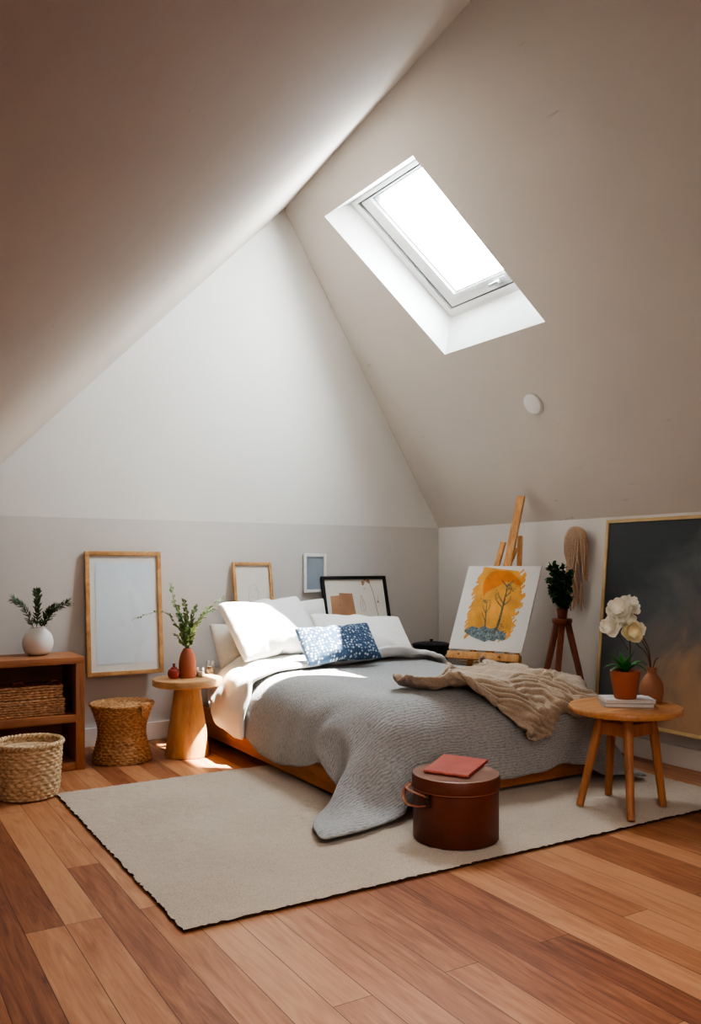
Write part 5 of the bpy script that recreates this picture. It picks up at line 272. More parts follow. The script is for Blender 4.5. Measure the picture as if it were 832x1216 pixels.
-1,-3,1,1,-2,2,-2,6,-6,-1,0,3,0,2,-2,0,3,-5,0,0,-1,0,0,0,0,-2,2,1,2,-3,-1,1,0,0,0,-1,0,-1,2,0,3,-5,0,-2,4,0,2,-6,1,1,-2,-1,0,1,2,1,-10,2,0,-3,-1,36,-1,3,-3,15,0,-2,3,-1,2,-4,1,0,0,0,-1,3,0,0,-1,-1,-1,3,0,-1,1,1,0,2,
0,1,-1,0,-1,0,-1,0,-1,1,1,0,0,-4,5,-1,-2,3,1,1,-2,3,3,-6,-4,-6,10,-5,6,-8,3,-9,10,0,7,-7,-1,0,-1,0,1,-1,1,3,-4,-1,-2,4,0,3,-5,0,-2,4,1,0,-1,-1,1,-1,0,2,-6,1,-2,5,-1,1,-3,0,0,1,0,0,0,1,1,-4,-1,0,2,1,3,-9,
])
PI = math.pi
# ------------------------------------------------------------------ camera model (832 x 1216 frame)
F = 1000.; YAW = .542; HY = 671.; CAMH = 1.12
cY, sY = math.cos(YAW), math.sin(YAW)
EYE = Vector((0, 0, CAMH))
def ray(px, py):
    r = (px-416)/F; u = (HY-py)/F
    return Vector((r*cY+sY, -r*sY+cY, u))
def onZ(px, py, z=0.): d = ray(px, py); return EYE+d*((z-CAMH)/d.z)
def onX(px, py, X): d = ray(px, py); return EYE+d*(X/d.x)
def onY(px, py, Y): d = ray(px, py); return EYE+d*(Y/d.y)
def atD(px, py, D): return EYE+ray(px, py)*D
def onP(px, py, O, N): d = ray(px, py); return EYE+d*((O-EYE).dot(N)/d.dot(N))
def V(*a): return Vector(a)
# ------------------------------------------------------------------ materials
def newmat(name):
    m = bpy.data.materials.new(name); m.use_nodes = True
    nt = m.node_tree; b = nt.nodes['Principled BSDF']
    return m, nt, b
def N(nt, t, **kw):
    n = nt.nodes.new(t)
    for k, v in kw.items():
        if k.startswith('i_'): n.inputs[k[2:].replace('_', ' ')].default_value = v
        else: setattr(n, k, v)
    return n
def L(nt, a, b): nt.links.new(a, b)
def rgb(c): return (c[0], c[1], c[2], 1)
def coords(nt, scale=(1, 1, 1), rot=(0, 0, 0), kind='Object'):
    tc = N(nt, 'ShaderNodeTexCoord'); mp = N(nt, 'ShaderNodeMapping')
    mp.inputs['Scale'].default_value = scale; mp.inputs['Rotation'].default_value = rot
    L(nt, tc.outputs[kind], mp.inputs['Vector']); return mp.outputs['Vector']
def ramp(nt, fac, stops):
    r = N(nt, 'ShaderNodeValToRGB'); e = r.color_ramp.elements
    while len(e) < len(stops): e.new(.5)
    for k, (p, c) in enumerate(stops): e[k].position = p; e[k].color = rgb(c)
    L(nt, fac, r.inputs['Fac']); return r.outputs['Color']
def bump(nt, b, h, strength=.3, dist=.01):
    n = N(nt, 'ShaderNodeBump'); n.inputs['Strength'].default_value = strength; n.inputs['Distance'].default_value = dist
    L(nt, h, n.inputs['Height']); L(nt, n.outputs['Normal'], b.inputs['Normal']); return n
def plain(name, c, rough=.6, noise=.08, nscale=12, bstr=.12, bscale=60, metal=0, coat=0):
    m, nt, b = newmat(name)
    v = coords(nt)
    n = N(nt, 'ShaderNodeTexNoise'); n.inputs['Scale'].default_value = nscale; n.inputs['Detail'].default_value = 5
    L(nt, v, n.inputs['Vector'])
    lo = [x*(1-noise*1.6) for x in c]; hi = [min(1, x*(1+noise)) for x in c]
    L(nt, ramp(nt, n.outputs['Fac'], [(.3, lo), (.7, hi)]), b.inputs['Base Color'])
    b.inputs['Roughness'].default_value = rough; b.inputs['Metallic'].default_value = metal
    if coat: b.inputs['Coat Weight'].default_value = coat; b.inputs['Coat Roughness'].default_value = .08
    if bstr:
        n2 = N(nt, 'ShaderNodeTexNoise'); n2.inputs['Scale'].default_value = bscale; n2.inputs['Detail'].default_value = 4
        L(nt, v, n2.inputs['Vector']); bump(nt, b, n2.outputs['Fac'], bstr, .004)
    return m
def wood(name, c1, c2, scale=(3, 3, 30), rough=.45, spread=1.0):
    """grain runs along the axis that has the SMALL scale"""
    m, nt, b = newmat(name)
    v = coords(nt, scale)
    n = N(nt, 'ShaderNodeTexNoise'); n.inputs['Scale'].default_value = 1.6; n.inputs['Detail'].default_value = 7; n.inputs['Distortion'].default_value = .6
    L(nt, v, n.inputs['Vector'])
    v2 = coords(nt, tuple(s*5 for s in scale))
    n2 = N(nt, 'ShaderNodeTexNoise'); n2.inputs['Scale'].default_value = 2.5; n2.inputs['Detail'].default_value = 4
    L(nt, v2, n2.inputs['Vector'])
    mx = N(nt, 'ShaderNodeMath', operation='MULTIPLY_ADD'); L(nt, n2.outputs['Fac'], mx.inputs[0]); mx.inputs[1].default_value = .35
    ad = N(nt, 'ShaderNodeMath', operation='MULTIPLY'); L(nt, n.outputs['Fac'], ad.inputs[0]); ad.inputs[1].default_value = .75
    L(nt, ad.outputs[0], mx.inputs[2])
    dk = [x*.62 for x in c1]
    L(nt, ramp(nt, mx.outputs[0], [(.30, dk), (.44, c1), (.66, c2)]), b.inputs['Base Color'])
    b.inputs['Roughness'].default_value = rough
    bump(nt, b, mx.outputs[0], .12, .003)
    return m
def fabric(name, c, c2=None, weave=260, rough=.95, bstr=.35, sheen=.25, kind='Object'):
    m, nt, b = newmat(name)
    c2 = c2 or [x*.82 for x in c]
    v = coords(nt, kind=kind)
    n = N(nt, 'ShaderNodeTexNoise'); n.inputs['Scale'].default_value = weave; n.inputs['Detail'].default_value = 3
    L(nt, v, n.inputs['Vector'])
    L(nt, ramp(nt, n.outputs['Fac'], [(.32, c2), (.62, c)]), b.inputs['Base Color'])
    b.inputs['Roughness'].default_value = rough
    b.inputs['Sheen Weight'].default_value = sheen
    bump(nt, b, n.outputs['Fac'], bstr, .003)
    return m
M = {}
# walls
def wallmat(name, c, cracks=False):
    m, nt, b = newmat(name)
    v = coords(nt)
    n = N(nt, 'ShaderNodeTexNoise'); n.inputs['Scale'].default_value = 1.3; n.inputs['Detail'].default_value = 6
    L(nt, v, n.inputs['Vector'])
    col = ramp(nt, n.outputs['Fac'], [(.3, [x*.95 for x in c]), (.7, c)])
    n2 = N(nt, 'ShaderNodeTexNoise'); n2.inputs['Scale'].default_value = 22; n2.inputs['Detail'].default_value = 8; n2.inputs['Roughness'].default_value = .65
    L(nt, v, n2.inputs['Vector'])
    h = n2.outputs['Fac']
    if cracks:
        # worn plaster: thin short scratches where a broad noise allows them
        v3 = coords(nt, (5, 1.3, 9), (.4, .3, .5))
        n3 = N(nt, 'ShaderNodeTexNoise'); n3.inputs['Scale'].default_value = 3.4; n3.inputs['Detail'].default_value = 9; n3.inputs['Roughness'].default_value = .7
        L(nt, v3, n3.inputs['Vector'])
        n4 = N(nt, 'ShaderNodeTexNoise'); n4.inputs['Scale'].default_value = .9; n4.inputs['Detail'].default_value = 2
        L(nt, v, n4.inputs['Vector'])
        r3 = N(nt, 'ShaderNodeMapRange'); r3.inputs['From Min'].default_value = .635; r3.inputs['From Max'].default_value = .675
        L(nt, n3.outputs['Fac'], r3.inputs['Value'])
        r4 = N(nt, 'ShaderNodeMapRange'); r4.inputs['From Min'].default_value = .52; r4.inputs['From Max'].default_value = .62
        L(nt, n4.outputs['Fac'], r4.inputs['Value'])
        mu = N(nt, 'ShaderNodeMath', operation='MULTIPLY'); L(nt, r3.outputs[0], mu.inputs[0]); L(nt, r4.outputs[0], mu.inputs[1])
        mx = N(nt, 'ShaderNodeMix', data_type='RGBA'); mx.inputs['B'].default_value = rgb([x*.62 for x in c])
        mf = N(nt, 'ShaderNodeMath', operation='MULTIPLY'); L(nt, mu.outputs[0], mf.inputs[0]); mf.inputs[1].default_value = .7
        L(nt, mf.outputs[0], mx.inputs['Factor']); L(nt, col, mx.inputs['A']); col = mx.outputs['Result']
    L(nt, col, b.inputs['Base Color']); b.inputs['Roughness'].default_value = .88
    bump(nt, b, h, .10, .008)
    return m
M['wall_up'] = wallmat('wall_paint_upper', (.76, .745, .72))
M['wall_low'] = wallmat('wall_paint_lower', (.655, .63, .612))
M['wall_r'] = wallmat('wall_paint_right', (.78, .76, .745))
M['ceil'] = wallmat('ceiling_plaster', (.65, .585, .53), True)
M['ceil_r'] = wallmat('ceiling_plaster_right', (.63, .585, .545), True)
M['trim'] = plain('white_trim_paint', (.80, .79, .77), .5, .02, 5, .03)
M['winwhite'] = plain('window_white_lacquer', (.84, .85, .85), .35, .02, 5, 0)
M['gasket'] = plain('window_grey_gasket', (.16, .17, .18), .6, .05, 8, 0)
m, nt, b = newmat('window_glass')
for n in list(nt.nodes): nt.nodes.remove(n)
o_ = N(nt, 'ShaderNodeOutputMaterial'); tr = N(nt, 'ShaderNodeBsdfTransparent'); gl = N(nt, 'ShaderNodeBsdfGlossy'); gl.inputs['Roughness'].default_value = .02
tr.inputs['Color'].default_value = (.96, .985, .98, 1)
fr = N(nt, 'ShaderNodeValue'); fr.outputs[0].default_value = .05; mix = N(nt, 'ShaderNodeMixShader')
L(nt, fr.outputs[0], mix.inputs[0]); L(nt, tr.outputs[0], mix.inputs[1]); L(nt, gl.outputs[0], mix.inputs[2]); L(nt, mix.outputs[0], o_.inputs['Surface'])
M['glass'] = m
# floor boards (run along Y)
m, nt, b = newmat('floor_boards')
v = coords(nt, (1, 1, 1), (0, 0, PI/2))
br = N(nt, 'ShaderNodeTexBrick'); br.offset = .37; br.squash = 1; br.offset_frequency = 3
for k, val in dict(Scale=1., Mortar_Size=.0011, Mortar_Smooth=.1, Bias=0., Brick_Width=1.35, Row_Height=.118).items(): br.inputs[k.replace('_', ' ')].default_value = val
br.inputs['Color1'].default_value = (0, 0, 0, 1); br.inputs['Color2'].default_value = (1, 1, 1, 1); br.inputs['Mortar'].default_value = (.5, .5, .5, 1)
L(nt, v, br.inputs['Vector'])
# per board offset for the grain
cmb = N(nt, 'ShaderNodeVectorMath', operation='SCALE'); L(nt, br.outputs['Color'], cmb.inputs[0]); cmb.inputs['Scale'].default_value = 37.
tc = N(nt, 'ShaderNodeTexCoord'); av = N(nt, 'ShaderNodeVectorMath', operation='ADD'); L(nt, tc.outputs['Object'], av.inputs[0]); L(nt, cmb.outputs[0], av.inputs[1])
mp = N(nt, 'ShaderNodeMapping'); mp.inputs['Scale'].default_value = (11, 1.1, 1); L(nt, av.outputs[0], mp.inputs['Vector'])
g1 = N(nt, 'ShaderNodeTexNoise'); g1.inputs['Scale'].default_value = 2.2; g1.inputs['Detail'].default_value = 8; g1.inputs['Distortion'].default_value = 1.4; g1.inputs['Roughness'].default_value = .6
L(nt, mp.outputs[0], g1.inputs['Vector'])
mp2 = N(nt, 'ShaderNodeMapping'); mp2.inputs['Scale'].default_value = (90, 3, 1); L(nt, av.outputs[0], mp2.inputs['Vector'])
g2 = N(nt, 'ShaderNodeTexNoise'); g2.inputs['Scale'].default_value = 2; g2.inputs['Detail'].default_value = 3; L(nt, mp2.outputs[0], g2.inputs['Vector'])
sb = N(nt, 'ShaderNodeSeparateColor'); L(nt, br.outputs['Color'], sb.inputs[0])
a1 = N(nt, 'ShaderNodeMath', operation='MULTIPLY'); L(nt, sb.outputs[0], a1.inputs[0]); a1.inputs[1].default_value = .42
a2 = N(nt, 'ShaderNodeMath', operation='MULTIPLY_ADD'); L(nt, g1.outputs['Fac'], a2.inputs[0]); a2.inputs[1].default_value = .62; L(nt, a1.outputs[0], a2.inputs[2])
a3 = N(nt, 'ShaderNodeMath', operation='MULTIPLY_ADD'); L(nt, g2.outputs['Fac'], a3.inputs[0]); a3.inputs[1].default_value = .22; L(nt, a2.outputs[0], a3.inputs[2])
FLOOR_STOPS = [(.27, (.11, .036, .019)), (.45, (.27, .10, .050)), (.62, (.40, .175, .088)), (.84, (.55, .285, .155))]
col = ramp(nt, a3.outputs[0], FLOOR_STOPS)
mx = N(nt, 'ShaderNodeMix', data_type='RGBA'); mx.inputs['B'].default_value = (.06, .022, .012, 1)
L(nt, br.outputs['Fac'], mx.inputs['Factor']); L(nt, col, mx.inputs['A']); L(nt, mx.outputs['Result'], b.inputs['Base Color'])
b.inputs['Roughness'].default_value = .42
inv = N(nt, 'ShaderNodeMath', operation='MULTIPLY_ADD'); L(nt, br.outputs['Fac'], inv.inputs[0]); inv.inputs[1].default_value = -1.2; L(nt, g2.outputs['Fac'], inv.inputs[2])
bump(nt, b, inv.outputs[0], .16, .003)
M['floor'] = m
M['oak'] = wood('light_orange_wood', (.50, .25, .10), (.66, .37, .17), (16, 16, 1.5))
M['oakflat'] = wood('light_orange_wood_flat', (.50, .28, .135), (.64, .39, .20), (1.6, 16, 16))
M['shelfwood'] = wood('shelf_wood', (.33, .135, .062), (.45, .20, .10), (1.6, 16, 16))
M['bedwood'] = wood('bed_wood', (.42, .155, .045), (.55, .23, .08), (2, 2, 20))
M['stoolwood'] = wood('stool_wood', (.37, .15, .062), (.49, .22, .095), (14, 14, 1.6))
M['stooltop'] = wood('stool_top_wood', (.50, .23, .095), (.64, .33, .15), (1.5, 14, 14), .36)
M['easelwood'] = wood('easel_pine', (.58, .29, .11), (.74, .43, .20), (20, 20, 2))
M['tripodwood'] = wood('tripod_mahogany', (.17, .052, .028), (.27, .085, .045), (20, 20, 2))
M['framewood'] = wood('frame_oak', (.45, .24, .10), (.62, .37, .18), (6, 6, 6))
M['conewood'] = wood('cone_wood', (.52, .29, .125), (.66, .41, .20), (14, 14, 1.3), .4)
M['white_linen'] = fabric('white_linen', (.86, .85, .83), (.78, .77, .75), 220, .95, .12)
M['cream_linen'] = fabric('cream_linen', (.70, .66, .61), (.62, .58, .53), 220, .95, .12)
M['sheet'] = fabric('mattress_sheet', (.66, .63, .60), (.58, .55, .52), 200, .95, .12)
M['throw'] = fabric('beige_throw_linen', (.50, .395, .30), (.39, .295, .215), 150, 1, .5)
M['scarf'] = fabric('scarf_wool', (.56, .41, .30), (.40, .275, .19), 190, 1, .6)
M['terracotta'] = plain('terracotta_clay', (.38, .125, .07), .75, .07, 10, .2, 80)
M['terracotta2'] = plain('terracotta_pot', (.42, .135, .068), .7, .06, 8, .15, 70)
M['brownclay'] = plain('brown_clay', (.36, .16, .085), .65, .09, 9, .2, 60)
M['redclay'] = plain('red_glaze', (.34, .055, .04), .4, .1, 14, .1, 50)
M['whiteclay'] = plain('white_stoneware', (.80, .79, .77), .45, .05, 9, .15, 60)
M['black'] = plain('matte_black_iron', (.018, .020, .024), .5, .1, 15, .15, 90)
M['blackframe'] = plain('black_lacquer', (.012, .012, .013), .4, .05, 12, 0)
M['whiteframe'] = plain('white_frame_paint', (.78, .78, .77), .45, .02, 8, 0)
M['gold'] = plain('pale_gold_wood', (.62, .46, .25), .4, .08, 14, .05)
M['paper'] = plain('paper_white', (.74, .83, .92), .85, .015, 5, 0)
M['mat'] = plain('mat_board', (.80, .80, .79), .9, .015, 5, 0)
M['cream'] = plain('cream_paper', (.72, .68, .60), .9, .04, 4, 0)
M['ivory'] = plain('ivory_paper', (.74, .71, .65), .9, .03, 4, 0, coat=.25)
M['ink_blue'] = plain('pale_blue_ink', (.42, .52, .62), .9, .05, 10, 0)
M['ink_brown'] = plain('brown_ink', (.25, .16, .11), .9, .1, 20, 0)
M['ink_pink'] = plain('dried_flower_pink', (.42, .24, .18), .9, .2, 30, 0)
M['kraft'] = plain('kraft_paper', (.47, .265, .165), .9, .08, 8, 0)
M['bluegrey'] = plain('blue_grey_print', (.33, .38, .44), .8, .06, 4, 0, coat=.5)
M['leather'] = plain('brown_leather', (.16, .043, .023), .48, .12, 7, .2, 120)
M['leather_sky_sheen'] = plain('brown_leather_sky_sheen', (.33, .19, .145), .36, .08, 6, .15, 120)  # leather paled and greyed: sky reflection put into the colour
M['strap'] = plain('tan_leather_strap', (.33, .12, .065), .5, .1, 9, .1)
M['buckle'] = plain('dark_brass', (.10, .06, .04), .4, .1, 9, 0, metal=.8)
M['folder'] = plain('coral_leather', (.47, .115, .085), .55, .07, 9, .2, 140)
M['leaf'] = plain('leaf_green', (.06, .17, .03), .5, .3, 30, 0)
M['leaf_pale'] = plain('leaf_sage', (.24, .34, .14), .6, .35, 30, 0)
M['leaf_dark'] = plain('leaf_dark', (.035, .10, .032), .5, .4, 40, 0)
M['leaf_pine'] = plain('leaf_pine', (.09, .15, .07), .6, .4, 40, 0)
M['leaf_orchid'] = plain('orchid_leaf', (.045, .21, .045), .35, .3, 12, 0)
M['twig'] = plain('twig_brown', (.11, .055, .035), .8, .2, 30, 0)
M['stemgreen'] = plain('stem_green', (.10, .15, .05), .7, .2, 30, 0)
M['petal'] = plain('white_petal', (.86, .84, .74), .6, .03, 30, .08)
M['petal_y'] = plain('cream_petal', (.84, .78, .55), .6, .06, 40, .08)
M['stamen'] = plain('yellow_stamen', (.65, .42, .08), .7, .1, 60, .2)
M['soil'] = plain('potting_soil', (.035, .022, .016), .95, .3, 60, .6, 120)
M['book_w'] = plain('white_book_cover', (.70, .68, .66), .5, .03, 8, 0)
M['book_g'] = plain('grey_book_cover', (.42, .43, .45), .5, .05, 8, 0)
M['pages'] = plain('book_pages', (.66, .62, .57), .9, .06, 90, .2, 200)
M['candle'] = plain('candle_wax', (.70, .63, .52), .6, .03, 10, 0)
M['wick'] = plain('dark_wick', (.03, .02, .02), .9, .1, 10, 0)
m, nt, b = newmat('jar_glass')
for n in list(nt.nodes): nt.nodes.remove(n)
o_ = N(nt, 'ShaderNodeOutputMaterial'); tr = N(nt, 'ShaderNodeBsdfTransparent'); gl = N(nt, 'ShaderNodeBsdfGlossy'); gl.inputs['Roughness'].default_value = .08; gl.inputs['Color'].default_value = (.9, .88, .84, 1)
fr = N(nt, 'ShaderNodeLayerWeight'); fr.inputs['Blend'].default_value = .45; mix = N(nt, 'ShaderNodeMixShader')
L(nt, fr.outputs['Facing'], mix.inputs[0]); L(nt, tr.outputs[0], mix.inputs[1]); L(nt, gl.outputs[0], mix.inputs[2]); L(nt, mix.outputs[0], o_.inputs['Surface'])
M['jar'] = m
m, nt, b = newmat('picture_glass')
for n in list(nt.nodes): nt.nodes.remove(n)
o_ = N(nt, 'ShaderNodeOutputMaterial'); tr = N(nt, 'ShaderNodeBsdfTransparent'); gl = N(nt, 'ShaderNodeBsdfGlossy'); gl.inputs['Roughness'].default_value = .03
fr = N(nt, 'ShaderNodeValue'); fr.outputs[0].default_value = .05; mix = N(nt, 'ShaderNodeMixShader')
L(nt, fr.outputs[0], mix.inputs[0]); L(nt, tr.outputs[0], mix.inputs[1]); L(nt, gl.outputs[0], mix.inputs[2]); L(nt, mix.outputs[0], o_.inputs['Surface'])
M['picglass'] = m
# weaves: colour from noise, relief is real geometry
def weave(name, c1, c2, c3):
    m, nt, b = newmat(name)
    v = coords(nt, (1, 1, 2.2))
    n = N(nt, 'ShaderNodeTexNoise'); n.inputs['Scale'].default_value = 55; n.inputs['Detail'].default_value = 5
    L(nt, v, n.inputs['Vector'])
    L(nt, ramp(nt, n.outputs['Fac'], [(.33, c1), (.5, c2), (.68, c3)]), b.inputs['Base Color']); b.inputs['Roughness'].default_value = .75
    n2 = N(nt, 'ShaderNodeTexNoise'); n2.inputs['Scale'].default_value = 260; L(nt, v, n2.inputs['Vector']); bump(nt, b, n2.outputs['Fac'], .4, .002)
    return m
M['seagrass'] = weave('woven_seagrass', (.30, .15, .065), (.52, .29, .14), (.68, .44, .24))
M['straw'] = weave('pale_straw', (.44, .29, .165), (.68, .50, .32), (.82, .66, .48))
M['wicker'] = weave('brown_wicker', (.28, .13, .065), (.52, .29, .16), (.70, .48, .30))
# rug
m, nt, b = newmat('rug_pile')
v = coords(nt)
n = N(nt, 'ShaderNodeTexNoise'); n.inputs['Scale'].default_value = 150; n.inputs['Detail'].default_value = 6; n.inputs['Roughness'].default_value = .7; L(nt, v, n.inputs['Vector'])
n2 = N(nt, 'ShaderNodeTexNoise'); n2.inputs['Scale'].default_value = 2.5; n2.inputs['Detail'].default_value = 4; L(nt, v, n2.inputs['Vector'])
ad = N(nt, 'ShaderNodeMath', operation='MULTIPLY_ADD'); L(nt, n2.outputs['Fac'], ad.inputs[0]); ad.inputs[1].default_value = .25; L(nt, n.outputs['Fac'], ad.inputs[2])
L(nt, ramp(nt, ad.outputs[0], [(.42, (.37, .30, .235)), (.62, (.54, .455, .37)), (.85, (.66, .575, .48))]), b.inputs['Base Color'])
b.inputs['Roughness'].default_value = 1; b.inputs['Sheen Weight'].default_value = .3
bump(nt, b, n.outputs['Fac'], .8, .006)
M['rug'] = m
M['rugedge'] = plain('rug_backing', (.07, .035, .02), .95, .2, 80, .4)
# duvet: crinkled quilt in rows (UV in metres)
m, nt, b = newmat('grey_matelasse')
v = coords(nt, (1, 1, 1), kind='UV')
nz = N(nt, 'ShaderNodeTexNoise'); nz.inputs['Scale'].default_value = 14; nz.inputs['Detail'].default_value = 2; L(nt, v, nz.inputs['Vector'])
dv = N(nt, 'ShaderNodeVectorMath', operation='SCALE'); L(nt, nz.outputs['Color'], dv.inputs[0]); dv.inputs['Scale'].default_value = .028
va = N(nt, 'ShaderNodeVectorMath', operation='ADD'); L(nt, v, va.inputs[0]); L(nt, dv.outputs[0], va.inputs[1])
wv = N(nt, 'ShaderNodeTexWave', wave_type='BANDS', bands_direction='Y', wave_profile='SIN'); wv.inputs['Scale'].default_value = 24; wv.inputs['Distortion'].default_value = 1.2; wv.inputs['Detail'].default_value = 2; wv.inputs['Detail Scale'].default_value = 4
L(nt, va.outputs[0], wv.inputs['Vector'])
vm = N(nt, 'ShaderNodeMapping'); vm.inputs['Scale'].default_value = (34, 80, 1); L(nt, va.outputs[0], vm.inputs['Vector'])
n3 = N(nt, 'ShaderNodeTexNoise'); n3.inputs['Scale'].default_value = 1.5; n3.inputs['Detail'].default_value = 4; L(nt, vm.outputs[0], n3.inputs['Vector'])
hh = N(nt, 'ShaderNodeMath', operation='MULTIPLY_ADD'); L(nt, wv.outputs['Fac'], hh.inputs[0]); hh.inputs[1].default_value = .22; L(nt, n3.outputs['Fac'], hh.inputs[2])
L(nt, ramp(nt, hh.outputs[0], [(.30, (.26, .265, .27)), (.58, (.385, .39, .395)), (.85, (.48, .485, .49))]), b.inputs['Base Color'])
b.inputs['Roughness'].default_value = .95; b.inputs['Sheen Weight'].default_value = .2
bump(nt, b, hh.outputs[0], .75, .008)
M['duvet'] = m
# blue cushion: pale dotted pattern (UV 0..1)
m, nt, b = newmat('navy_dotted')
v = coords(nt, (26, 15, 1), kind='UV')
vo = N(nt, 'ShaderNodeTexVoronoi'); vo.inputs['Scale'].default_value = 1.; vo.inputs['Randomness'].default_value = .55; L(nt, v, vo.inputs['Vector'])
L(nt, ramp(nt, vo.outputs['Distance'], [(.20, (.52, .57, .62)), (.36, (.20, .26, .34)), (.46, (.045, .085, .16))]), b.inputs['Base Color'])
b.inputs['Roughness'].default_value = .95; b.inputs['Sheen Weight'].default_value = .15
bump(nt, b, vo.outputs['Distance'], .3, .002)
M['navy'] = m
# dark abstract painting: stormy sky, warm lower right
m, nt, b = newmat('storm_painting')
v = coords(nt, (1, 1, 1))
n = N(nt, 'ShaderNodeTexNoise'); n.inputs['Scale'].default_value = 2.1; n.inputs['Detail'].default_value = 8; n.inputs['Distortion'].default_value = .7; n.inputs['Roughness'].default_value = .58; L(nt, v, n.inputs['Vector'])
sx = N(nt, 'ShaderNodeSeparateXYZ'); L(nt, v, sx.inputs[0])
k1 = N(nt, 'ShaderNodeMath', operation='MULTIPLY_ADD'); L(nt, sx.outputs['Z'], k1.inputs[0]); k1.inputs[1].default_value = -.62; k1.inputs[2].default_value = .78
k1b = N(nt, 'ShaderNodeMath', operation='MULTIPLY_ADD'); L(nt, sx.outputs['Y'], k1b.inputs[0]); k1b.inputs[1].default_value = -.75; L(nt, k1.outputs[0], k1b.inputs[2])
k2 = N(nt, 'ShaderNodeMath', operation='MULTIPLY_ADD'); L(nt, n.outputs['Fac'], k2.inputs[0]); k2.inputs[1].default_value = 1.05; L(nt, k1b.outputs[0], k2.inputs[2])
PAINT = ramp(nt, k2.outputs[0], [(.20, (.055, .066, .076)), (.50, (.115, .128, .138)), (.70, (.19, .17, .155)), (.86, (.36, .25, .17)), (1., (.45, .29, .18))])
L(nt, PAINT, b.inputs['Base Color']); b.inputs['Roughness'].default_value = .55
bump(nt, b, n.outputs['Fac'], .2, .01)
M['storm'] = m
# easel picture paints
M['canvas'] = plain('primed_canvas', (.80, .80, .79), .9, .015, 6, .15, 220)
M['p_yellow'] = plain('paint_yellow_orange', (.86, .45, .12), .85, .18, 9, .1)
M['p_orange'] = plain('paint_deep_orange', (.82, .29, .065), .85, .14, 9, .1)
M['p_green'] = plain('paint_olive', (.22, .22, .13), .85, .3, 60, .1)
M['p_blue'] = plain('paint_slate_blue', (.22, .29, .33), .85, .35, 80, .1)
# ------------------------------------------------------------------ object helpers
ORIG = {}
def link(o): C.objects.link(o); return o
def thing(name, label, cat, loc, group=None):
    o = link(bpy.data.objects.new(name, None)); o.empty_display_size = .05; o.location = loc
    o['label'] = label; o['category'] = cat
    if group: o['group'] = group
    ORIG[o] = Vector(loc); return o
def tag(o, label, cat, group=None, kind=None):
    o['label'] = label; o['category'] = cat
    if group: o['group'] = group
    if kind: o['kind'] = kind
    return o
def obj(name, bm, mats, parent=None, org=None, smooth=True, angle=40):
    """bm in world metres -> ONE mesh object; local to its parent's origin (or to org)"""
    og = ORIG[parent] if parent is not None else Vector(org if org is not None else (0, 0, 0))
    bmesh.ops.recalc_face_normals(bm, faces=bm.faces[:]) if not getattr(bm, 'keep', False) else None
    bmesh.ops.translate(bm, verts=bm.verts[:], vec=-og)
    me = bpy.data.meshes.new(name); bm.to_mesh(me); bm.free()
    for m in (mats if isinstance(mats, (list, tuple)) else [mats]): me.materials.append(m)
    if smooth:
        for p in me.polygons: p.use_smooth = True
        me.set_sharp_from_angle(angle=math.radians(angle))
    o = link(bpy.data.objects.new(name, me))
    if parent is not None: o.parent = parent
    else: o.location = og
    ORIG[o] = og; return o
def struct(name, bm, mats, parent=None, smooth=False):
    o = obj(name, bm, mats, parent, smooth=smooth)
    if parent is None: o['kind'] = 'structure'
    return o
def copy_tree(root, loc, label=None, rotz=None):
    r = root.copy(); link(r); r.location = loc
    if label: r['label'] = label
    if rotz is not None: r.rotation_euler.z = rotz
    for ch in list(root.children):
        c = ch.copy(); link(c); c.parent = r
        for g in list(ch.children):
            d = g.copy(); link(d); d.parent = c
    return r
def B(): return bmesh.new()
def face(bm, pts, mi=0):
    f = bm.faces.new([bm.verts.new(p) for p in pts]); f.material_index = mi; return f
def box(bm, lo, hi, bev=0., seg=2, mat=None, mi=0):
    """axis box lo..hi, optional 4x4 matrix"""
    r = bmesh.ops.create_cube(bm, size=1); vs = r['verts']
    lo, hi = Vector(lo), Vector(hi); c = (lo+hi)/2; d = hi-lo
    for v in vs: v.co = Vector((c.x+v.co.x*d.x, c.y+v.co.y*d.y, c.z+v.co.z*d.z))
    fs = {f for v in vs for f in v.link_faces}
    if bev:
        es = list({e for v in vs for e in v.link_edges})
        q = bmesh.ops.bevel(bm, geom=es, offset=bev, segments=seg, affect='EDGES', profile=.6)
        vs = list({v for f in q['faces'] for v in f.verts} | {v for v in vs if v.is_valid})
        fs = {f for v in vs for f in v.link_faces}
    for f in fs: f.material_index = mi
    if mat is not None: bmesh.ops.transform(bm, matrix=mat, verts=vs)
    return vs
def basis(o, ex, ey, ez):
    m = Matrix.Identity(4)
    for i, e in enumerate((ex, ey, ez)):
        for k in range(3): m[k][i] = e[k]
    for k in range(3): m[k][3] = o[k]
    return m
def bar(bm, a, b, w, t, up=V(0, 0, 1), bev=.003, w2=None, mi=0):
    """rectangular bar from a to b, w across (perp. to up), t along up; may taper"""
    a, b = Vector(a), Vector(b); z = (b-a); ln = z.length; z.normalize()
    x = z.cross(up)
    if x.length < 1e-4: x = z.cross(V(1, 0, 0))
    x.normalize(); y = x.cross(z)
    vs = box(bm, (-w/2, -t/2, 0), (w/2, t/2, ln), bev, 2, None, mi)
    if w2 is not None:
        k = w2/w
        for v in vs:
            s = 1+(k-1)*v.co.z/ln; v.co.x *= s; v.co.y *= s
    bmesh.ops.transform(bm, matrix=basis(a, x, y, z), verts=vs)
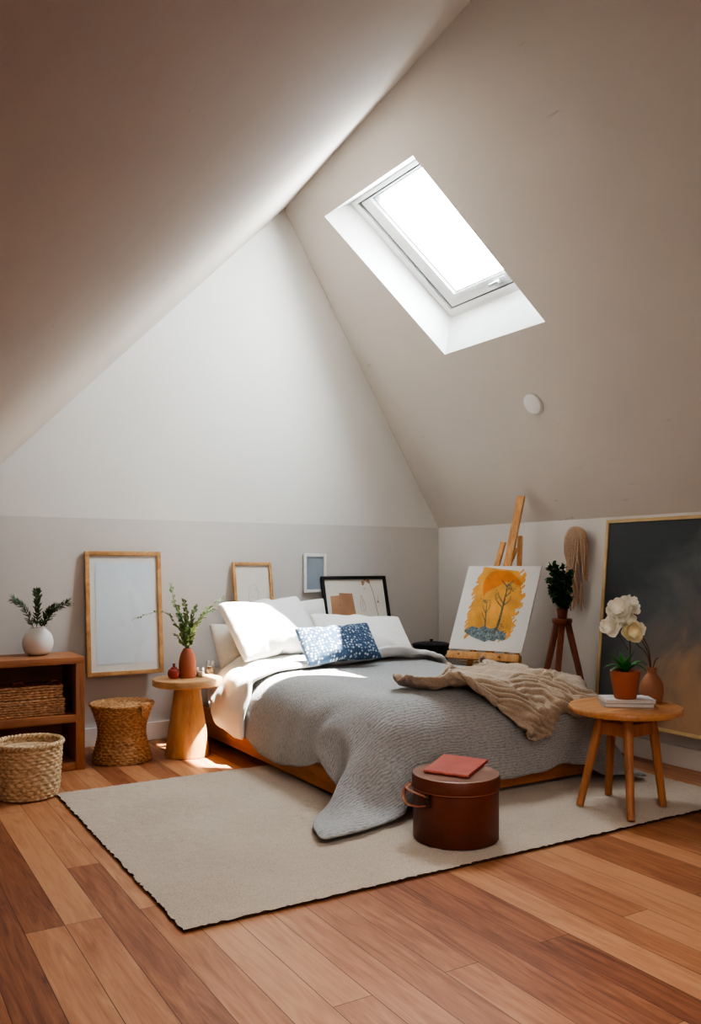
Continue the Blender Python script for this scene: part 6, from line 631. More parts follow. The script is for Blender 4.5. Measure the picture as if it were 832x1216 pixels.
def lathe(bm, prof, c, n=48, mi=0, cap0=True, cap1=True, rfun=None):
    """prof: list of (r, z); c centre; n segments"""
    rows = []
    for k, (r, z) in enumerate(prof):
        row = []
        for i in range(n):
            a = 2*PI*i/n; rr = r if rfun is None else rfun(r, z, a, k)
            row.append(bm.verts.new((c[0]+rr*math.cos(a), c[1]+rr*math.sin(a), c[2]+z)))
        rows.append(row)
    for k in range(len(rows)-1):
        for i in range(n):
            f = bm.faces.new((rows[k][i], rows[k][(i+1) % n], rows[k+1][(i+1) % n], rows[k+1][i])); f.material_index = mi
    if cap0: bm.faces.new(rows[0][::-1]).material_index = mi
    if cap1: bm.faces.new(rows[-1]).material_index = mi
    return rows
def catmull(pts, sub=6):
    P = [Vector(p) for p in pts]
    if len(P) < 3: return P
    out = []
    for i in range(len(P)-1):
        p0 = P[max(i-1, 0)]; p1 = P[i]; p2 = P[i+1]; p3 = P[min(i+2, len(P)-1)]
        for k in range(sub):
            t = k/sub
            out.append(.5*((2*p1)+(p2-p0)*t+(2*p0-5*p1+4*p2-p3)*t*t+(3*p1-p0-3*p2+p3)*t**3))
    out.append(P[-1]); return out
def tube(bm, pts, r, n=8, r2=None, sub=0, mi=0, flat=1., up=V(0, 0, 1), closed=False):
    P = catmull(pts, sub) if sub else [Vector(p) for p in pts]
    rows = []; m = len(P); prev = None
    for k, p in enumerate(P):
        if closed: d = P[(k+1) % m]-P[k-1]
        else: d = P[min(k+1, m-1)]-P[max(k-1, 0)]
        d.normalize()
        if prev is None:
            x = d.cross(up)
            if x.length < 1e-3: x = d.cross(V(1, .3, 0))
        else: x = prev-d*prev.dot(d)
        x.normalize(); prev = x; y = x.cross(d)
        rr = r if r2 is None else r+(r2-r)*k/(m-1)
        rows.append([bm.verts.new(p+x*(rr*math.cos(2*PI*i/n))+y*(rr*flat*math.sin(2*PI*i/n))) for i in range(n)])
    for k in range(m if closed else m-1):
        q = (k+1) % m
        for i in range(n):
            f = bm.faces.new((rows[k][i], rows[k][(i+1) % n], rows[q][(i+1) % n], rows[q][i])); f.material_index = mi
    if not closed:
        bm.faces.new(rows[0][::-1]).material_index = mi; bm.faces.new(rows[-1]).material_index = mi
def leaf(bm, base, d, up, ln, w, fold=.15, droop=0., mi=0, seg=5, blunt=1.):
    """a leaf blade: folded along its midrib, drooping"""
    d = Vector(d).normalized(); s = d.cross(Vector(up))
    if s.length < 1e-3: s = d.cross(V(1, .2, .1))
    s.normalize(); u = s.cross(d).normalized()
    mid, lf, rt = [], [], []
    for k in range(seg+1):
        t = k/seg; ww = w*.5*(math.sin(PI*min(1, t**.8*.96+.02))**blunt)
        p = Vector(base)+d*(ln*t)-u*(droop*ln*t*t)
        mid.append(bm.verts.new(p)); lf.append(bm.verts.new(p+s*ww+u*ww*fold)); rt.append(bm.verts.new(p-s*ww+u*ww*fold))
    for k in range(seg):
        bm.faces.new((mid[k], mid[k+1], lf[k+1], lf[k])).material_index = mi
        bm.faces.new((mid[k], rt[k], rt[k+1], mid[k+1])).material_index = mi
def mod_subsurf(o, lv=1):
    s = o.modifiers.new('smooth', 'SUBSURF'); s.levels = s.render_levels = lv; return s
def mod_solid(o, t, off=0.):
    s = o.modifiers.new('thickness', 'SOLIDIFY'); s.thickness = t; s.offset = off; return s
def unpack(name):
    """grid of points kept as half-millimetre steps from the planar guess left + up - upleft"""
    ny, nx, vals = DATA[name]; out = []
    for j in range(ny):
        for i in range(nx):
            k = (j*nx+i)*3; q = vals[k:k+3]
            l_ = out[j*nx+i-1] if i else None; u_ = out[(j-1)*nx+i] if j else None
            if l_ and u_: d_ = out[(j-1)*nx+i-1]; g = [l_[c]+u_[c]-d_[c] for c in range(3)]
            else: g = l_ or u_ or (0, 0, 0)
            out.append(tuple(g[c]+q[c] for c in range(3)))
    return (ny, nx), [Vector(o)*.0005 for o in out]
def drape_fix(p, key):
    """keep the hanging cloth clear of the bed sides and the things beside the bed"""
    x, y, z = p
    if key == 'band' and x < 2.0:
        if x < 1.955: x = 1.955-(1.955-x)*.34
        t = min(1, max(0, (z-.30)/.10)); t = t*t*(3-2*t)
        x = max(x, 1.898+.066*t)
        if z < .30: x = min(x, 1.928)
    k = min(1, max(.15, (y-2.9)/.4)) if key == 'duvet' else (0 if key == 'band' else .25)
    x -= .075*min(1, max(0, (x-2.7)/.6))*k
    if key == 'duvet' and z < .46:         # soft vertical folds in the hanging sides
        a = .011*min(1, (.46-z)/.25)
        if y > 4.0: a *= max(0, (4.25-y)/.25)
        if x < 2.02: x -= a*(1+math.sin(y*19+2.2*math.sin(y*5)+z*6))
        elif y < 3.18: y -= a*(1+math.sin(x*17+2.2*math.sin(x*6+1)+z*7))
    elif key == 'duvet': z += .006*math.sin(x*9+y*5+1.5*math.sin(y*4))*math.sin(y*7-x*3)
    if key == 'duvet' and z < .26:
        dl, df, dr = x-(BX0-.024), y-(BY0-.024), (BX1+.024)-x
        m = min(dl, df, dr)
        if m > 0:
            if m == df: y -= m
            elif m == dl: x -= m
            else: x += m
    lim = 1.958+.036*min(1, max(0, (z-.30)/.10))
    if key == 'duvet' and y > 4.2 and x < lim: x = lim-(lim-x)*max(0, 1-(y-4.2)/.12)
    return V(x, y, z)
BX0, BX1, BY0, BY1 = 1.985, 3.40, 3.13, 5.262
def sheet(name, key, mats, org, thick, lv=1, uvs=1., dz=0.):
    """a draped cloth from its grid of points, UV in metres of cloth"""
    shp, P = unpack(key); ny, nx = shp[:2]
    me = bpy.data.meshes.new(name); og = Vector(org)
    P = [drape_fix(p, key) for p in P]
    me.from_pydata([p-og+V(0, 0, dz) for p in P], [], [(j*nx+i, j*nx+i+1, (j+1)*nx+i+1, (j+1)*nx+i) for j in range(ny-1) for i in range(nx-1)])
    uv = me.uv_layers.new(name='UVMap')
    for p in me.polygons:
        p.use_smooth = True
        for li in p.loop_indices:
            vi = me.loops[li].vertex_index; uv.data[li].uv = ((vi % nx)*uvs, (vi//nx)*uvs)
    me.materials.append(mats)
    o = link(bpy.data.objects.new(name, me)); o.location = og; ORIG[o] = og
    mod_solid(o, thick, 0.); mod_subsurf(o, lv); return o
# ================================================================== the room
YW, XR, K = 5.288, 3.988, 1.41
YB = -1.7
A0 = onY(337, 248, YW)
sl = V(A0.x-XR, 0, A0.z-K)                 # right slope, up the wall line
NR = V(sl.z, 0, -sl.x).normalized()        # outward normal of the right slope
R0 = V(XR, YW, K)
RP = onP(513, 52, R0, NR)                  # second point of the ridge
rd = (RP-A0)/(A0.y-RP.y)
def ridge(y): return A0+rd*(A0.y-y)
LW = onY(38, 518, YW)                      # the left slope on the back wall
NL = (RP-A0).cross(LW-A0).normalized()
if NL.z < 0: NL = -NL
def left_x(y, z):                          # x of the left slope plane at (y, z)
    return A0.x+(-(NL.y*(y-A0.y))-NL.z*(z-A0.z))/NL.x
bm = B(); box(bm, (-1.35, YB-.1, -.08), (XR+.1, YW+.1, 0)); struct('floor', bm, M['floor'])
bm = B(); xl = left_x(YW, 0); xk = left_x(YW, K)
def slab(bm, pts, d, mi=0):
    a = [bm.verts.new(p) for p in pts]; b = [bm.verts.new(Vector(p)+d) for p in pts]; n = len(pts)
    bm.faces.new(a).material_index = mi; bm.faces.new(b[::-1]).material_index = mi
    for i in range(n): bm.faces.new((a[i], b[i], b[(i+1) % n], a[(i+1) % n])).material_index = mi
zl0 = A0.z-(NL.x*(0-A0.x)+NL.y*(YW-A0.y))/NL.z
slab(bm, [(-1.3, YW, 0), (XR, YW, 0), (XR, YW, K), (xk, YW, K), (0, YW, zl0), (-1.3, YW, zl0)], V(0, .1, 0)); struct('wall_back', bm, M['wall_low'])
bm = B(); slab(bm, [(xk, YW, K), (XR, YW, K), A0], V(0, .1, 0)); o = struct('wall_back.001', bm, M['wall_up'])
bm = B(); slab(bm, [(XR, YW+.1, 0), (XR, YB, 0), (XR, YB, K), (XR, YW+.1, K)], V(.1, 0, 0)); struct('wall_right', bm, M['wall_r'])
rb = ridge(YB)
bm = B(); zr0 = A0.z-(NL.x*(0-A0.x)+NL.y*(YB-A0.y))/NL.z
slab(bm, [(-1.3, YB, 0), (XR, YB, 0), (XR, YB, K), rb, (0, YB, zr0), (-1.3, YB, zr0)], V(0, -.1, 0)); struct('wall_rear', bm, M['wall_r'])
bm = B(); re = ridge(YW+.1)
def lz(y): return A0.z-(NL.x*(0-A0.x)+NL.y*(y-A0.y))/NL.z      # height of the left slope at x = 0
XW = -1.25
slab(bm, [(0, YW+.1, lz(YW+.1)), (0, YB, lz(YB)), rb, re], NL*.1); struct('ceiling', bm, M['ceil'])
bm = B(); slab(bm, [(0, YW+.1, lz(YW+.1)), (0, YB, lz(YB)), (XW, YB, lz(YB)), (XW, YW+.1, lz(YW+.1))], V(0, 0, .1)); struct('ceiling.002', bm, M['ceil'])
bm = B(); slab(bm, [(XW, YW+.1, 0), (XW, YB, 0), (XW, YB, lz(YB)+.1), (XW, YW+.1, lz(YW+.1)+.1)], V(-.1, 0, 0)); struct('wall_left', bm, M['wall_r'])
# right slope with the skylight opening
op = [onP(*p, R0, NR) for p in ((528, 421), (647, 382), (490, 185), (385, 257))]     # BL BR TR TL
oc = [V(XR, YW+.1, K), V(XR, YB, K), rb, re]
bm = B()
vo_ = [bm.verts.new(p) for p in oc]; vi_ = [bm.verts.new(p) for p in op]
for i in range(4): bm.faces.new((vo_[i], vo_[(i+1) % 4], vi_[(i+1) % 4], vi_[i]))
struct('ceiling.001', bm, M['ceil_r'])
# skylight: reveal, frame, sash, pane, handle
DEP = .22
OF = R0+NR*DEP
fTL, fBL = onP(419, 239, OF, NR), onP(536, 373, OF, NR)
wv_ = V(0, -1.03, 0)
fTR, fBR = op[2]+NR*DEP+V(0, -.16, 0), fBL+V(0, -1.12, 0)
fq = [fBL, fBR, fTR, fTL]
bm = B()
for i in range(4): face(bm, [op[i], op[(i+1) % 4], fq[(i+1) % 4], fq[i]])
struct('trim_1', bm, M['trim'])
def Q(s, t, d=0.):      # s: left->right, t: bottom->top, on the frame plane
    return (fBL*(1-s)*(1-t)+fBR*s*(1-t)+fTR*s*t+fTL*(1-s)*t)+NR*d
def ring(bm, o, i, d0, d1, mi=0):
    """a four-sided frame bar between the quads o=(s0,t0,s1,t1) and i, depth d0..d1"""
    def cs(q, d): return [bm.verts.new(Q(a, b_, d)) for a, b_ in ((q[0], q[1]), (q[2], q[1]), (q[2], q[3]), (q[0], q[3]))]
    oa, ia, ob, ib = cs(o, d0), cs(i, d0), cs(o, d1), cs(i, d1)
    for k in range(4):
        n = (k+1) % 4
        for q in ((oa[k], oa[n], ia[n], ia[k]), (ob[k], ib[k], ib[n], ob[n]), (ia[k], ia[n], ib[n], ib[k]), (oa[k], ob[k], ob[n], oa[n])):
            bm.faces.new(q).material_index = mi
win = thing('window_1', 'x', 'window', Q(.5, .5)); del win['label']; del win['category']; win['kind'] = 'structure'
bm = B(); ring(bm, (-.03, -.03, 1.03, 1.03), (.045, .035, .955, .965), -.02, .06); ring(bm, (.012, .010, .988, .99), (.045, .035, .955, .965), -.028, .0); obj('window_frame', bm, M['winwhite'], win, smooth=False)
bm = B(); ring(bm, (.045, .035, .955, .965), (.058, .044, .942, .956), .0, .05); obj('gasket', bm, M['gasket'], win, smooth=False)
bm = B(); ring(bm, (.058, .044, .942, .956), (.16, .125, .84, .945), -.008, .07); ring(bm, (.125, .092, .875, .95), (.154, .12, .846, .948), -.016, .0)
sash = obj('sash', bm, M['winwhite'], win, smooth=False)
bm = B(); ring(bm, (.16, .125, .84, .945), (.168, .132, .832, .938), .0, .05); obj('glazing_seal', bm, M['gasket'], sash, smooth=False)
bm = B(); face(bm, [Q(.15, .12, .045), Q(.85, .12, .045), Q(.85, .95, .045), Q(.15, .95, .045)]); obj('pane', bm, M['glass'], win, smooth=False)
ex = (Q(1, .08)-Q(0, .08)).normalized(); ey = NR.cross(ex).normalized()
bm = B(); mtx = basis(Q(.52, .082, -.012), ex, ey, NR)
box(bm, (-.05, -.02, -.02), (.05, .02, .01), .006, 2, mtx); box(bm, (-.012, -.012, -.05), (.012, .012, -.01), .004, 2, mtx); box(bm, (-.06, -.01, -.062), (.025, .01, -.045), .004, 2, mtx)
obj('handle', bm, plain('handle_grey', (.50, .51, .52), .35, .03, 8, 0, metal=.5), sash)
# baseboards
bm = B(); box(bm, (-1.25, YW-.018, 0), (XR, YW, .115), .004); struct('baseboard_back', bm, M['trim'])
bm = B(); box(bm, (XR-.018, YB, 0), (XR, YW-.018, .115), .004); struct('baseboard_right', bm, M['trim'])
# round white detector on the slope
dc = onP(633, 479, R0, NR)
t = thing('smoke_detector', 'small round white disc fixed to the sloped ceiling below the skylight', 'smoke detector', dc)
ax = NR.cross(V(0, 1, 0)).normalized()
mt_ = basis(dc, V(0, 1, 0), ax, -NR)
bm = B(); lathe(bm, [(.072, 0), (.073, .006), (.070, .010)], (0, 0, 0), 48); bmesh.ops.transform(bm, matrix=mt_, verts=bm.verts[:]); obj('rim', bm, plain('detector_rim', (.60, .59, .57), .5, .02, 8, 0), t)
bm = B(); lathe(bm, [(.064, .008), (.063, .014), (.052, .018), (.0005, .019)], (0, 0, 0), 48); bmesh.ops.transform(bm, matrix=mt_, verts=bm.verts[:]); obj('cover', bm, M['winwhite'], t)
# ================================================================== rug
bm = B(); RX0, RX1, RY0, RY1 = .885, 3.67, 2.452, 4.236
nx, ny = 190, 122
def rugz(x, y): return .0135+.0022*math.sin(x*61+3*math.sin(y*23))*math.sin(y*67+2*math.sin(x*31))
rows = []
for j in range(ny+1):
    row = []
    for i in range(nx+1):
        x = RX0+(RX1-RX0)*i/nx; y = RY0+(RY1-RY0)*j/ny
        e = i in (0, nx) or j in (0, ny)
        jx = random.uniform(-.006, .006) if e else random.uniform(-.004, .004); jy = random.uniform(-.006, .006) if e else random.uniform(-.004, .004)
        row.append(bm.verts.new((x+jx, y+jy, (.012 if e else rugz(x, y)+random.uniform(-.0016, .0016)))))
    rows.append(row)
for j in range(ny):
    for i in range(nx): bm.faces.new((rows[j][i], rows[j][i+1], rows[j+1][i+1], rows[j+1][i]))
rug = thing('area_rug', 'large beige wool rug lying on the wooden floor under the bed', 'rug', ((RX0+RX1)/2, (RY0+RY1)/2, 0))
pile = obj('pile', bm, M['rug'], rug, angle=180)
bm = B(); box(bm, (RX0+.004, RY0+.004, .001), (RX1-.004, RY1-.004, .0095), 0); obj('backing', bm, M['rugedge'], rug, smooth=False)
# ================================================================== bed
bed = thing('bed_frame', 'low platform bed frame of orange brown wood under the mattress', 'bed', ((BX0+BX1)/2, (BY0+BY1)/2, 0))
bm = B(); box(bm, (BX0, BY0, .035), (BX0+.035, BY1, .205), .005); obj('side_rail', bm, M['bedwood'], bed)
bm = B(); box(bm, (BX1-.035, BY0, .035), (BX1, BY1, .205), .005); obj('side_rail', bm, M['bedwood'], bed)
bm = B(); box(bm, (BX0+.036, BY0, .035), (BX1-.036, BY0+.035, .205), .005); obj('foot_rail', bm, M['bedwood'], bed)
bm = B(); box(bm, (BX0+.036, BY0+.036, .10), (BX1-.036, BY1-.01, .125), .002); obj('slat_base', bm, M['bedwood'], bed)
for lx in (BX0+.05, BX1-.11):
    for ly in (BY0+.06, BY1-.16):
        z0 = .018 if ly < RY1 else .0
        bm = B(); box(bm, (lx, ly, z0), (lx+.06, ly+.06, .10), .004); obj('leg', bm, M['bedwood'], bed)
bm = B(); box(bm, (2.03, 3.20, .127), (3.36, 5.255, .462), .13, 6); mat_ = obj('mattress', bm, M['sheet'], None, (2.73, 4.22, .127), angle=60)
tag(mat_, 'pale grey sheeted mattress, bare beside the left pillows at the head of the bed', 'mattress')
bm = B()
du = sheet('duvet', 'duvet', M['duvet'], (2.7, 3.9, .45), .024, 2, .063)
tag(du, 'grey crinkled duvet draped over the bed with one corner trailing on the rug', 'duvet')
fb = sheet('folded_border', 'band', fabric('duvet_underside', (.80, .79, .77), (.72, .71, .69), 200, .95, .12), (2.7, 3.9, .45), .030, 2, .06)
fb.parent = du; fb.location = (0, 0, 0); fb['label'] = 'white turned-down border at the head of the duvet'
th = sheet('throw_blanket', 'throw', M['throw'], (2.95, 3.35, .5), .012, 1, .02)
tag(th, 'rumpled beige linen throw lying across the foot of the bed', 'blanket')
# pillows ------------------------------------------------------------
def pillow_wrinkle(p, seed):
    """soft dents and creases running in from the seam corners"""
    q = Vector((p.x*7+seed, p.y*7, seed*1.7)); d = noise.noise(q)*.010
    for sx in (-1, 1):
        for sy in (-1, 1):
            a = math.atan2(p.y-sy*.24, p.x-sx*.33); r = math.hypot(p.x-sx*.33, p.y-sy*.24)
            d += .0055*math.sin(a*19+seed)*math.exp(-((r-.12)/.10)**2)
    e = min(1, abs(p.z)/.03)
    return V(p.x, p.y, p.z+math.copysign(d*e, p.z))
def pillow(key, name, label, cat, mat, corner, ex, ey, w, h, thick=1., group=None):
    """corner = lower left seam corner, ex right, ey up the pillow"""
    P = unpack('pillow_top')[1]+unpack('pillow_under')[1]; nx, ny = 40, 28; fl_x = -1 if key == 'pilB' else 1
    idx = {}; k = 0; F_ = []
    for s in (1, -1):
        for j in range(ny):
            for i in range(nx):
                e = i in (0, nx-1) or j in (0, ny-1)
                if s == -1 and e: idx[(s, i, j)] = idx[(1, i, j)]
                else: idx[(s, i, j)] = k; k += 1
    uvm = {}
    for (s, i, j), vi in idx.items(): uvm[vi] = (i/(nx-1), j/(ny-1))
    for s in (1, -1):
        for j in range(ny-1):
            for i in range(nx-1):
                q = [idx[(s, i, j)], idx[(s, i+1, j)], idx[(s, i+1, j+1)], idx[(s, i, j+1)]]
                F_.append(q if s == 1 else q[::-1])
    ex = Vector(ex).normalized(); ey = Vector(ey); ey = (ey-ex*ey.dot(ex)).normalized(); ez = ex.cross(ey)
    c = Vector(corner)+ex*w/2+ey*h/2
    P = [pillow_wrinkle(p, len(label)) for p in P]
    me = bpy.data.meshes.new(name)
    me.from_pydata([ex*(p.x*fl_x*w/.668)+ey*(p.y*h/.478)+ez*(p.z*thick) for p in P], [], F_)
    uv = me.uv_layers.new(name='UVMap')
    for p in me.polygons:
        p.use_smooth = True
        for li in p.loop_indices: uv.data[li].uv = uvm[me.loops[li].vertex_index]
    me.materials.append(mat)
    o = link(bpy.data.objects.new(name, me)); o.location = c; ORIG[o] = c
    mod_subsurf(o, 1); tag(o, label, cat, group); return o
PW = {}
def up(lean, yaw=0., roll=0.):
    """pillow axes: lean back from vertical (deg), yaw about z, roll in plane"""
    a, y, r = math.radians(lean), math.radians(yaw), math.radians(roll)
    ex = V(math.cos(y), math.sin(y), 0); back = V(-math.sin(y), math.cos(y), 0)
    ey = V(0, 0, 1)*math.cos(a)+back*math.sin(a)
    return ex*math.cos(r)+ey*math.sin(r), ey*math.cos(r)-ex*math.sin(r)
e1, e2 = up(38, 0, -2)
pillow('pilB', 'pillow', 'cream pillow lowest on the left, half hidden behind the big white pillow', 'pillow', M['cream_linen'], (2.01, 4.93, .472), e1, e2, .60, .34, .85, 'bed pillows')
e1, e2 = up(15, 0, 2)
pillow('pilA', 'pillow.001', 'white pillow standing upright at the back against the wall', 'pillow', M['white_linen'], (2.32, 5.01, .49), e1, e2, .56, .40, .6, 'bed pillows')
e1, e2 = up(42, 4, 4)
pillow('pilA', 'pillow.002', 'big white pillow at the left front of the bed head', 'pillow', M['white_linen'], (2.05, 4.63, .54), e1, e2, .60, .46, 1.2, 'bed pillows')
e1, e2 = up(50, -4, -5)
pillow('pilB', 'pillow.003', 'white pillow at the right, behind the blue cushion', 'pillow', M['white_linen'], (2.58, 4.62, .56), e1, e2, .66, .37, .9, 'bed pillows')
e1, e2 = up(42, -6, 3)
pillow('pilB', 'cushion', 'small navy cushion with pale dots leaning on the white pillows', 'cushion', M['navy'], (2.30, 4.30, .535), e1, e2, .50, .28, .7)
# ================================================================== pictures
def picture(name, label, mats, x0, w, z0, h, yb, yt, fw, fd, inner, group=None, glass=False, cat='picture frame'):
    """frame on the back wall: bottom-left x0,z0, leaning from yb (bottom) to yt (top)"""
    ln = math.sqrt(h*h+0); a = math.atan2(yt-yb, h)
    org = V(x0, yb, z0); t = thing(name, label, cat, org, group)
    ez = V(0, math.sin(a), math.cos(a)); mt = basis(org, V(1, 0, 0), V(0, math.cos(a), -math.sin(a)), ez); H_ = h/math.cos(a)
    bm = B()
    for lo, hi in (((0, 0, 0), (fw, fd, H_)), ((w-fw, 0, 0), (w, fd, H_)), ((fw, 0, 0), (w-fw, fd, fw)), ((fw, 0, H_-fw), (w-fw, fd, H_))): box(bm, lo, hi, .0025, 2, mt)
    obj('frame', bm, mats, t)
    inner(t, mt, fw, w-fw, fw, H_-fw, fd)
    if glass:
        bm = B(); face(bm, [mt@V(*p) for p in ((fw, .008, fw), (w-fw, .008, fw), (w-fw, .008, H_-fw), (fw, .008, H_-fw))]); obj('glass', bm, M['picglass'], t, smooth=False)
    return t
def panel(bm, mt, x0, x1, z0, z1, y, t=.002, mi=0): box(bm, (x0, y, z0), (x1, y+t, z1), 0, 1, mt, mi)
def poly(bm, mt, pts, y, mi=0): face(bm, [mt@V(p[0], y, p[1]) for p in pts], mi)
def stroke(bm, mt, pts, y, r=.0012, mi=0, sub=5): tube(bm, [mt@V(p[0], y, p[1]) for p in pts], r, 4, sub=sub, mi=mi)
def blank(t, mt, x0, x1, z0, z1, fd):
    bm = B(); panel(bm, mt, x0, x1, z0, z1, .014); obj('mat_board', bm, M['mat'], t, smooth=False)
    bm = B(); panel(bm, mt, x0+.035, x1-.035, z0+.045, z1-.045, .012, .002); obj('print', bm, M['paper'], t, smooth=False)
picture('picture_frame', 'large oak frame with a blank pale sheet, hung behind the woven basket', M['framewood'], 1.268, .478, .438, .768, 5.195, 5.258, .026, .026, blank, 'framed pictures on the back wall', True)
def lineart(t, mt, x0, x1, z0, z1, fd):
    bm = B(); panel(bm, mt, x0, x1, z0, z1, .014); obj('paper', bm, M['ivory'], t, smooth=False)
    cx = (x0+x1)/2; bm = B(); zc = z1-.24
    prof = [(cx-.03, zc-.03), (cx-.035, zc+.03), (cx-.015, zc+.075), (cx+.02, zc+.08), (cx+.04, zc+.05), (cx+.03, zc+.01), (cx+.045, zc-.01), (cx+.02, zc-.03), (cx+.015, zc-.055), (cx-.01, zc-.06)]
    stroke(bm, mt, prof, .0135)
    stroke(bm, mt, [(cx-.05, zc-.12), (cx-.03, zc-.07), (cx-.005, zc-.055), (cx+.03, zc-.075), (cx+.06, zc-.06), (cx+.07, zc-.10)], .0135)
    stroke(bm, mt, [(cx-.02, zc+.02), (cx-.005, zc+.03), (cx+.01, zc+.02)], .0135); stroke(bm, mt, [(cx-.03, zc+.08), (cx, zc+.11), (cx+.03, zc+.09), (cx+.01, zc+.06)], .0135)
    obj('line_drawing', bm, M['ink_blue'], t)
picture('picture_frame.001', 'oak frame with a faint blue line drawing, leaning on the wall behind the white pillows', M['framewood'], 2.243, .288, .478, .662, 5.16, 5.262, .020, .02, lineart, 'framed pictures on the back wall')
def plainprint(t, mt, x0, x1, z0, z1, fd):
    bm = B(); panel(bm, mt, x0, x1, z0, z1, .010); obj('print', bm, M['bluegrey'], t, smooth=False)
picture('picture_frame.002', 'small white frame with a plain blue grey print hung above the black frame', M['whiteframe'], 2.788, .184, .925, .276, 5.262, 5.268, .022, .018, plainprint, 'framed pictures on the back wall')
def creamprint(t, mt, x0, x1, z0, z1, fd):
    bm = B(); panel(bm, mt, x0, x1, z0, z1, .010); obj('print', bm, M['cream'], t, smooth=False)
picture('picture_frame.003', 'low frame whose top edge only shows above the upright white pillow', M['gold'], 2.46, .212, .478, .385, 5.135, 5.20, .016, .016, creamprint, 'framed pictures on the back wall')
def collage(t, mt, x0, x1, z0, z1, fd):
    bm = B(); panel(bm, mt, x0, x1, z0, z1, .014); obj('backing_sheet', bm, M['ivory'], t, smooth=False)
    w, h = x1-x0, z1-z0
    bm = B(); poly(bm, mt, [(x0+.03, z0+.02), (x0+.255, z0+.02), (x0+.225, z1-.105), (x0+.115, z1-.10), (x0+.113, z1-.118), (x0+.04, z1-.122)], .0128); obj('brown_paper', bm, M['kraft'], t, smooth=False)
    bm = B()
    stroke(bm, mt, [(x1-.125, z1-.02), (x1-.10, z1-.10), (x1-.085, z1-.22), (x1-.07, z1-.40), (x1-.075, z0+.02)], .0132, .0014)
    stroke(bm, mt, [(x1-.088, z1-.19), (x1-.07, z1-.17), (x1-.062, z1-.13)], .0132, .001)
    stroke(bm, mt, [(x0+.30, z1-.12), (x0+.285, z1-.18), (x0+.29, z1-.23), (x0+.315, z1-.235), (x0+.325, z1-.20), (x0+.30, z1-.12)], .0132, .0009)
    stroke(bm, mt, [(x0+.305, z1-.15), (x0+.303, z1-.19), (x0+.31, z1-.23)], .0132, .0008)
    obj('pressed_stems', bm, M['ink_brown'], t)
    bm = B(); rnd = random.Random(4)
    for (px, pz, n, s) in ((x1-.15, z1-.025, 9, .035), (x1-.065, z1-.175, 5, .014), (x1-.165, z1-.07, 3, .010), (x0+.12, z1-.2, 4, .02), (x0+.15, z1-.35, 4, .02), (x0+.13, z1-.45, 3, .015)):
        for k in range(n):
            a = rnd.uniform(0, 6.28); q = (px+rnd.uniform(-s, s), pz+rnd.uniform(-s*.6, s*.6)); r = s*.35
            poly(bm, mt, [(q[0]+r*math.cos(a+i*1.05), q[1]+r*(.6+.4*(i % 2))*math.sin(a+i*1.05)) for i in range(6)], .0124+rnd.uniform(0, .0003))
    obj('pressed_blossoms', bm, M['ink_pink'], t, smooth=False)
picture('picture_frame.004', 'black frame with a collage of brown paper and pressed flowers, leaning beside the pillows', M['blackframe'], 2.922, .548, .478, .562, 5.115, 5.258, .022, .024, collage, 'framed pictures on the back wall')
# big dark painting on the right wall, top touching the wall, foot tipped out
pb, pt_ = V(3.845, 2.56, .205), V(3.955, 2.56, 1.392)
H_ = (pt_-pb).length; ez = (pt_-pb).normalized(); exx = V(0, 1, 0); eyy = ez.cross(exx).normalized()
if eyy.x < 0: eyy = -eyy
mt = basis(pb, exx, eyy, ez); PWd = 1.008
t = thing('framed_painting', 'tall dark stormy painting in a thin pale gold frame against the right wall', 'painting', pb)
bm = B(); fw = .020
for lo, hi in (((0, 0, 0), (fw, .03, H_)), ((PWd-fw, 0, 0), (PWd, .03, H_)), ((fw, 0, 0), (PWd-fw, .03, fw)), ((fw, 0, H_-fw), (PWd-fw, .03, H_))): box(bm, lo, hi, .002, 2, mt)
obj('frame', bm, M['gold'], t)
bm = B(); box(bm, (fw, .008, fw), (PWd-fw, .022, H_-fw), 0, 1, mt); ob_ = obj('canvas', bm, M['storm'], t, smooth=False)
# ================================================================== woven basket helper
def woven(bm, prof, c, rows, n=120, amp=.0035, stakes=30, mi=0, sub=4, twist=0.):
    """wall of a basket: prof radius(z01)->(r,z); horizontal coils bulge between upright stakes"""
    P = []
    for k in range(rows*sub+1):
        t = k/(rows*sub); r, z = prof(t); P.append((r, z))
    def rf(r, z, a, k):
        row = k//sub; f = (k % sub)/sub
        cs = math.sin(PI*f)
        w = math.cos(stakes*a+PI*(row % 2)+twist*row)
        return r+amp*(cs*.75+cs*w*.9-.35)
    return lathe(bm, P, c, n, mi, True, False, rf)
def interp(pts):
    def f(t):
        ys = [p[0] for p in pts]
        for (a, ra, za), (b_, rb_, zb) in zip(pts, pts[1:]):
            if t <= b_+1e-9:
                u = (t-a)/(b_-a); return (ra+(rb_-ra)*u, za+(zb-za)*u)
        return pts[-1][1:]
    return f
def smooth_prof(pts, n=24):
    """pts (r,z) -> dense catmull profile"""
    return [(p.x, p.y) for p in catmull([V(a, b_, 0) for a, b_ in pts], 8)]
def prof_fn(pts):
    d = smooth_prof(pts)
    def f(t):
        x = t*(len(d)-1); i = min(int(x), len(d)-2); u = x-i
        return (d[i][0]+(d[i+1][0]-d[i][0])*u, d[i][1]+(d[i+1][1]-d[i][1])*u)
    return f
def braid(bm, c, r, z, th, n=90, turns=28, mi=0):
    for ph in (0, PI):
        pts = [V(c[0]+(r+th*.55*math.cos(turns*2*PI*i/(n*3)+ph))*math.cos(2*PI*i/(n*3)), c[1]+(r+th*.55*math.cos(turns*2*PI*i/(n*3)+ph))*math.sin(2*PI*i/(n*3)), c[2]+z+th*.55*math.sin(turns*2*PI*i/(n*3)+ph)) for i in range(n*3)]
        tube(bm, pts, th*.62, 6, closed=True, mi=mi)
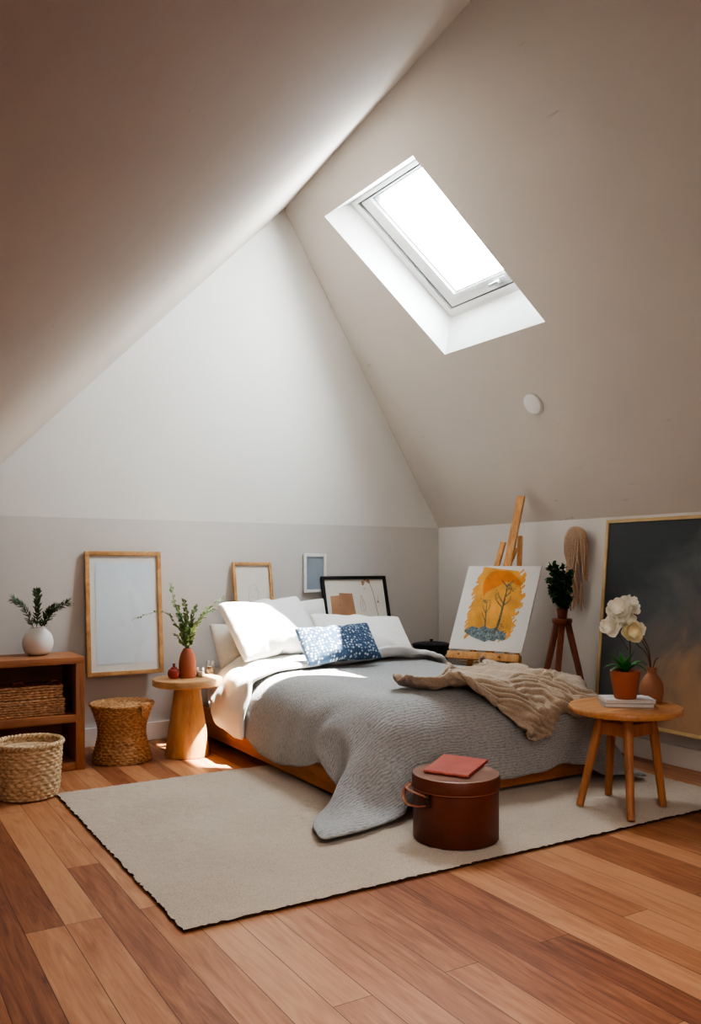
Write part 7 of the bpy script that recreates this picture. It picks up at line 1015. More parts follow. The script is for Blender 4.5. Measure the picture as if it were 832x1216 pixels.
# ------------------------------------------------------------------ bookshelf
SX0, SX1, SY0, SY1, SZ = .36, 1.135, 4.705, 5.05, .617
t = thing('bookshelf', 'low open wooden bookshelf with two compartments against the back wall', 'bookshelf', ((SX0+SX1)/2, SY0, 0))
sw = M['shelfwood']
for nm, lo, hi in (('side_panel', (SX1-.048, SY0, 0), (SX1, SY1, SZ-.036)), ('side_panel', (SX0, SY0, 0), (SX0+.048, SY1, SZ-.036)), ('top_panel', (SX0, SY0, SZ-.036), (SX1, SY1, SZ)),
                   ('shelf', (SX0+.048, SY0+.002, .262), (SX1-.048, SY1-.012, .305)), ('bottom_panel', (SX0+.048, SY0+.002, 0), (SX1-.048, SY1-.012, .045)), ('back_panel', (SX0+.048, SY1-.012, 0), (SX1-.048, SY1, SZ-.036))):
    bm = B(); box(bm, lo, hi, .003); obj(nm, bm, sw if 'side' not in nm else wood('shelf_side_wood', (.33, .135, .062), (.45, .20, .10), (16, 16, 1.6)), t)
# white round vase on it, with rosemary-like sprigs
vc = onZ(45, 778, SZ)
t = thing('round_vase', 'round white ceramic vase standing on the bookshelf', 'vase', vc)
pr = smooth_prof([(.040, 0), (.068, .018), (.082, .065), (.074, .110), (.048, .142), (.036, .152), (.038, .160)])
bm = B(); lathe(bm, pr+[(.032, .158), (.030, .14), (.05, .11)], vc, 48, cap1=False); obj('body', bm, M['whiteclay'], t, angle=60)
def needle_sprig(name, label, base, tip, mid, ln, mat, group):
    base, tip, mid = Vector(base), Vector(tip), Vector(mid)
    t = thing(name, label, 'sprig', base, group)
    P = catmull([base, mid, tip], 10)
    bm = B(); tube(bm, P, .0022, 5, .0009); obj('stem', bm, M['twig'], t)
    bm = B(); rnd = random.Random(hash(label) % 1000 if False else int(tip.x*9999))
    for k, p in enumerate(P[4:]):
        d = (P[min(k+5, len(P)-1)]-P[k+3]).normalized()
        for q in range(7):
            a = rnd.uniform(0, 2*PI); s = d.cross(V(0, 0, 1)).normalized(); u = s.cross(d)
            dr = (d*.75+(s*math.cos(a)+u*math.sin(a))*.75)
            leaf(bm, p+d*rnd.uniform(-.004, .006), dr, u, ln*rnd.uniform(.8, 1.2), .0085, .2, .1, 0, 3)
    obj('needles', bm, mat, t); return t
top = V(vc.x, vc.y, SZ+.12)
dv_ = (vc-EYE).length
dD = vc.x*sY+vc.y*cY
for k, (px, py, lb) in enumerate(((80, 716, 'pine sprig reaching furthest right from the white vase on the bookshelf'), (44, 703, 'pine sprig standing tallest in the white vase on the bookshelf'), (64, 722, 'short pine sprig between the tall one and the right one in the white vase'), (16, 712, 'pine sprig leaning left out of the white vase on the bookshelf'))):
    tp = atD(px, py, dD+(-.03, .02, -.06, .03)[k]); md = top*.45+tp*.55+V(0, 0, .03)
    needle_sprig('pine_sprig', lb, top+V((-1)**k*.008, .006*(k-1), 0), tp, md, .036, M['leaf_pine'], 'sprigs in the white vase')
# wicker box with lid on the shelf
def wicker_box(t, x0, x1, y0, y1, z0, z1, name):
    bm = B(); rows = max(4, int((z1-z0)/.0125)); hz = (z1-z0)/rows
    for r in range(rows):
        z = z0+hz*(r+.5); pts = []
        per = [((x0, y0), (x1, y0)), ((x1, y0), (x1, y1)), ((x1, y1), (x0, y1)), ((x0, y1), (x0, y0))]
        for (ax, ay), (bx, by) in per:
            ln = math.hypot(bx-ax, by-ay); n = int(ln/.009)
            for i in range(n):
                u = i/n; o = .0032*math.cos(2*PI*(i/4.)+PI*(r % 2)); nxn, nyn = (by-ay)/ln, -(bx-ax)/ln
                pts.append(V(ax+(bx-ax)*u+nxn*o, ay+(by-ay)*u+nyn*o, z))
        tube(bm, pts, hz*.58, 5, closed=True)
    box(bm, (x0+.004, y0+.004, z0+.003), (x1-.004, y1-.004, z1-.004), .002)
    return obj(name, bm, M['wicker'], t, angle=70)
wx0, wx1, wy0, wy1 = .60, 1.032, 4.745, 4.99
t = thing('wicker_box', 'lidded brown wicker box sitting in the upper compartment of the bookshelf', 'basket', ((wx0+wx1)/2, (wy0+wy1)/2, .306))
wicker_box(t, wx0, wx1, wy0, wy1, .306, .395, 'box_body')
lid = wicker_box(t, wx0+.006, wx1-.012, wy0+.004, wy1-.006, .398, .468, 'lid')
for hx in (.80, .985):
    bm = B(); tube(bm, [(hx-.028, wy0+.03, .466), (hx-.018, wy0+.02, .487), (hx+.012, wy0+.018, .490), (hx+.028, wy0+.03, .466)], .0075, 8, sub=5); obj('handle', bm, M['tripodwood'], lid)
# tall straw basket in front
bc = onZ(33, 945, 0); bh = .262
t = thing('straw_basket', 'tall round pale straw basket on the floor in front of the bookshelf', 'basket', bc)
bm = B(); woven(bm, prof_fn([(.138, .004), (.146, .06), (.152, .14), (.156, .20), (.158, bh-.012)]), bc, 14, 132, .0055, 22); 
lathe(bm, [(.150, bh-.012), (.142, .16), (.13, .012)], bc, 48, cap0=False)
obj('basket_wall', bm, M['straw'], t, angle=80)
bm = B(); braid(bm, bc, .157, bh-.002, .013, 60, 26); obj('braided_rim', bm, M['straw'], t)
bm = B()
for r in range(9): tube(bm, [V(bc.x+(.012+.0148*r)*math.cos(2*PI*i/48), bc.y+(.012+.0148*r)*math.sin(2*PI*i/48), bh-.035) for i in range(48)], .0085, 6, closed=True)
obj('sunken_lid', bm, M['straw'], t)
# hourglass basket
hc = V(1.374, 4.83, 0); hh = .328
t = thing('hourglass_basket', 'waisted brown woven basket with a flat lid beside the bookshelf', 'basket', hc)
bm = B(); woven(bm, prof_fn([(.163, .002), (.158, .04), (.142, .10), (.131, .155), (.136, .21), (.155, .27), (.172, hh-.012)]), hc, 20, 150, .0056, 25, twist=.0); obj('basket_wall', bm, M['seagrass'], t, angle=80)
bm = B()
for r in range(15):
    R_ = .010+.0113*r
    tube(bm, [V(hc.x+R_*math.cos(2*PI*i/72), hc.y+R_*math.sin(2*PI*i/72), hh-.002+.0018*math.cos(2*PI*i/72*max(6, 3*r)+PI*(r % 2))) for i in range(72)], .0072, 6, closed=True)
braid(bm, hc, .174, hh-.004, .0085, 60, 34)
lidh = obj('lid', bm, M['seagrass'], t)
bm = B(); a0 = -1.05
def hp(a, r, z): return V(hc.x+r*math.cos(a), hc.y+r*math.sin(a), z)
for k in range(7):
    aa = a0+.055*(k-3)
    tube(bm, [hp(aa, .150, hh+.006), hp(aa, .178, hh+.006), hp(aa+.01, .184, hh-.02), hp(aa+.02, .176-.001*k, hh-.058-.006*(3-abs(k-3)))], .0056, 6, sub=4)
obj('closing_flap', bm, M['seagrass'], lidh)
# ------------------------------------------------------------------ cone side table
cc = onZ(222.5, 896.5, 0); ct = .455; dC = cc.x*sY+cc.y*cY
t = thing('cone_side_table', 'round wooden side table on a cone shaped base beside the bed', 'side table', cc)
bm = B(); lathe(bm, [(.125, 0), (.131, .004), (.131, .012), (.074, ct-.047)], cc, 96); obj('cone_base', bm, M['conewood'], t, angle=50)
bm = B(); lathe(bm, [(.192, ct-.044), (.202, ct-.038), (.204, ct-.010), (.200, ct-.002), (.195, ct)], cc, 96); obj('tabletop', bm, M['oakflat'], t, angle=35)
# terracotta bottle vase
tv = onZ(222.5, 804.5, ct)
t = thing('bottle_vase', 'tall terracotta vase on the cone side table', 'vase', tv)
pr = smooth_prof([(.040, 0), (.047, .006), (.050, .05), (.049, .095), (.040, .138), (.026, .166), (.021, .174)])
bm = B(); lathe(bm, pr+[(.016, .174), (.015, .15)], tv, 48, cap1=False); obj('body', bm, M['terracotta'], t, angle=70)
mouth = tv+V(0, 0, .165)
def leafy_sprig(name, label, cat, base, pts, mat, group, ll=.022, lw=.012, step=.013, seed=0, both=True):
    base = Vector(base); t = thing(name, label, cat, base, group); rnd = random.Random(seed)
    P = catmull([base]+[Vector(p) for p in pts], 12)
    bm = B(); tube(bm, P, .0016, 5, .0006); obj('stem', bm, M['stemgreen'], t)
    bm = B(); acc = 0; k0 = 4
    for k in range(1, len(P)):
        acc += (P[k]-P[k-1]).length
        if acc < step or k < k0: continue
        acc = 0; d = (P[k]-P[k-1]).normalized()
        for sgn in (-1, 1):
            if rnd.random() < .12: continue
            a = rnd.uniform(-.7, .7); s = d.cross(V(0, 0, 1)).normalized(); u = s.cross(d)
            side = (s*math.cos(a)+u*math.sin(a))*sgn
            # a few carry small side twigs
            f = 1-.45*k/len(P)
            leaf(bm, P[k]+side*.002, d*.55+side*.9+V(0, 0, .1), u+side*rnd.uniform(-.6, .6), ll*f*rnd.uniform(.75, 1.2), lw*f*rnd.uniform(.8, 1.2), .12, .15, 0, 4, .8)
    obj('foliage', bm, mat, t); return t
dV = tv.x*sY+tv.y*cY
def vp(px, py, dd=0.): return atD(px, py, dV+dd)
sp = [([(214, 748), (193, 727), (158, 735)], -.16, 'longest green sprig, stretching left in front of the blank frame'),
      ([(216, 740), (207, 715), (203, 694)], .02, 'tallest green sprig rising straight from the terracotta bottle vase'),
      ([(232, 745), (248, 722), (267, 708)], .03, 'green sprig stretching furthest right from the terracotta bottle vase'),
      ([(228, 748), (240, 735), (247, 720)], -.05, 'second green sprig leaning right, below the furthest one'),
      ([(222, 742), (220, 722), (218, 712)], -.04, 'green sprig in the middle of the terracotta bottle vase'),
      ([(219, 748), (214, 730), (210, 718)], -.03, 'bushy green sprig just left of the vase middle'),
      ([(226, 745), (230, 728), (232, 719)], .05, 'bushy green sprig just right of the vase middle'),
      ([(214, 760), (210, 755), (207, 752)], -.02, 'shortest green sprig, low on the left of the vase mouth'),
      ([(231, 744), (243, 728), (255, 724)], .07, 'thin green sprig between the two that lean right from the terracotta vase'),
      ([(217, 744), (211, 724), (206, 714)], .06, 'green sprig close behind the tallest one in the terracotta vase'),
      ([(227, 752), (234, 742), (236, 736)], -.06, 'low green sprig on the right of the vase mouth')]
for k, (pts, dd, lb) in enumerate(sp):
    leafy_sprig('leafy_sprig', lb, 'sprig', mouth+V(.006*math.cos(k*2.4), .006*math.sin(k*2.4), 0), [vp(p[0], p[1], dd*(i+1)/3) for i, p in enumerate(pts)], M['leaf_pale'], 'green sprigs in the terracotta vase', .030, .0205, .0065 if k not in (0,) else .012, 30+k)
# red lidded pot
rp = onZ(206.5, 805.5, ct)
t = thing('red_jar', 'small round red jar left of the terracotta vase on the cone table', 'jar', rp)
bm = B(); lathe(bm, smooth_prof([(.020, 0), (.032, .008), (.037, .028), (.032, .048), (.020, .056)]), rp, 40); obj('body', bm, M['redclay'], t, angle=70)
bm = B(); lathe(bm, smooth_prof([(.021, .0555), (.017, .063), (.008, .067), (.007, .074), (.0015, .079)]), rp, 32); lathe(bm, [(.004, .074), (.010, .086), (.0005, .080)], rp, 6); obj('lid', bm, M['redclay'], t, angle=60)
# candle jars
for nm, px, py, r, h, lb, dark in (('candle_jar', 238, 806, .025, .058, 'small pale candle jar next to the terracotta vase', False), ('candle_jar.001', 250, 802, .028, .080, 'taller glass candle jar at the right edge of the cone table', True)):
    p = onZ(px, py-2, ct); t = thing(nm, lb, 'candle', p, 'candle jars on the cone table')
    bm = B(); lathe(bm, [(r*.9, 0), (r, .003), (r, h), (r-.0025, h), (r-.003, .006)], p, 36); obj('glass', bm, M['jar'], t, angle=50)
    bm = B(); lathe(bm, [(r-.0035, .0065), (r-.0035, h*.55), (.001, h*.55+.001)], p, 32); wx = obj('wax', bm, M['wick'] if dark else M['candle'], t, angle=50)
    bm = B(); tube(bm, [p+V(0, 0, h*.55), p+V(.001, 0, h*.55+.010)], .001, 5); obj('wick', bm, M['wick'], t)
# ------------------------------------------------------------------ bowl on a small stool behind the bed
bw = V(3.735, 5.04, .430)
t = thing('bowl_stand', 'small dark round stand behind the bed, under the black bowl', 'stand', (bw.x, bw.y, 0))
bm = B(); lathe(bm, [(.115, .40), (.12, .405), (.12, .425), (.116, .4295)], (bw.x, bw.y, 0), 64); obj('top', bm, M['black'], t)
for k in range(3):
    a = .5+k*2*PI/3; bm = B(); tube(bm, [(bw.x+.07*math.cos(a), bw.y+.07*math.sin(a), .403), (bw.x+.15*math.cos(a), bw.y+.15*math.sin(a), 0)], .014, 12, .010); obj('leg', bm, M['tripodwood'], t)
t = thing('bowl', 'lidded matte black bowl in the corner behind the bed', 'bowl', bw)
bm = B(); lathe(bm, smooth_prof([(.070, 0), (.085, .006), (.112, .034), (.130, .070), (.138, .102)])+[(.141, .105), (.138, .108), (.130, .107)], bw, 64); obj('body', bm, M['black'], t, angle=50)
bm = B(); lathe(bm, smooth_prof([(.132, .106), (.118, .113), (.070, .120), (.020, .122)])+[(.010, .123), (.0085, .130), (.014, .136), (.012, .140), (.001, .141)], bw, 56); obj('lid', bm, M['black'], t, angle=50)
# ------------------------------------------------------------------ easel and canvas
phi, Ln = math.radians(60), math.radians(12)
NE = V(-math.sin(phi)*math.cos(Ln), -math.cos(phi)*math.cos(Ln), math.sin(Ln))
OE = onX(577, 775, 3.542)
hz_ = V(math.cos(phi), -math.sin(phi), 0)         # to the right along the ledge
upE = NE.cross(hz_).normalized()
if upE.z < 0: upE = -upE
def ep(px, py, d=0.): return onP(px, py, OE, NE)-NE*d
ebase = V(OE.x+.10, OE.y+.06, .0)
t = thing('easel', 'pine studio easel standing between the bed and the right wall', 'easel', ebase)
ew = M['easelwood']
def ebar(nm, a, b, w, th_, up_=None, mat=ew):
    bm = B(); bar(bm, a, b, w, th_, up_ if up_ is not None else NE, .003); return obj(nm, bm, mat, t)
mt_top, mt_bot = ep(618.5, 589, .004), ep(577, 790, .022)
ebar('mast', mt_bot, mt_top, .050, .026)
ebar('upright', ep(551, 795, .062), ep(594, 641, .062), .034, .022)
ebar('upright', ep(609, 800, .062), ep(614, 634, .062), .030, .022)
ebar('brace', ep(585, 700, .072), ep(610, 648, .072), .022, .014)
cl = ep(534, 777.6, -.028); cr = ep(619, 783.4, -.028)
lg = ebar('ledge', cl, cr, .048, .060, NE)
for px, py in ((548, 777.5), (596, 781.5)):
    p = ep(px, py, -.058); bm = B(); lathe(bm, [(.007, 0), (.007, .002), (.003, .0035)], (0, 0, 0), 16); bmesh.ops.transform(bm, matrix=basis(p, hz_, upE, NE), verts=bm.verts[:]); obj('screw', bm, M['tripodwood'], lg)
ebar('lower_board', ep(545, 794, .012), ep(602, 800, .012), .034, .018)
ebar('lower_board', ep(546, 785, .012), ep(602, 790, .012), .006, .018)
# base hidden behind the bed
pl, pr_ = ep(551, 795, .07), ep(603, 800, .07)
for p in (pl, pr_):
    q = V(max(p.x, 3.60), p.y, .016); bm = B(); bar(bm, (q.x, q.y, .016), (q.x, q.y, p.z+.06), .034, .026, hz_, .003); obj('leg', bm, ew, t)
    bm = B(); bar(bm, (q.x, q.y, p.z-.02), (p.x, p.y, p.z+.01), .03, .02, V(0, 0, 1), .002); obj('bracket', bm, ew, t)
q1 = V(max(pl.x, 3.60), pl.y, 0); q2 = V(max(pr_.x, 3.60), pr_.y, 0)
bm = B(); bar(bm, q1+V(0, 0, .12), q2+V(0, 0, .12), .03, .02, V(0, 0, 1), .002); obj('crossbar', bm, ew, t)
mid = (q1+q2)/2
bm = B(); bar(bm, V(3.90, mid.y+.10, .016), mt_bot+(mt_top-mt_bot)*.35-NE*.03, .03, .022, hz_, .003); obj('rear_leg', bm, ew, t)
# the canvas: quad measured on the easel plane
qTL, qTR, qBL, qBR = ep(558, 673), ep(644, 673), ep(533.5, 770), ep(620, 776)
def cq(u, v_, d=0.): return (qBL*(1-u)*(1-v_)+qBR*u*(1-v_)+qTR*u*v_+qTL*(1-u)*v_)+NE*(d+.019)
ct_ = thing('canvas_painting', 'white canvas painted with an orange sun and bare trees, propped on the easel', 'painting', cq(.5, 0))
bm = B(); slab(bm, [cq(0, 0, .0), cq(1, 0, .0), cq(1, 1, .0), cq(0, 1, .0)], -NE*.016); obj('canvas', bm, M['canvas'], ct_, smooth=False)
rnd = random.Random(7)
def pix(px, py):            # photo pixel of the painted image -> canvas uv (canvas is a parallelogram)
    v_ = (773-py)/100.; x0 = 533.5+(558-533.5)*v_; return ((px-x0)/86.3, (773-(770+6*(px-533)/87))/100.+v_)
def shape(bm, pts, d, mi): face(bm, [cq(*pix(*p), d) for p in pts], mi)
bm = B()
# orange wash with dry-brush edges: a body plus slanted strokes
left = [(577, 674), (573, 684), (570, 694), (566, 704), (563, 716), (560, 730), (557, 744), (556, 752)]
right = [(618, 676), (622, 682), (622, 692), (621, 702), (618, 712), (614, 720), (611, 728), (612, 738), (606, 748), (598, 752)]
def ragged(pts, a):
    out = []
    for i, p in enumerate(pts):
        out.append(p)
        if i < len(pts)-1:
            q = pts[i+1]
            for k in range(1, 4): out.append((p[0]+(q[0]-p[0])*k/4+rnd.uniform(-a, a), p[1]+(q[1]-p[1])*k/4+rnd.uniform(-.8, .8)))
    return out
L_ = ragged(left, 1.6); R_ = ragged(right, 1.8)
n = max(len(L_), len(R_))
def rs(pts, n):
    return [pts[min(len(pts)-1, int(i*(len(pts)-1)/(n-1)+.5))] for i in range(n)]
L_, R_ = rs(L_, n), rs(R_, n)
for i in range(n-1):
    shape(bm, [L_[i], R_[i], R_[i+1], L_[i+1]], .0006, 0)
for k in range(110):           # strokes at the edges
    p = rnd.choice(left[1:] if k % 2 else right[1:]); s = -1 if k % 2 else 1
    x, y = p[0]+s*rnd.uniform(-2, 2.2), p[1]+rnd.uniform(-6, 6)
    ln_ = rnd.uniform(4, 9); w_ = rnd.uniform(.7, 1.5)
    shape(bm, [(x-ln_*.45, y+ln_*.40), (x+ln_*.45, y-ln_*.40-w_), (x+ln_*.45+.4, y-ln_*.40+w_), (x-ln_*.45+.4, y+ln_*.40+w_*1.6)], .0007+k*2e-6, 0)
# sun: darker orange arc
sun = []
for i in range(25):
    a = PI*.0+PI*1.12*i/24-.1; sun.append((600+25*math.cos(a)-1.5*math.sin(a), 703-27*math.sin(a)))
sun = [(min(x, 621), max(y, 677)) for x, y in sun]
sun += [(578, 706), (586, 700), (594, 696), (603, 690), (612, 690), (620, 694)]
bmt = [bm.verts.new(cq(*pix(*p), .0010)) for p in sun]; f = bm.faces.new(bmt); f.material_index = 1
# trees
def branch(pts, r, r2, mi=2): tube(bm, [cq(*pix(*p), .0014) for p in pts], r, 4, r2, sub=4, mi=mi, flat=.3, up=NE)
branch([(588, 752), (593, 742), (597, 728), (600, 716), (603, 704), (606, 692)], .0095, .0030)
for b_ in ([(598, 720), (592, 713), (590, 706)], [(599, 718), (606, 713), (609, 706)], [(602, 708), (608, 702), (610, 696)], [(600, 716), (595, 708), (594, 702)], [(605, 696), (600, 690), (598, 688)], [(605, 695), (611, 689), (612, 686)]): branch(b_, .0042, .0016)
branch([(577, 752), (578, 740), (579, 728), (580, 718)], .0055, .002)
for b_ in ([(579, 730), (576, 724), (575, 720)], [(579, 728), (583, 722), (584, 717)], [(578, 738), (575, 732), (574, 728)]): branch(b_, .003, .0014)
for k in range(150):
    c_ = rnd.choice([(605, 692, 7, 5), (604, 697, 5, 4), (611, 697, 4, 3), (580, 714, 6, 3), (577, 716, 4, 3), (593, 706, 3, 3), (597, 742, 3, 6), (599, 748, 5, 4)])
    x, y = c_[0]+rnd.gauss(0, c_[2]*.5), c_[1]+rnd.gauss(0, c_[3]*.5); r = rnd.uniform(.35, .9)
    shape(bm, [(x-r, y), (x, y-r*.7), (x+r, y), (x, y+r)], .0020+k*2e-6, 2)
for k in range(16):
    x = 562+k*2.6+rnd.uniform(-1, 1); branch([(x, 757), (x+rnd.uniform(-1, 1), 748+rnd.uniform(-3, 2))], .0014, .0008)
# blue mound
mound = [(552.5, 753), (557, 749), (563, 746), (570, 748), (577, 744), (583, 747), (590, 745), (597, 748), (603, 751), (602, 757), (598, 759), (592, 758), (588, 761), (582, 760), (577, 763), (571, 761), (566, 760), (560, 758), (556, 756)]
bm.faces.new([bm.verts.new(cq(*pix(*p), .0024)) for p in mound]).material_index = 3
for k in range(140):
    x = rnd.uniform(555, 601); y = rnd.uniform(749, 759); r = rnd.uniform(.3, .8)
    if abs(x-578)/25+abs(y-754)/8 > 1.15: continue
    shape(bm, [(x-r, y), (x, y-r), (x+r*1.3, y), (x, y+r)], .0028+k*1.5e-6, 2 if rnd.random() < .35 else 4)
obj('painted_image', bm, [M['p_yellow'], M['p_orange'], M['p_green'], M['p_blue'], plain('paint_pale_blue', (.40, .48, .50), .85, .3, 60, 0)], ct_, smooth=False)
# ------------------------------------------------------------------ tripod stand with potted plant
T = V(3.735, 3.715, .795)
t = thing('plant_stand', 'dark reddish wooden tripod stand holding the small bushy plant by the right wall', 'plant stand', (T.x, T.y, 0))
bm = B(); lathe(bm, [(.055, -.028), (.060, -.022), (.060, -.004), (.056, 0)], T, 40); obj('seat', bm, M['tripodwood'], t)
feet = []
for k, (px, py, w) in enumerate(((627, 884), (653, 900), (711, 899))[i]+(.034,) for i in range(3)):
    f = onZ(px, py, .016 if k != 9 else 0); feet.append(f)
feet[0] = V(max(feet[0].x, 3.63), feet[0].y, .016)
for f, tx in zip(feet, (-.028, 0, .030)):
    a = T+V(tx*cY, -tx*sY, -.010); bm = B(); bar(bm, a, f, .036, .026, V(-sY, -cY, 0), .003, .028); obj('leg', bm, M['tripodwood'], t)
a = T+(feet[0]-T)*.50; b_ = T+(feet[1]-T)*.44
bm = B(); bar(bm, a+(a-b_)*.25, b_, .022, .022, V(0, 0, 1), .002); obj('stretcher', bm, M['tripodwood'], t)
pp = T+V(0, 0, .001)
t = thing('potted_plant', 'small bushy dark green plant in a reddish pot on the tripod stand', 'plant', pp)
bm = B(); lathe(bm, [(.024, 0), (.027, .004), (.031, .044), (.034, .046), (.034, .058), (.030, .058), (.028, .048)], pp, 36); obj('pot', bm, plain('dark_red_pot', (.22, .055, .035), .6, .1, 12, .1), t, angle=50)
bm = B(); lathe(bm, [(.0285, .042), (.0285, .050), (.001, .053)], pp, 24); obj('soil', bm, M['soil'], t)
bm = B(); bl = B(); rnd = random.Random(5); dP = pp.x*sY+pp.y*cY
for k in range(46):
    py = rnd.uniform(666, 722); hw = 17 if py < 704 else 17-(py-704)*.5
    px = 663+(py-664)*.06+rnd.uniform(-hw, hw)
    e = atD(px, py, dP+rnd.uniform(-.09, .05)); s0 = pp+V(rnd.uniform(-.012, .012), rnd.uniform(-.012, .012), .05)
    Pp = catmull([s0, s0*.5+e*.5+V(0, 0, .03), e], 10); tube(bm, Pp, .0016, 4, .0007)
    for q in range(4, len(Pp)):
        d = (Pp[q]-Pp[q-1]).normalized()
        for z in range(3):
            dr = V(rnd.gauss(0, 1), rnd.gauss(0, 1), rnd.gauss(.2, .8)).normalized()
            leaf(bl, Pp[q], d*.3+dr*.9, V(rnd.gauss(0, .5), rnd.gauss(0, .5), 1), rnd.uniform(.020, .034), rnd.uniform(.014, .022), .12, .2, 0, 4, .7)
obj('stems', bm, M['stemgreen'], t); obj('foliage', bl, M['leaf_dark'], t)
# ------------------------------------------------------------------ fringed scarf on a wall hook
hk = onX(687, 631, XR)
t = thing('wall_hook', 'small dark wall hook carrying the fringed beige scarf', 'hook', hk)
bm = B(); lathe(bm, [(.014, 0), (.014, .004), (.005, .006)], (0, 0, 0), 20); bmesh.ops.transform(bm, matrix=basis(hk, V(0, 1, 0), V(0, 0, 1), V(-1, 0, 0)), verts=bm.verts[:]); tube(bm, [hk+V(-.003, 0, 0), hk+V(-.03, 0, 0), hk+V(-.05, 0, .004), hk+V(-.056, 0, .018)], .004, 8, sub=5); obj('hook_body', bm, M['black'], t)
t = thing('fringed_scarf', 'beige brown knotted scarf with long fringe hanging on the right wall', 'scarf', hk+V(-.03, 0, -.4))
SXp = XR-.03
def sw_(px, py, dx=0.): p = onX(px, py, SXp); return V(SXp-dx, p.y, p.z)
rnd = random.Random(21); bm = B()
# looped part over the hook: cords running up the left, over and down the right
for k in range(12):
    u = k/11; xo = 674+u*10; xi = 700-u*9.5; topy = 626+u*5
    dx = .012+.034*math.sin(PI*min(1, u+.15))
    tube(bm, [sw_(xo+u*4, 668+rnd.uniform(-3, 3), .008), sw_(xo-.5, 655, dx*.8), sw_(xo+1, 640, dx), sw_(xo+5-u*2, topy+4, dx), sw_(687, topy, dx+.006), sw_(xi-4+u*2, topy+4, dx), sw_(xi, 642, dx), sw_(xi+.5, 660, dx*.8)], .0065, 6, sub=5)
obj('looped_top', bm, M['scarf'], t)
bm = B()
for k in range(17):
    u = k/16; x0 = 680+u*20
    x1 = 675+u*21 if u < .8 else 698+rnd.uniform(-1, 1)
    y1 = 700+rnd.uniform(-4, 4) if u < .8 else 690+rnd.uniform(-4, 3)
    dx = .012+.024*math.sin(PI*u)+.010*(k % 2)
    tube(bm, [sw_(684+u*6, 629+3*abs(u-.5), dx+.012), sw_(x0, 640+6*abs(u-.5), dx+.014), sw_(x0*.6+x1*.4, 660, dx+.008), sw_(x1+math.sin(k*2)*.7, 682, dx+.004), sw_(x1+math.sin(k*3), y1, dx)], .0085, 6, .0070, sub=5)
obj('body', bm, M['scarf'], t)
bm = B()
for k in range(34):
    u = k/33; x1 = 674.5+u*19; y0 = 694+rnd.uniform(-4, 4); dx = .010+.02*math.sin(PI*u)+rnd.uniform(0, .008)
    tube(bm, [sw_(x1, y0, dx), sw_(x1+rnd.uniform(-.8, .8), y0+12, dx), sw_(x1+rnd.uniform(-1.5, 1.5), 716+rnd.uniform(-3, 10), dx-.004)], .0032, 5, .0022, sub=4)
obj('fringe', bm, M['scarf'], t)
bm = B(); 
for k in range(5): tube(bm, [sw_(676+k*1.2, 652+k, .045), sw_(683+k*.8, 640+k*3, .058), sw_(690, 634+k*6, .052), sw_(692+k*.5, 650+k*5, .05)], .006, 6, sub=5)
obj('knot', bm, M['scarf'], t)
# ------------------------------------------------------------------ hat box
hb = V(2.134, 2.714, .0165); R_ = .173; HT = .262
t = thing('hat_box', 'round brown leather hat box standing on the rug at the foot of the bed', 'box', hb)
bm = B(); lathe(bm, [(R_-.004, 0), (R_, .004), (R_, HT-.058), (R_-.003, HT-.057)], hb, 96); bodyb = obj('body', bm, M['leather'], t, angle=50)
bm = B(); lathe(bm, [(R_+.0035, HT-.056), (R_+.005, HT-.052), (R_+.005, HT-.008), (R_+.002, HT-.0015), (R_-.003, HT), (R_-.006, HT-.002), (.0005, HT-.002)], hb, 96, cap0=False, mi=0)
for f in bm.faces:
    if f.calc_center_median().z > hb.z+HT-.003: f.material_index = 1  # lid top gets the leather with the painted sky reflection
lidb = obj('lid', bm, [M['leather'], M['leather_sky_sheen']], t, angle=35)
bm = B(); tube(bm, [V(hb.x+(R_+.0055)*math.cos(2*PI*i/96), hb.y+(R_+.0055)*math.sin(2*PI*i/96), hb.z+HT-.0545) for i in range(96)], .0018, 6, closed=True); obj('lid_piping', bm, M['strap'], lidb)
# strap handle on the left (seen from the camera)
va_ = math.atan2(-hb.y, -hb.x)                    # towards the camera
def hbp(a, r, z): return V(hb.x+r*math.cos(va_-a), hb.y+r*math.sin(va_-a), hb.z+z)
bm = B()
tube(bm, [hbp(.66, R_+.008, .193), hbp(.80, R_+.018, .200), hbp(1.02, R_+.030, .206), hbp(1.30, R_+.028, .205), hbp(1.50, R_+.010, .212)], .0085, 8, sub=6, flat=.4)
tube(bm, [hbp(.68, R_+.008, .160), hbp(.85, R_+.022, .152), hbp(1.08, R_+.040, .153), hbp(1.32, R_+.044, .170), hbp(1.46, R_+.030, .198), hbp(1.52, R_+.010, .214)], .0085, 8, sub=6, flat=.4)
obj('strap_handle', bm, M['strap'], t)
ta = V(-math.sin(va_-.62), math.cos(va_-.62), 0); no = V(math.cos(va_-.62), math.sin(va_-.62), 0)
bm = B(); box(bm, (-.012, -.026, 0), (.012, .026, .007), .002, 2, basis(hbp(.64, R_+.006, .178), ta, V(0, 0, 1), no)); box(bm, (-.006, -.012, .007), (.006, .012, .011), .001, 1, basis(hbp(.64, R_+.006, .183), ta, V(0, 0, 1), no)); obj('buckle', bm, M['buckle'], t)
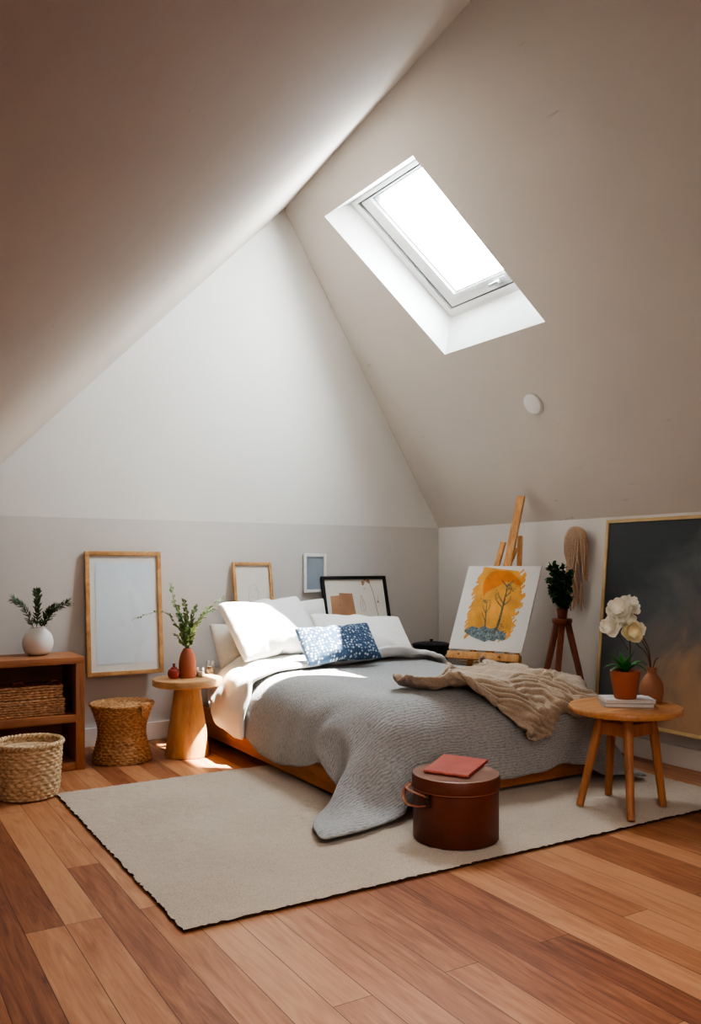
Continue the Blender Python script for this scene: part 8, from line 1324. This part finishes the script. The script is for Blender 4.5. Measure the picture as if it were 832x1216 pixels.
# coral folder on the lid
zt = hb.z+HT+.0005
fq_ = [onZ(503, 917, zt), onZ(556, 924, zt), onZ(580, 905, zt), onZ(527, 898, zt)]
fc = (fq_[0]+fq_[1]+fq_[2]+fq_[3])/4
t = thing('leather_folder', 'folded coral leather folder lying on the brown hat box lid', 'folder', fc)
def foldpanel(z0, z1, k=1., sh=V(0, 0, 0)):
    bm = B(); pts = [fc+(p-fc)*k+sh for p in fq_]; a = [bm.verts.new(p+V(0, 0, z0)) for p in pts]; b_ = [bm.verts.new(p+V(0, 0, z1)) for p in pts]
    bm.faces.new(a[::-1]); bm.faces.new(b_)
    for i in range(4): bm.faces.new((a[i], a[(i+1) % 4], b_[(i+1) % 4], b_[i]))
    bmesh.ops.bevel(bm, geom=bm.edges[:], offset=.0016, segments=2, affect='EDGES'); return bm
obj('back_cover', foldpanel(0, .004), M['folder'], t); obj('front_cover', foldpanel(.0075, .012, 1., V(-.003, -.002, 0)), M['folder'], t)
bm = foldpanel(.004, .0075, .95); obj('lining', bm, M['leather'], t)
bm = B(); p0, p1 = fq_[0]+V(0, 0, .006), fq_[1]+V(0, 0, .006); tube(bm, [p0+(p1-p0)*k/12-V(-.0, .002, 0)+V(0, 0, .0012*math.sin(k*1.7)) for k in range(13)], .0062, 8, sub=3); obj('folded_edge', bm, M['folder'], t)
# ------------------------------------------------------------------ round stool table on the right
tc_ = onZ(742, 837.6, .47); SR = .255; ST = .47
t = thing('round_stool_table', 'round wooden stool table with four splayed legs on the rug corner at right', 'side table', (tc_.x, tc_.y, .0155))
bm = B(); lathe(bm, [(SR-.012, ST-.032), (SR-.003, ST-.027), (SR, ST-.016), (SR-.001, ST-.006), (SR-.006, ST)], (tc_.x, tc_.y, 0), 96); obj('tabletop', bm, M['stooltop'], t, angle=35)
fl_ = [onZ(688, 956, .018), onZ(749, 975, .018), onZ(787, 957, .018), onZ(722, 943, .018)]
tops = []
for f in fl_:
    d = V(f.x-tc_.x, f.y-tc_.y, 0); a = V(tc_.x, tc_.y, ST-.031)+d.normalized()*.115; tops.append(a)
    bm = B(); tube(bm, [f, f*.5+a*.5, a], .0165, 16, .0225); obj('leg', bm, M['stoolwood'], t)
zs = ST-.115
def at_z(i, z): f, a = fl_[i], tops[i]; k = (z-f.z)/(a.z-f.z); return f+(a-f)*k
for i in range(4):
    a, b_ = at_z(i, zs+.02), at_z((i+1) % 4, zs+.02)
    bm = B(); bar(bm, a, b_, .018, .058, V(0, 0, 1), .003); obj('apron_rail', bm, M['stoolwood'], t)
bm = B(); bar(bm, at_z(0, ST-.05), at_z(2, ST-.05), .04, .03, V(0, 0, 1), .003); obj('cross_brace', bm, M['stoolwood'], t)
# books
def book(nm, lb, px_c, py_c, w, d, h, z, rot, cov):
    c = onZ(px_c, py_c, z); mt = basis(c, V(math.cos(rot), math.sin(rot), 0), V(-math.sin(rot), math.cos(rot), 0), V(0, 0, 1))
    t = thing(nm, lb, 'book', c, 'books on the stool table')
    for a, b_ in (((-w/2, -d/2, 0), (w/2, d/2, .0028)), ((-w/2, -d/2, h-.0028), (w/2, d/2, h))):
        bm = B(); box(bm, a, b_, .0008, 1, mt); obj('cover', bm, cov, t)
    bm = B(); box(bm, (-w/2-.0005, -d/2-.0005, 0), (-w/2+.0028, d/2, h), .001, 1, mt); obj('spine', bm, cov, t)
    bm = B(); box(bm, (-w/2+.003, -d/2+.003, .003), (w/2-.004, d/2-.003, h-.003), 0, 1, mt); obj('pages', bm, M['pages'], t)
    return c
ry = math.radians(-37)
b1 = book('book', 'grey covered book, the lower of two under the orchid pot', 743, 837, .222, .160, .019, ST+.0005, ry, M['book_g'])
b2 = book('book.001', 'white covered book lying on the grey book under the orchid pot', 744, 832, .225, .158, .015, ST+.0205, ry+.04, M['book_w'])
zb = ST+.0360
# orchid
oc_ = onZ(742, 829, zb); dO = oc_.x*sY+oc_.y*cY
t = thing('potted_orchid', 'white flowering orchid in a terracotta pot standing on two books', 'plant', oc_)
PH = .128
bm = B(); lathe(bm, [(.046, 0), (.049, .003), (.068, PH-.012), (.0685, PH), (.063, PH), (.061, PH-.012), (.058, PH-.02)], oc_, 56); obj('pot', bm, M['terracotta2'], t, angle=50)
bm = B(); lathe(bm, [(.0585, PH-.022), (.059, PH-.014), (.03, PH-.008), (.001, PH-.006)], oc_, 32); obj('soil', bm, M['soil'], t)
base = oc_+V(0, 0, PH-.012)
def op_(px, py, dd=0.): return atD(px, py, dO+dd)
def broadleaf(tip, mid_, w, nm='leaf', mat='leaf_orchid'):
    bm = B(); P = catmull([base, mid_, tip], 8); n = len(P); rows = []
    for k, p in enumerate(P):
        d = (P[min(k+1, n-1)]-P[max(k-1, 0)]).normalized(); s = d.cross(V(0, 0, 1)).normalized(); u = s.cross(d)
        u = u if u.z > 0 else -u
        ww = w*.5*(math.sin(PI*(k/(n-1))**.75*.93+.12))
        rows.append([bm.verts.new(p+s*ww*q+u*abs(q)*ww*.35) for q in (-1, -.5, 0, .5, 1)])
    for k in range(n-1):
        for q in range(4): bm.faces.new((rows[k][q], rows[k][q+1], rows[k+1][q+1], rows[k+1][q]))
    o = obj(nm, bm, M[mat], t, angle=180); mod_solid(o, .0022)
for tip, mid_, w in ((op_(722, 777, -.02), op_(732, 786, -.01), .044), (op_(752, 774, -.03), op_(746, 787, -.02), .066), (op_(768, 790, .0), op_(757, 787, 0), .036), (op_(768, 797, -.05), op_(755, 790, -.04), .034), (op_(716, 793, .03), op_(730, 790, .02), .032), (op_(736, 775, .08), op_(740, 788, .04), .034), (op_(724, 798, -.07), op_(733, 793, -.05), .024)):
    broadleaf(tip, mid_, w)
def blossom(name, parent, c, facing, r, mat, seed, layers=((6, 1.), (6, .82), (5, .58))):
    """ruffled open bloom"""
    rnd = random.Random(seed); f = Vector(facing).normalized(); s = f.cross(V(0, 0, 1)).normalized(); u = s.cross(f)
    bm = B()
    for li, (n, sc) in enumerate(layers):
        for k in range(n):
            a = 2*PI*k/n+li*.5+rnd.uniform(-.15, .15); d = s*math.cos(a)+u*math.sin(a); tn = f.cross(d)
            cup = .25+.45*li+rnd.uniform(-.1, .15); rr = r*1.12*sc*rnd.uniform(.82, 1.15); w = rr*.62
            g = []
            for i in range(6):
                tt = i/5; row = []
                for j in range(5):
                    q = j/2-1; ww = w*(math.sin(PI*(tt*.78+.12))**.7)
                    ruf = .13*rr*math.sin(j*2.6+k*1.7+seed+tt*3)*tt
                    row.append(bm.verts.new(c+d*(rr*tt*(1-.12*q*q))+tn*(q*ww)+f*(cup*rr*tt*tt*.9+.14*rr*q*q+ruf+.010*li)))
                g.append(row)
            for i in range(5):
                for j in range(4): bm.faces.new((g[i][j], g[i][j+1], g[i+1][j+1], g[i+1][j]))
    o = obj(name, bm, M[mat], parent, angle=180); mod_solid(o, .0012); mod_subsurf(o, 1)
    bm = B()
    for k in range(16):
        q = c+f*(.014+rnd.uniform(0, .006))+s*rnd.gauss(0, r*.07)+u*rnd.gauss(0, r*.07); bmesh.ops.create_icosphere(bm, subdivisions=1, radius=r*.055, matrix=Matrix.Translation(q))
    obj('stamens', bm, M['stamen'], o)
tocam = -ray(745, 745)
bm = B(); tube(bm, [base, op_(748, 775), op_(747, 757, .01), op_(749, 744, .02), op_(744, 733, .03)], .0030, 8, .0020, sub=6); tube(bm, [op_(746, 772, .0), op_(738, 760, .01), op_(731, 751, .01)], .0018, 6, .0014, sub=5); obj('flower_stem', bm, M['twig'], t)
blossom('flower', t, op_(736, 726, .0), tocam+V(-.5, 0, .55), .056, 'petal', 3)
blossom('flower', t, op_(747, 722, .02), tocam+V(.6, .2, .45), .050, 'petal', 5)
blossom('flower', t, op_(745, 736, .03), tocam+V(.4, 0, -.1), .042, 'petal', 7)
blossom('flower', t, op_(726.5, 744, -.01), tocam+V(-.9, .2, .1), .046, 'petal', 9)
# brown vase with flowering twigs
bv = onZ(773.5, 833.6, ST); dB = bv.x*sY+bv.y*cY
t = thing('round_brown_vase', 'round brown clay vase with a narrow neck beside the orchid pot', 'vase', bv)
pr = smooth_prof([(.036, 0), (.044, .005), (.054, .044), (.051, .086), (.033, .120), (.021, .136), (.021, .152), (.026, .166)])
bm = B(); lathe(bm, pr+[(.022, .164), (.017, .150), (.017, .13)], bv, 56, cap1=False); obj('body', bm, M['brownclay'], t, angle=70)
mo = bv+V(0, 0, .128)
def bp_(px, py, dd=0.): return atD(px, py, dB+dd)
def twig(lb, pts, r, bloom=None, bud=True):
    q = thing('flower_twig', lb, 'twig', mo, 'twigs in the brown vase')
    bm = B(); tube(bm, [mo]+pts, r, 7, r*.6, sub=6); obj('stem', bm, M['twig'], q)
    if bloom: blossom('flower', q, *bloom)
    if bud:
        bm = B(); rnd = random.Random(len(lb)); e = pts[-1]
        for k in range(5): 
            c = e+V(rnd.gauss(0, .008), rnd.gauss(0, .008), rnd.gauss(0, .007)); bmesh.ops.create_icosphere(bm, subdivisions=2, radius=.006, matrix=Matrix.Translation(c) @ Matrix.Diagonal((1, 1, 1.5, 1)))
        obj('buds', bm, M['twig'], q)
twig('brown twig bearing the cream bloom, lowest of the twigs in the brown vase', [bp_(768, 778, -.03), bp_(757, 766, -.06), bp_(750, 758, -.08)], .0026, (bp_(750.5, 750, -.12), tocam+V(.2, 0, -.05), .046, 'petal_y', 13), False)
twig('brown twig leaning left from the brown vase, ending in dark buds among the blooms', [bp_(769, 775, .0), bp_(759, 757, -.01), bp_(747, 738, -.01)], .0026)
twig('brown twig standing nearest upright of the long ones in the brown vase', [bp_(770, 772, .02), bp_(762, 755, .03), bp_(756, 742, .04)], .0028, (bp_(758, 748, .05), tocam+V(.9, 0, .2), .036, 'petal', 15, ((5, 1.),)), False)
twig('short bare twig pointing right out of the brown vase', [bp_(777, 786), bp_(781, 781)], .0026, None, False)
# ================================================================== light
w = bpy.data.worlds.new('sky'); S.world = w; w.use_nodes = True
nt = w.node_tree; bg = nt.nodes['Background']
tcw = N(nt, 'ShaderNodeTexCoord'); sxw = N(nt, 'ShaderNodeSeparateXYZ'); L(nt, tcw.outputs['Generated'], sxw.inputs[0])
L(nt, ramp(nt, sxw.outputs['Z'], [(0., (.92, .97, 1.)), (.5, (.90, .97, 1.)), (1., (.80, .92, 1.))]), bg.inputs['Color'])
bg.inputs['Strength'].default_value = SKY
def lamp(name, kind, loc, energy, color, target=None, **kw):
    l = bpy.data.lights.new(name, kind); l.energy = energy; l.color = color
    for k, v in kw.items(): setattr(l, k, v)
    o = link(bpy.data.objects.new(name, l)); o.location = loc
    if target is not None: o.rotation_euler = (Vector(target)-Vector(loc)).to_track_quat('-Z', 'Y').to_euler()
    return o
sd = Vector(SUND).normalized()
lamp('sun', 'SUN', V(3, 4, 6)-sd*4, SUN, (1., .93, .82), V(3, 4, 6), angle=math.radians(.7))
# sky light enters through the opening: portal for the renderer
pc = Q(.5, .5, .12)
pl_ = lamp('skylight_portal', 'AREA', pc, 1, (1, 1, 1), pc-NR, shape='RECTANGLE', size=1.1, size_y=1.5)
pl_.data.cycles.is_portal = True
for args in FILLS: lamp(*args[:6], **args[6])
# ================================================================== camera
cd = bpy.data.cameras.new('camera'); co = link(bpy.data.objects.new('camera', cd)); S.camera = co
co.location = EYE; co.rotation_euler = (PI/2, 0, -YAW)
cd.sensor_fit = 'HORIZONTAL'; cd.sensor_width = 36; cd.lens = 36*F/832; cd.shift_y = (HY-608)/832; cd.clip_start = .05
S.view_settings.view_transform = VT; S.view_settings.look = LOOK; S.view_settings.exposure = EXPO; S.view_settings.gamma = 1.0
S.cycles.use_denoising = True; S.cycles.max_bounces = 10; S.cycles.diffuse_bounces = 6; S.cycles.transparent_max_bounces = 12; S.cycles.sample_clamp_indirect = 8; S.cycles.caustics_reflective = False; S.cycles.caustics_refractive = False
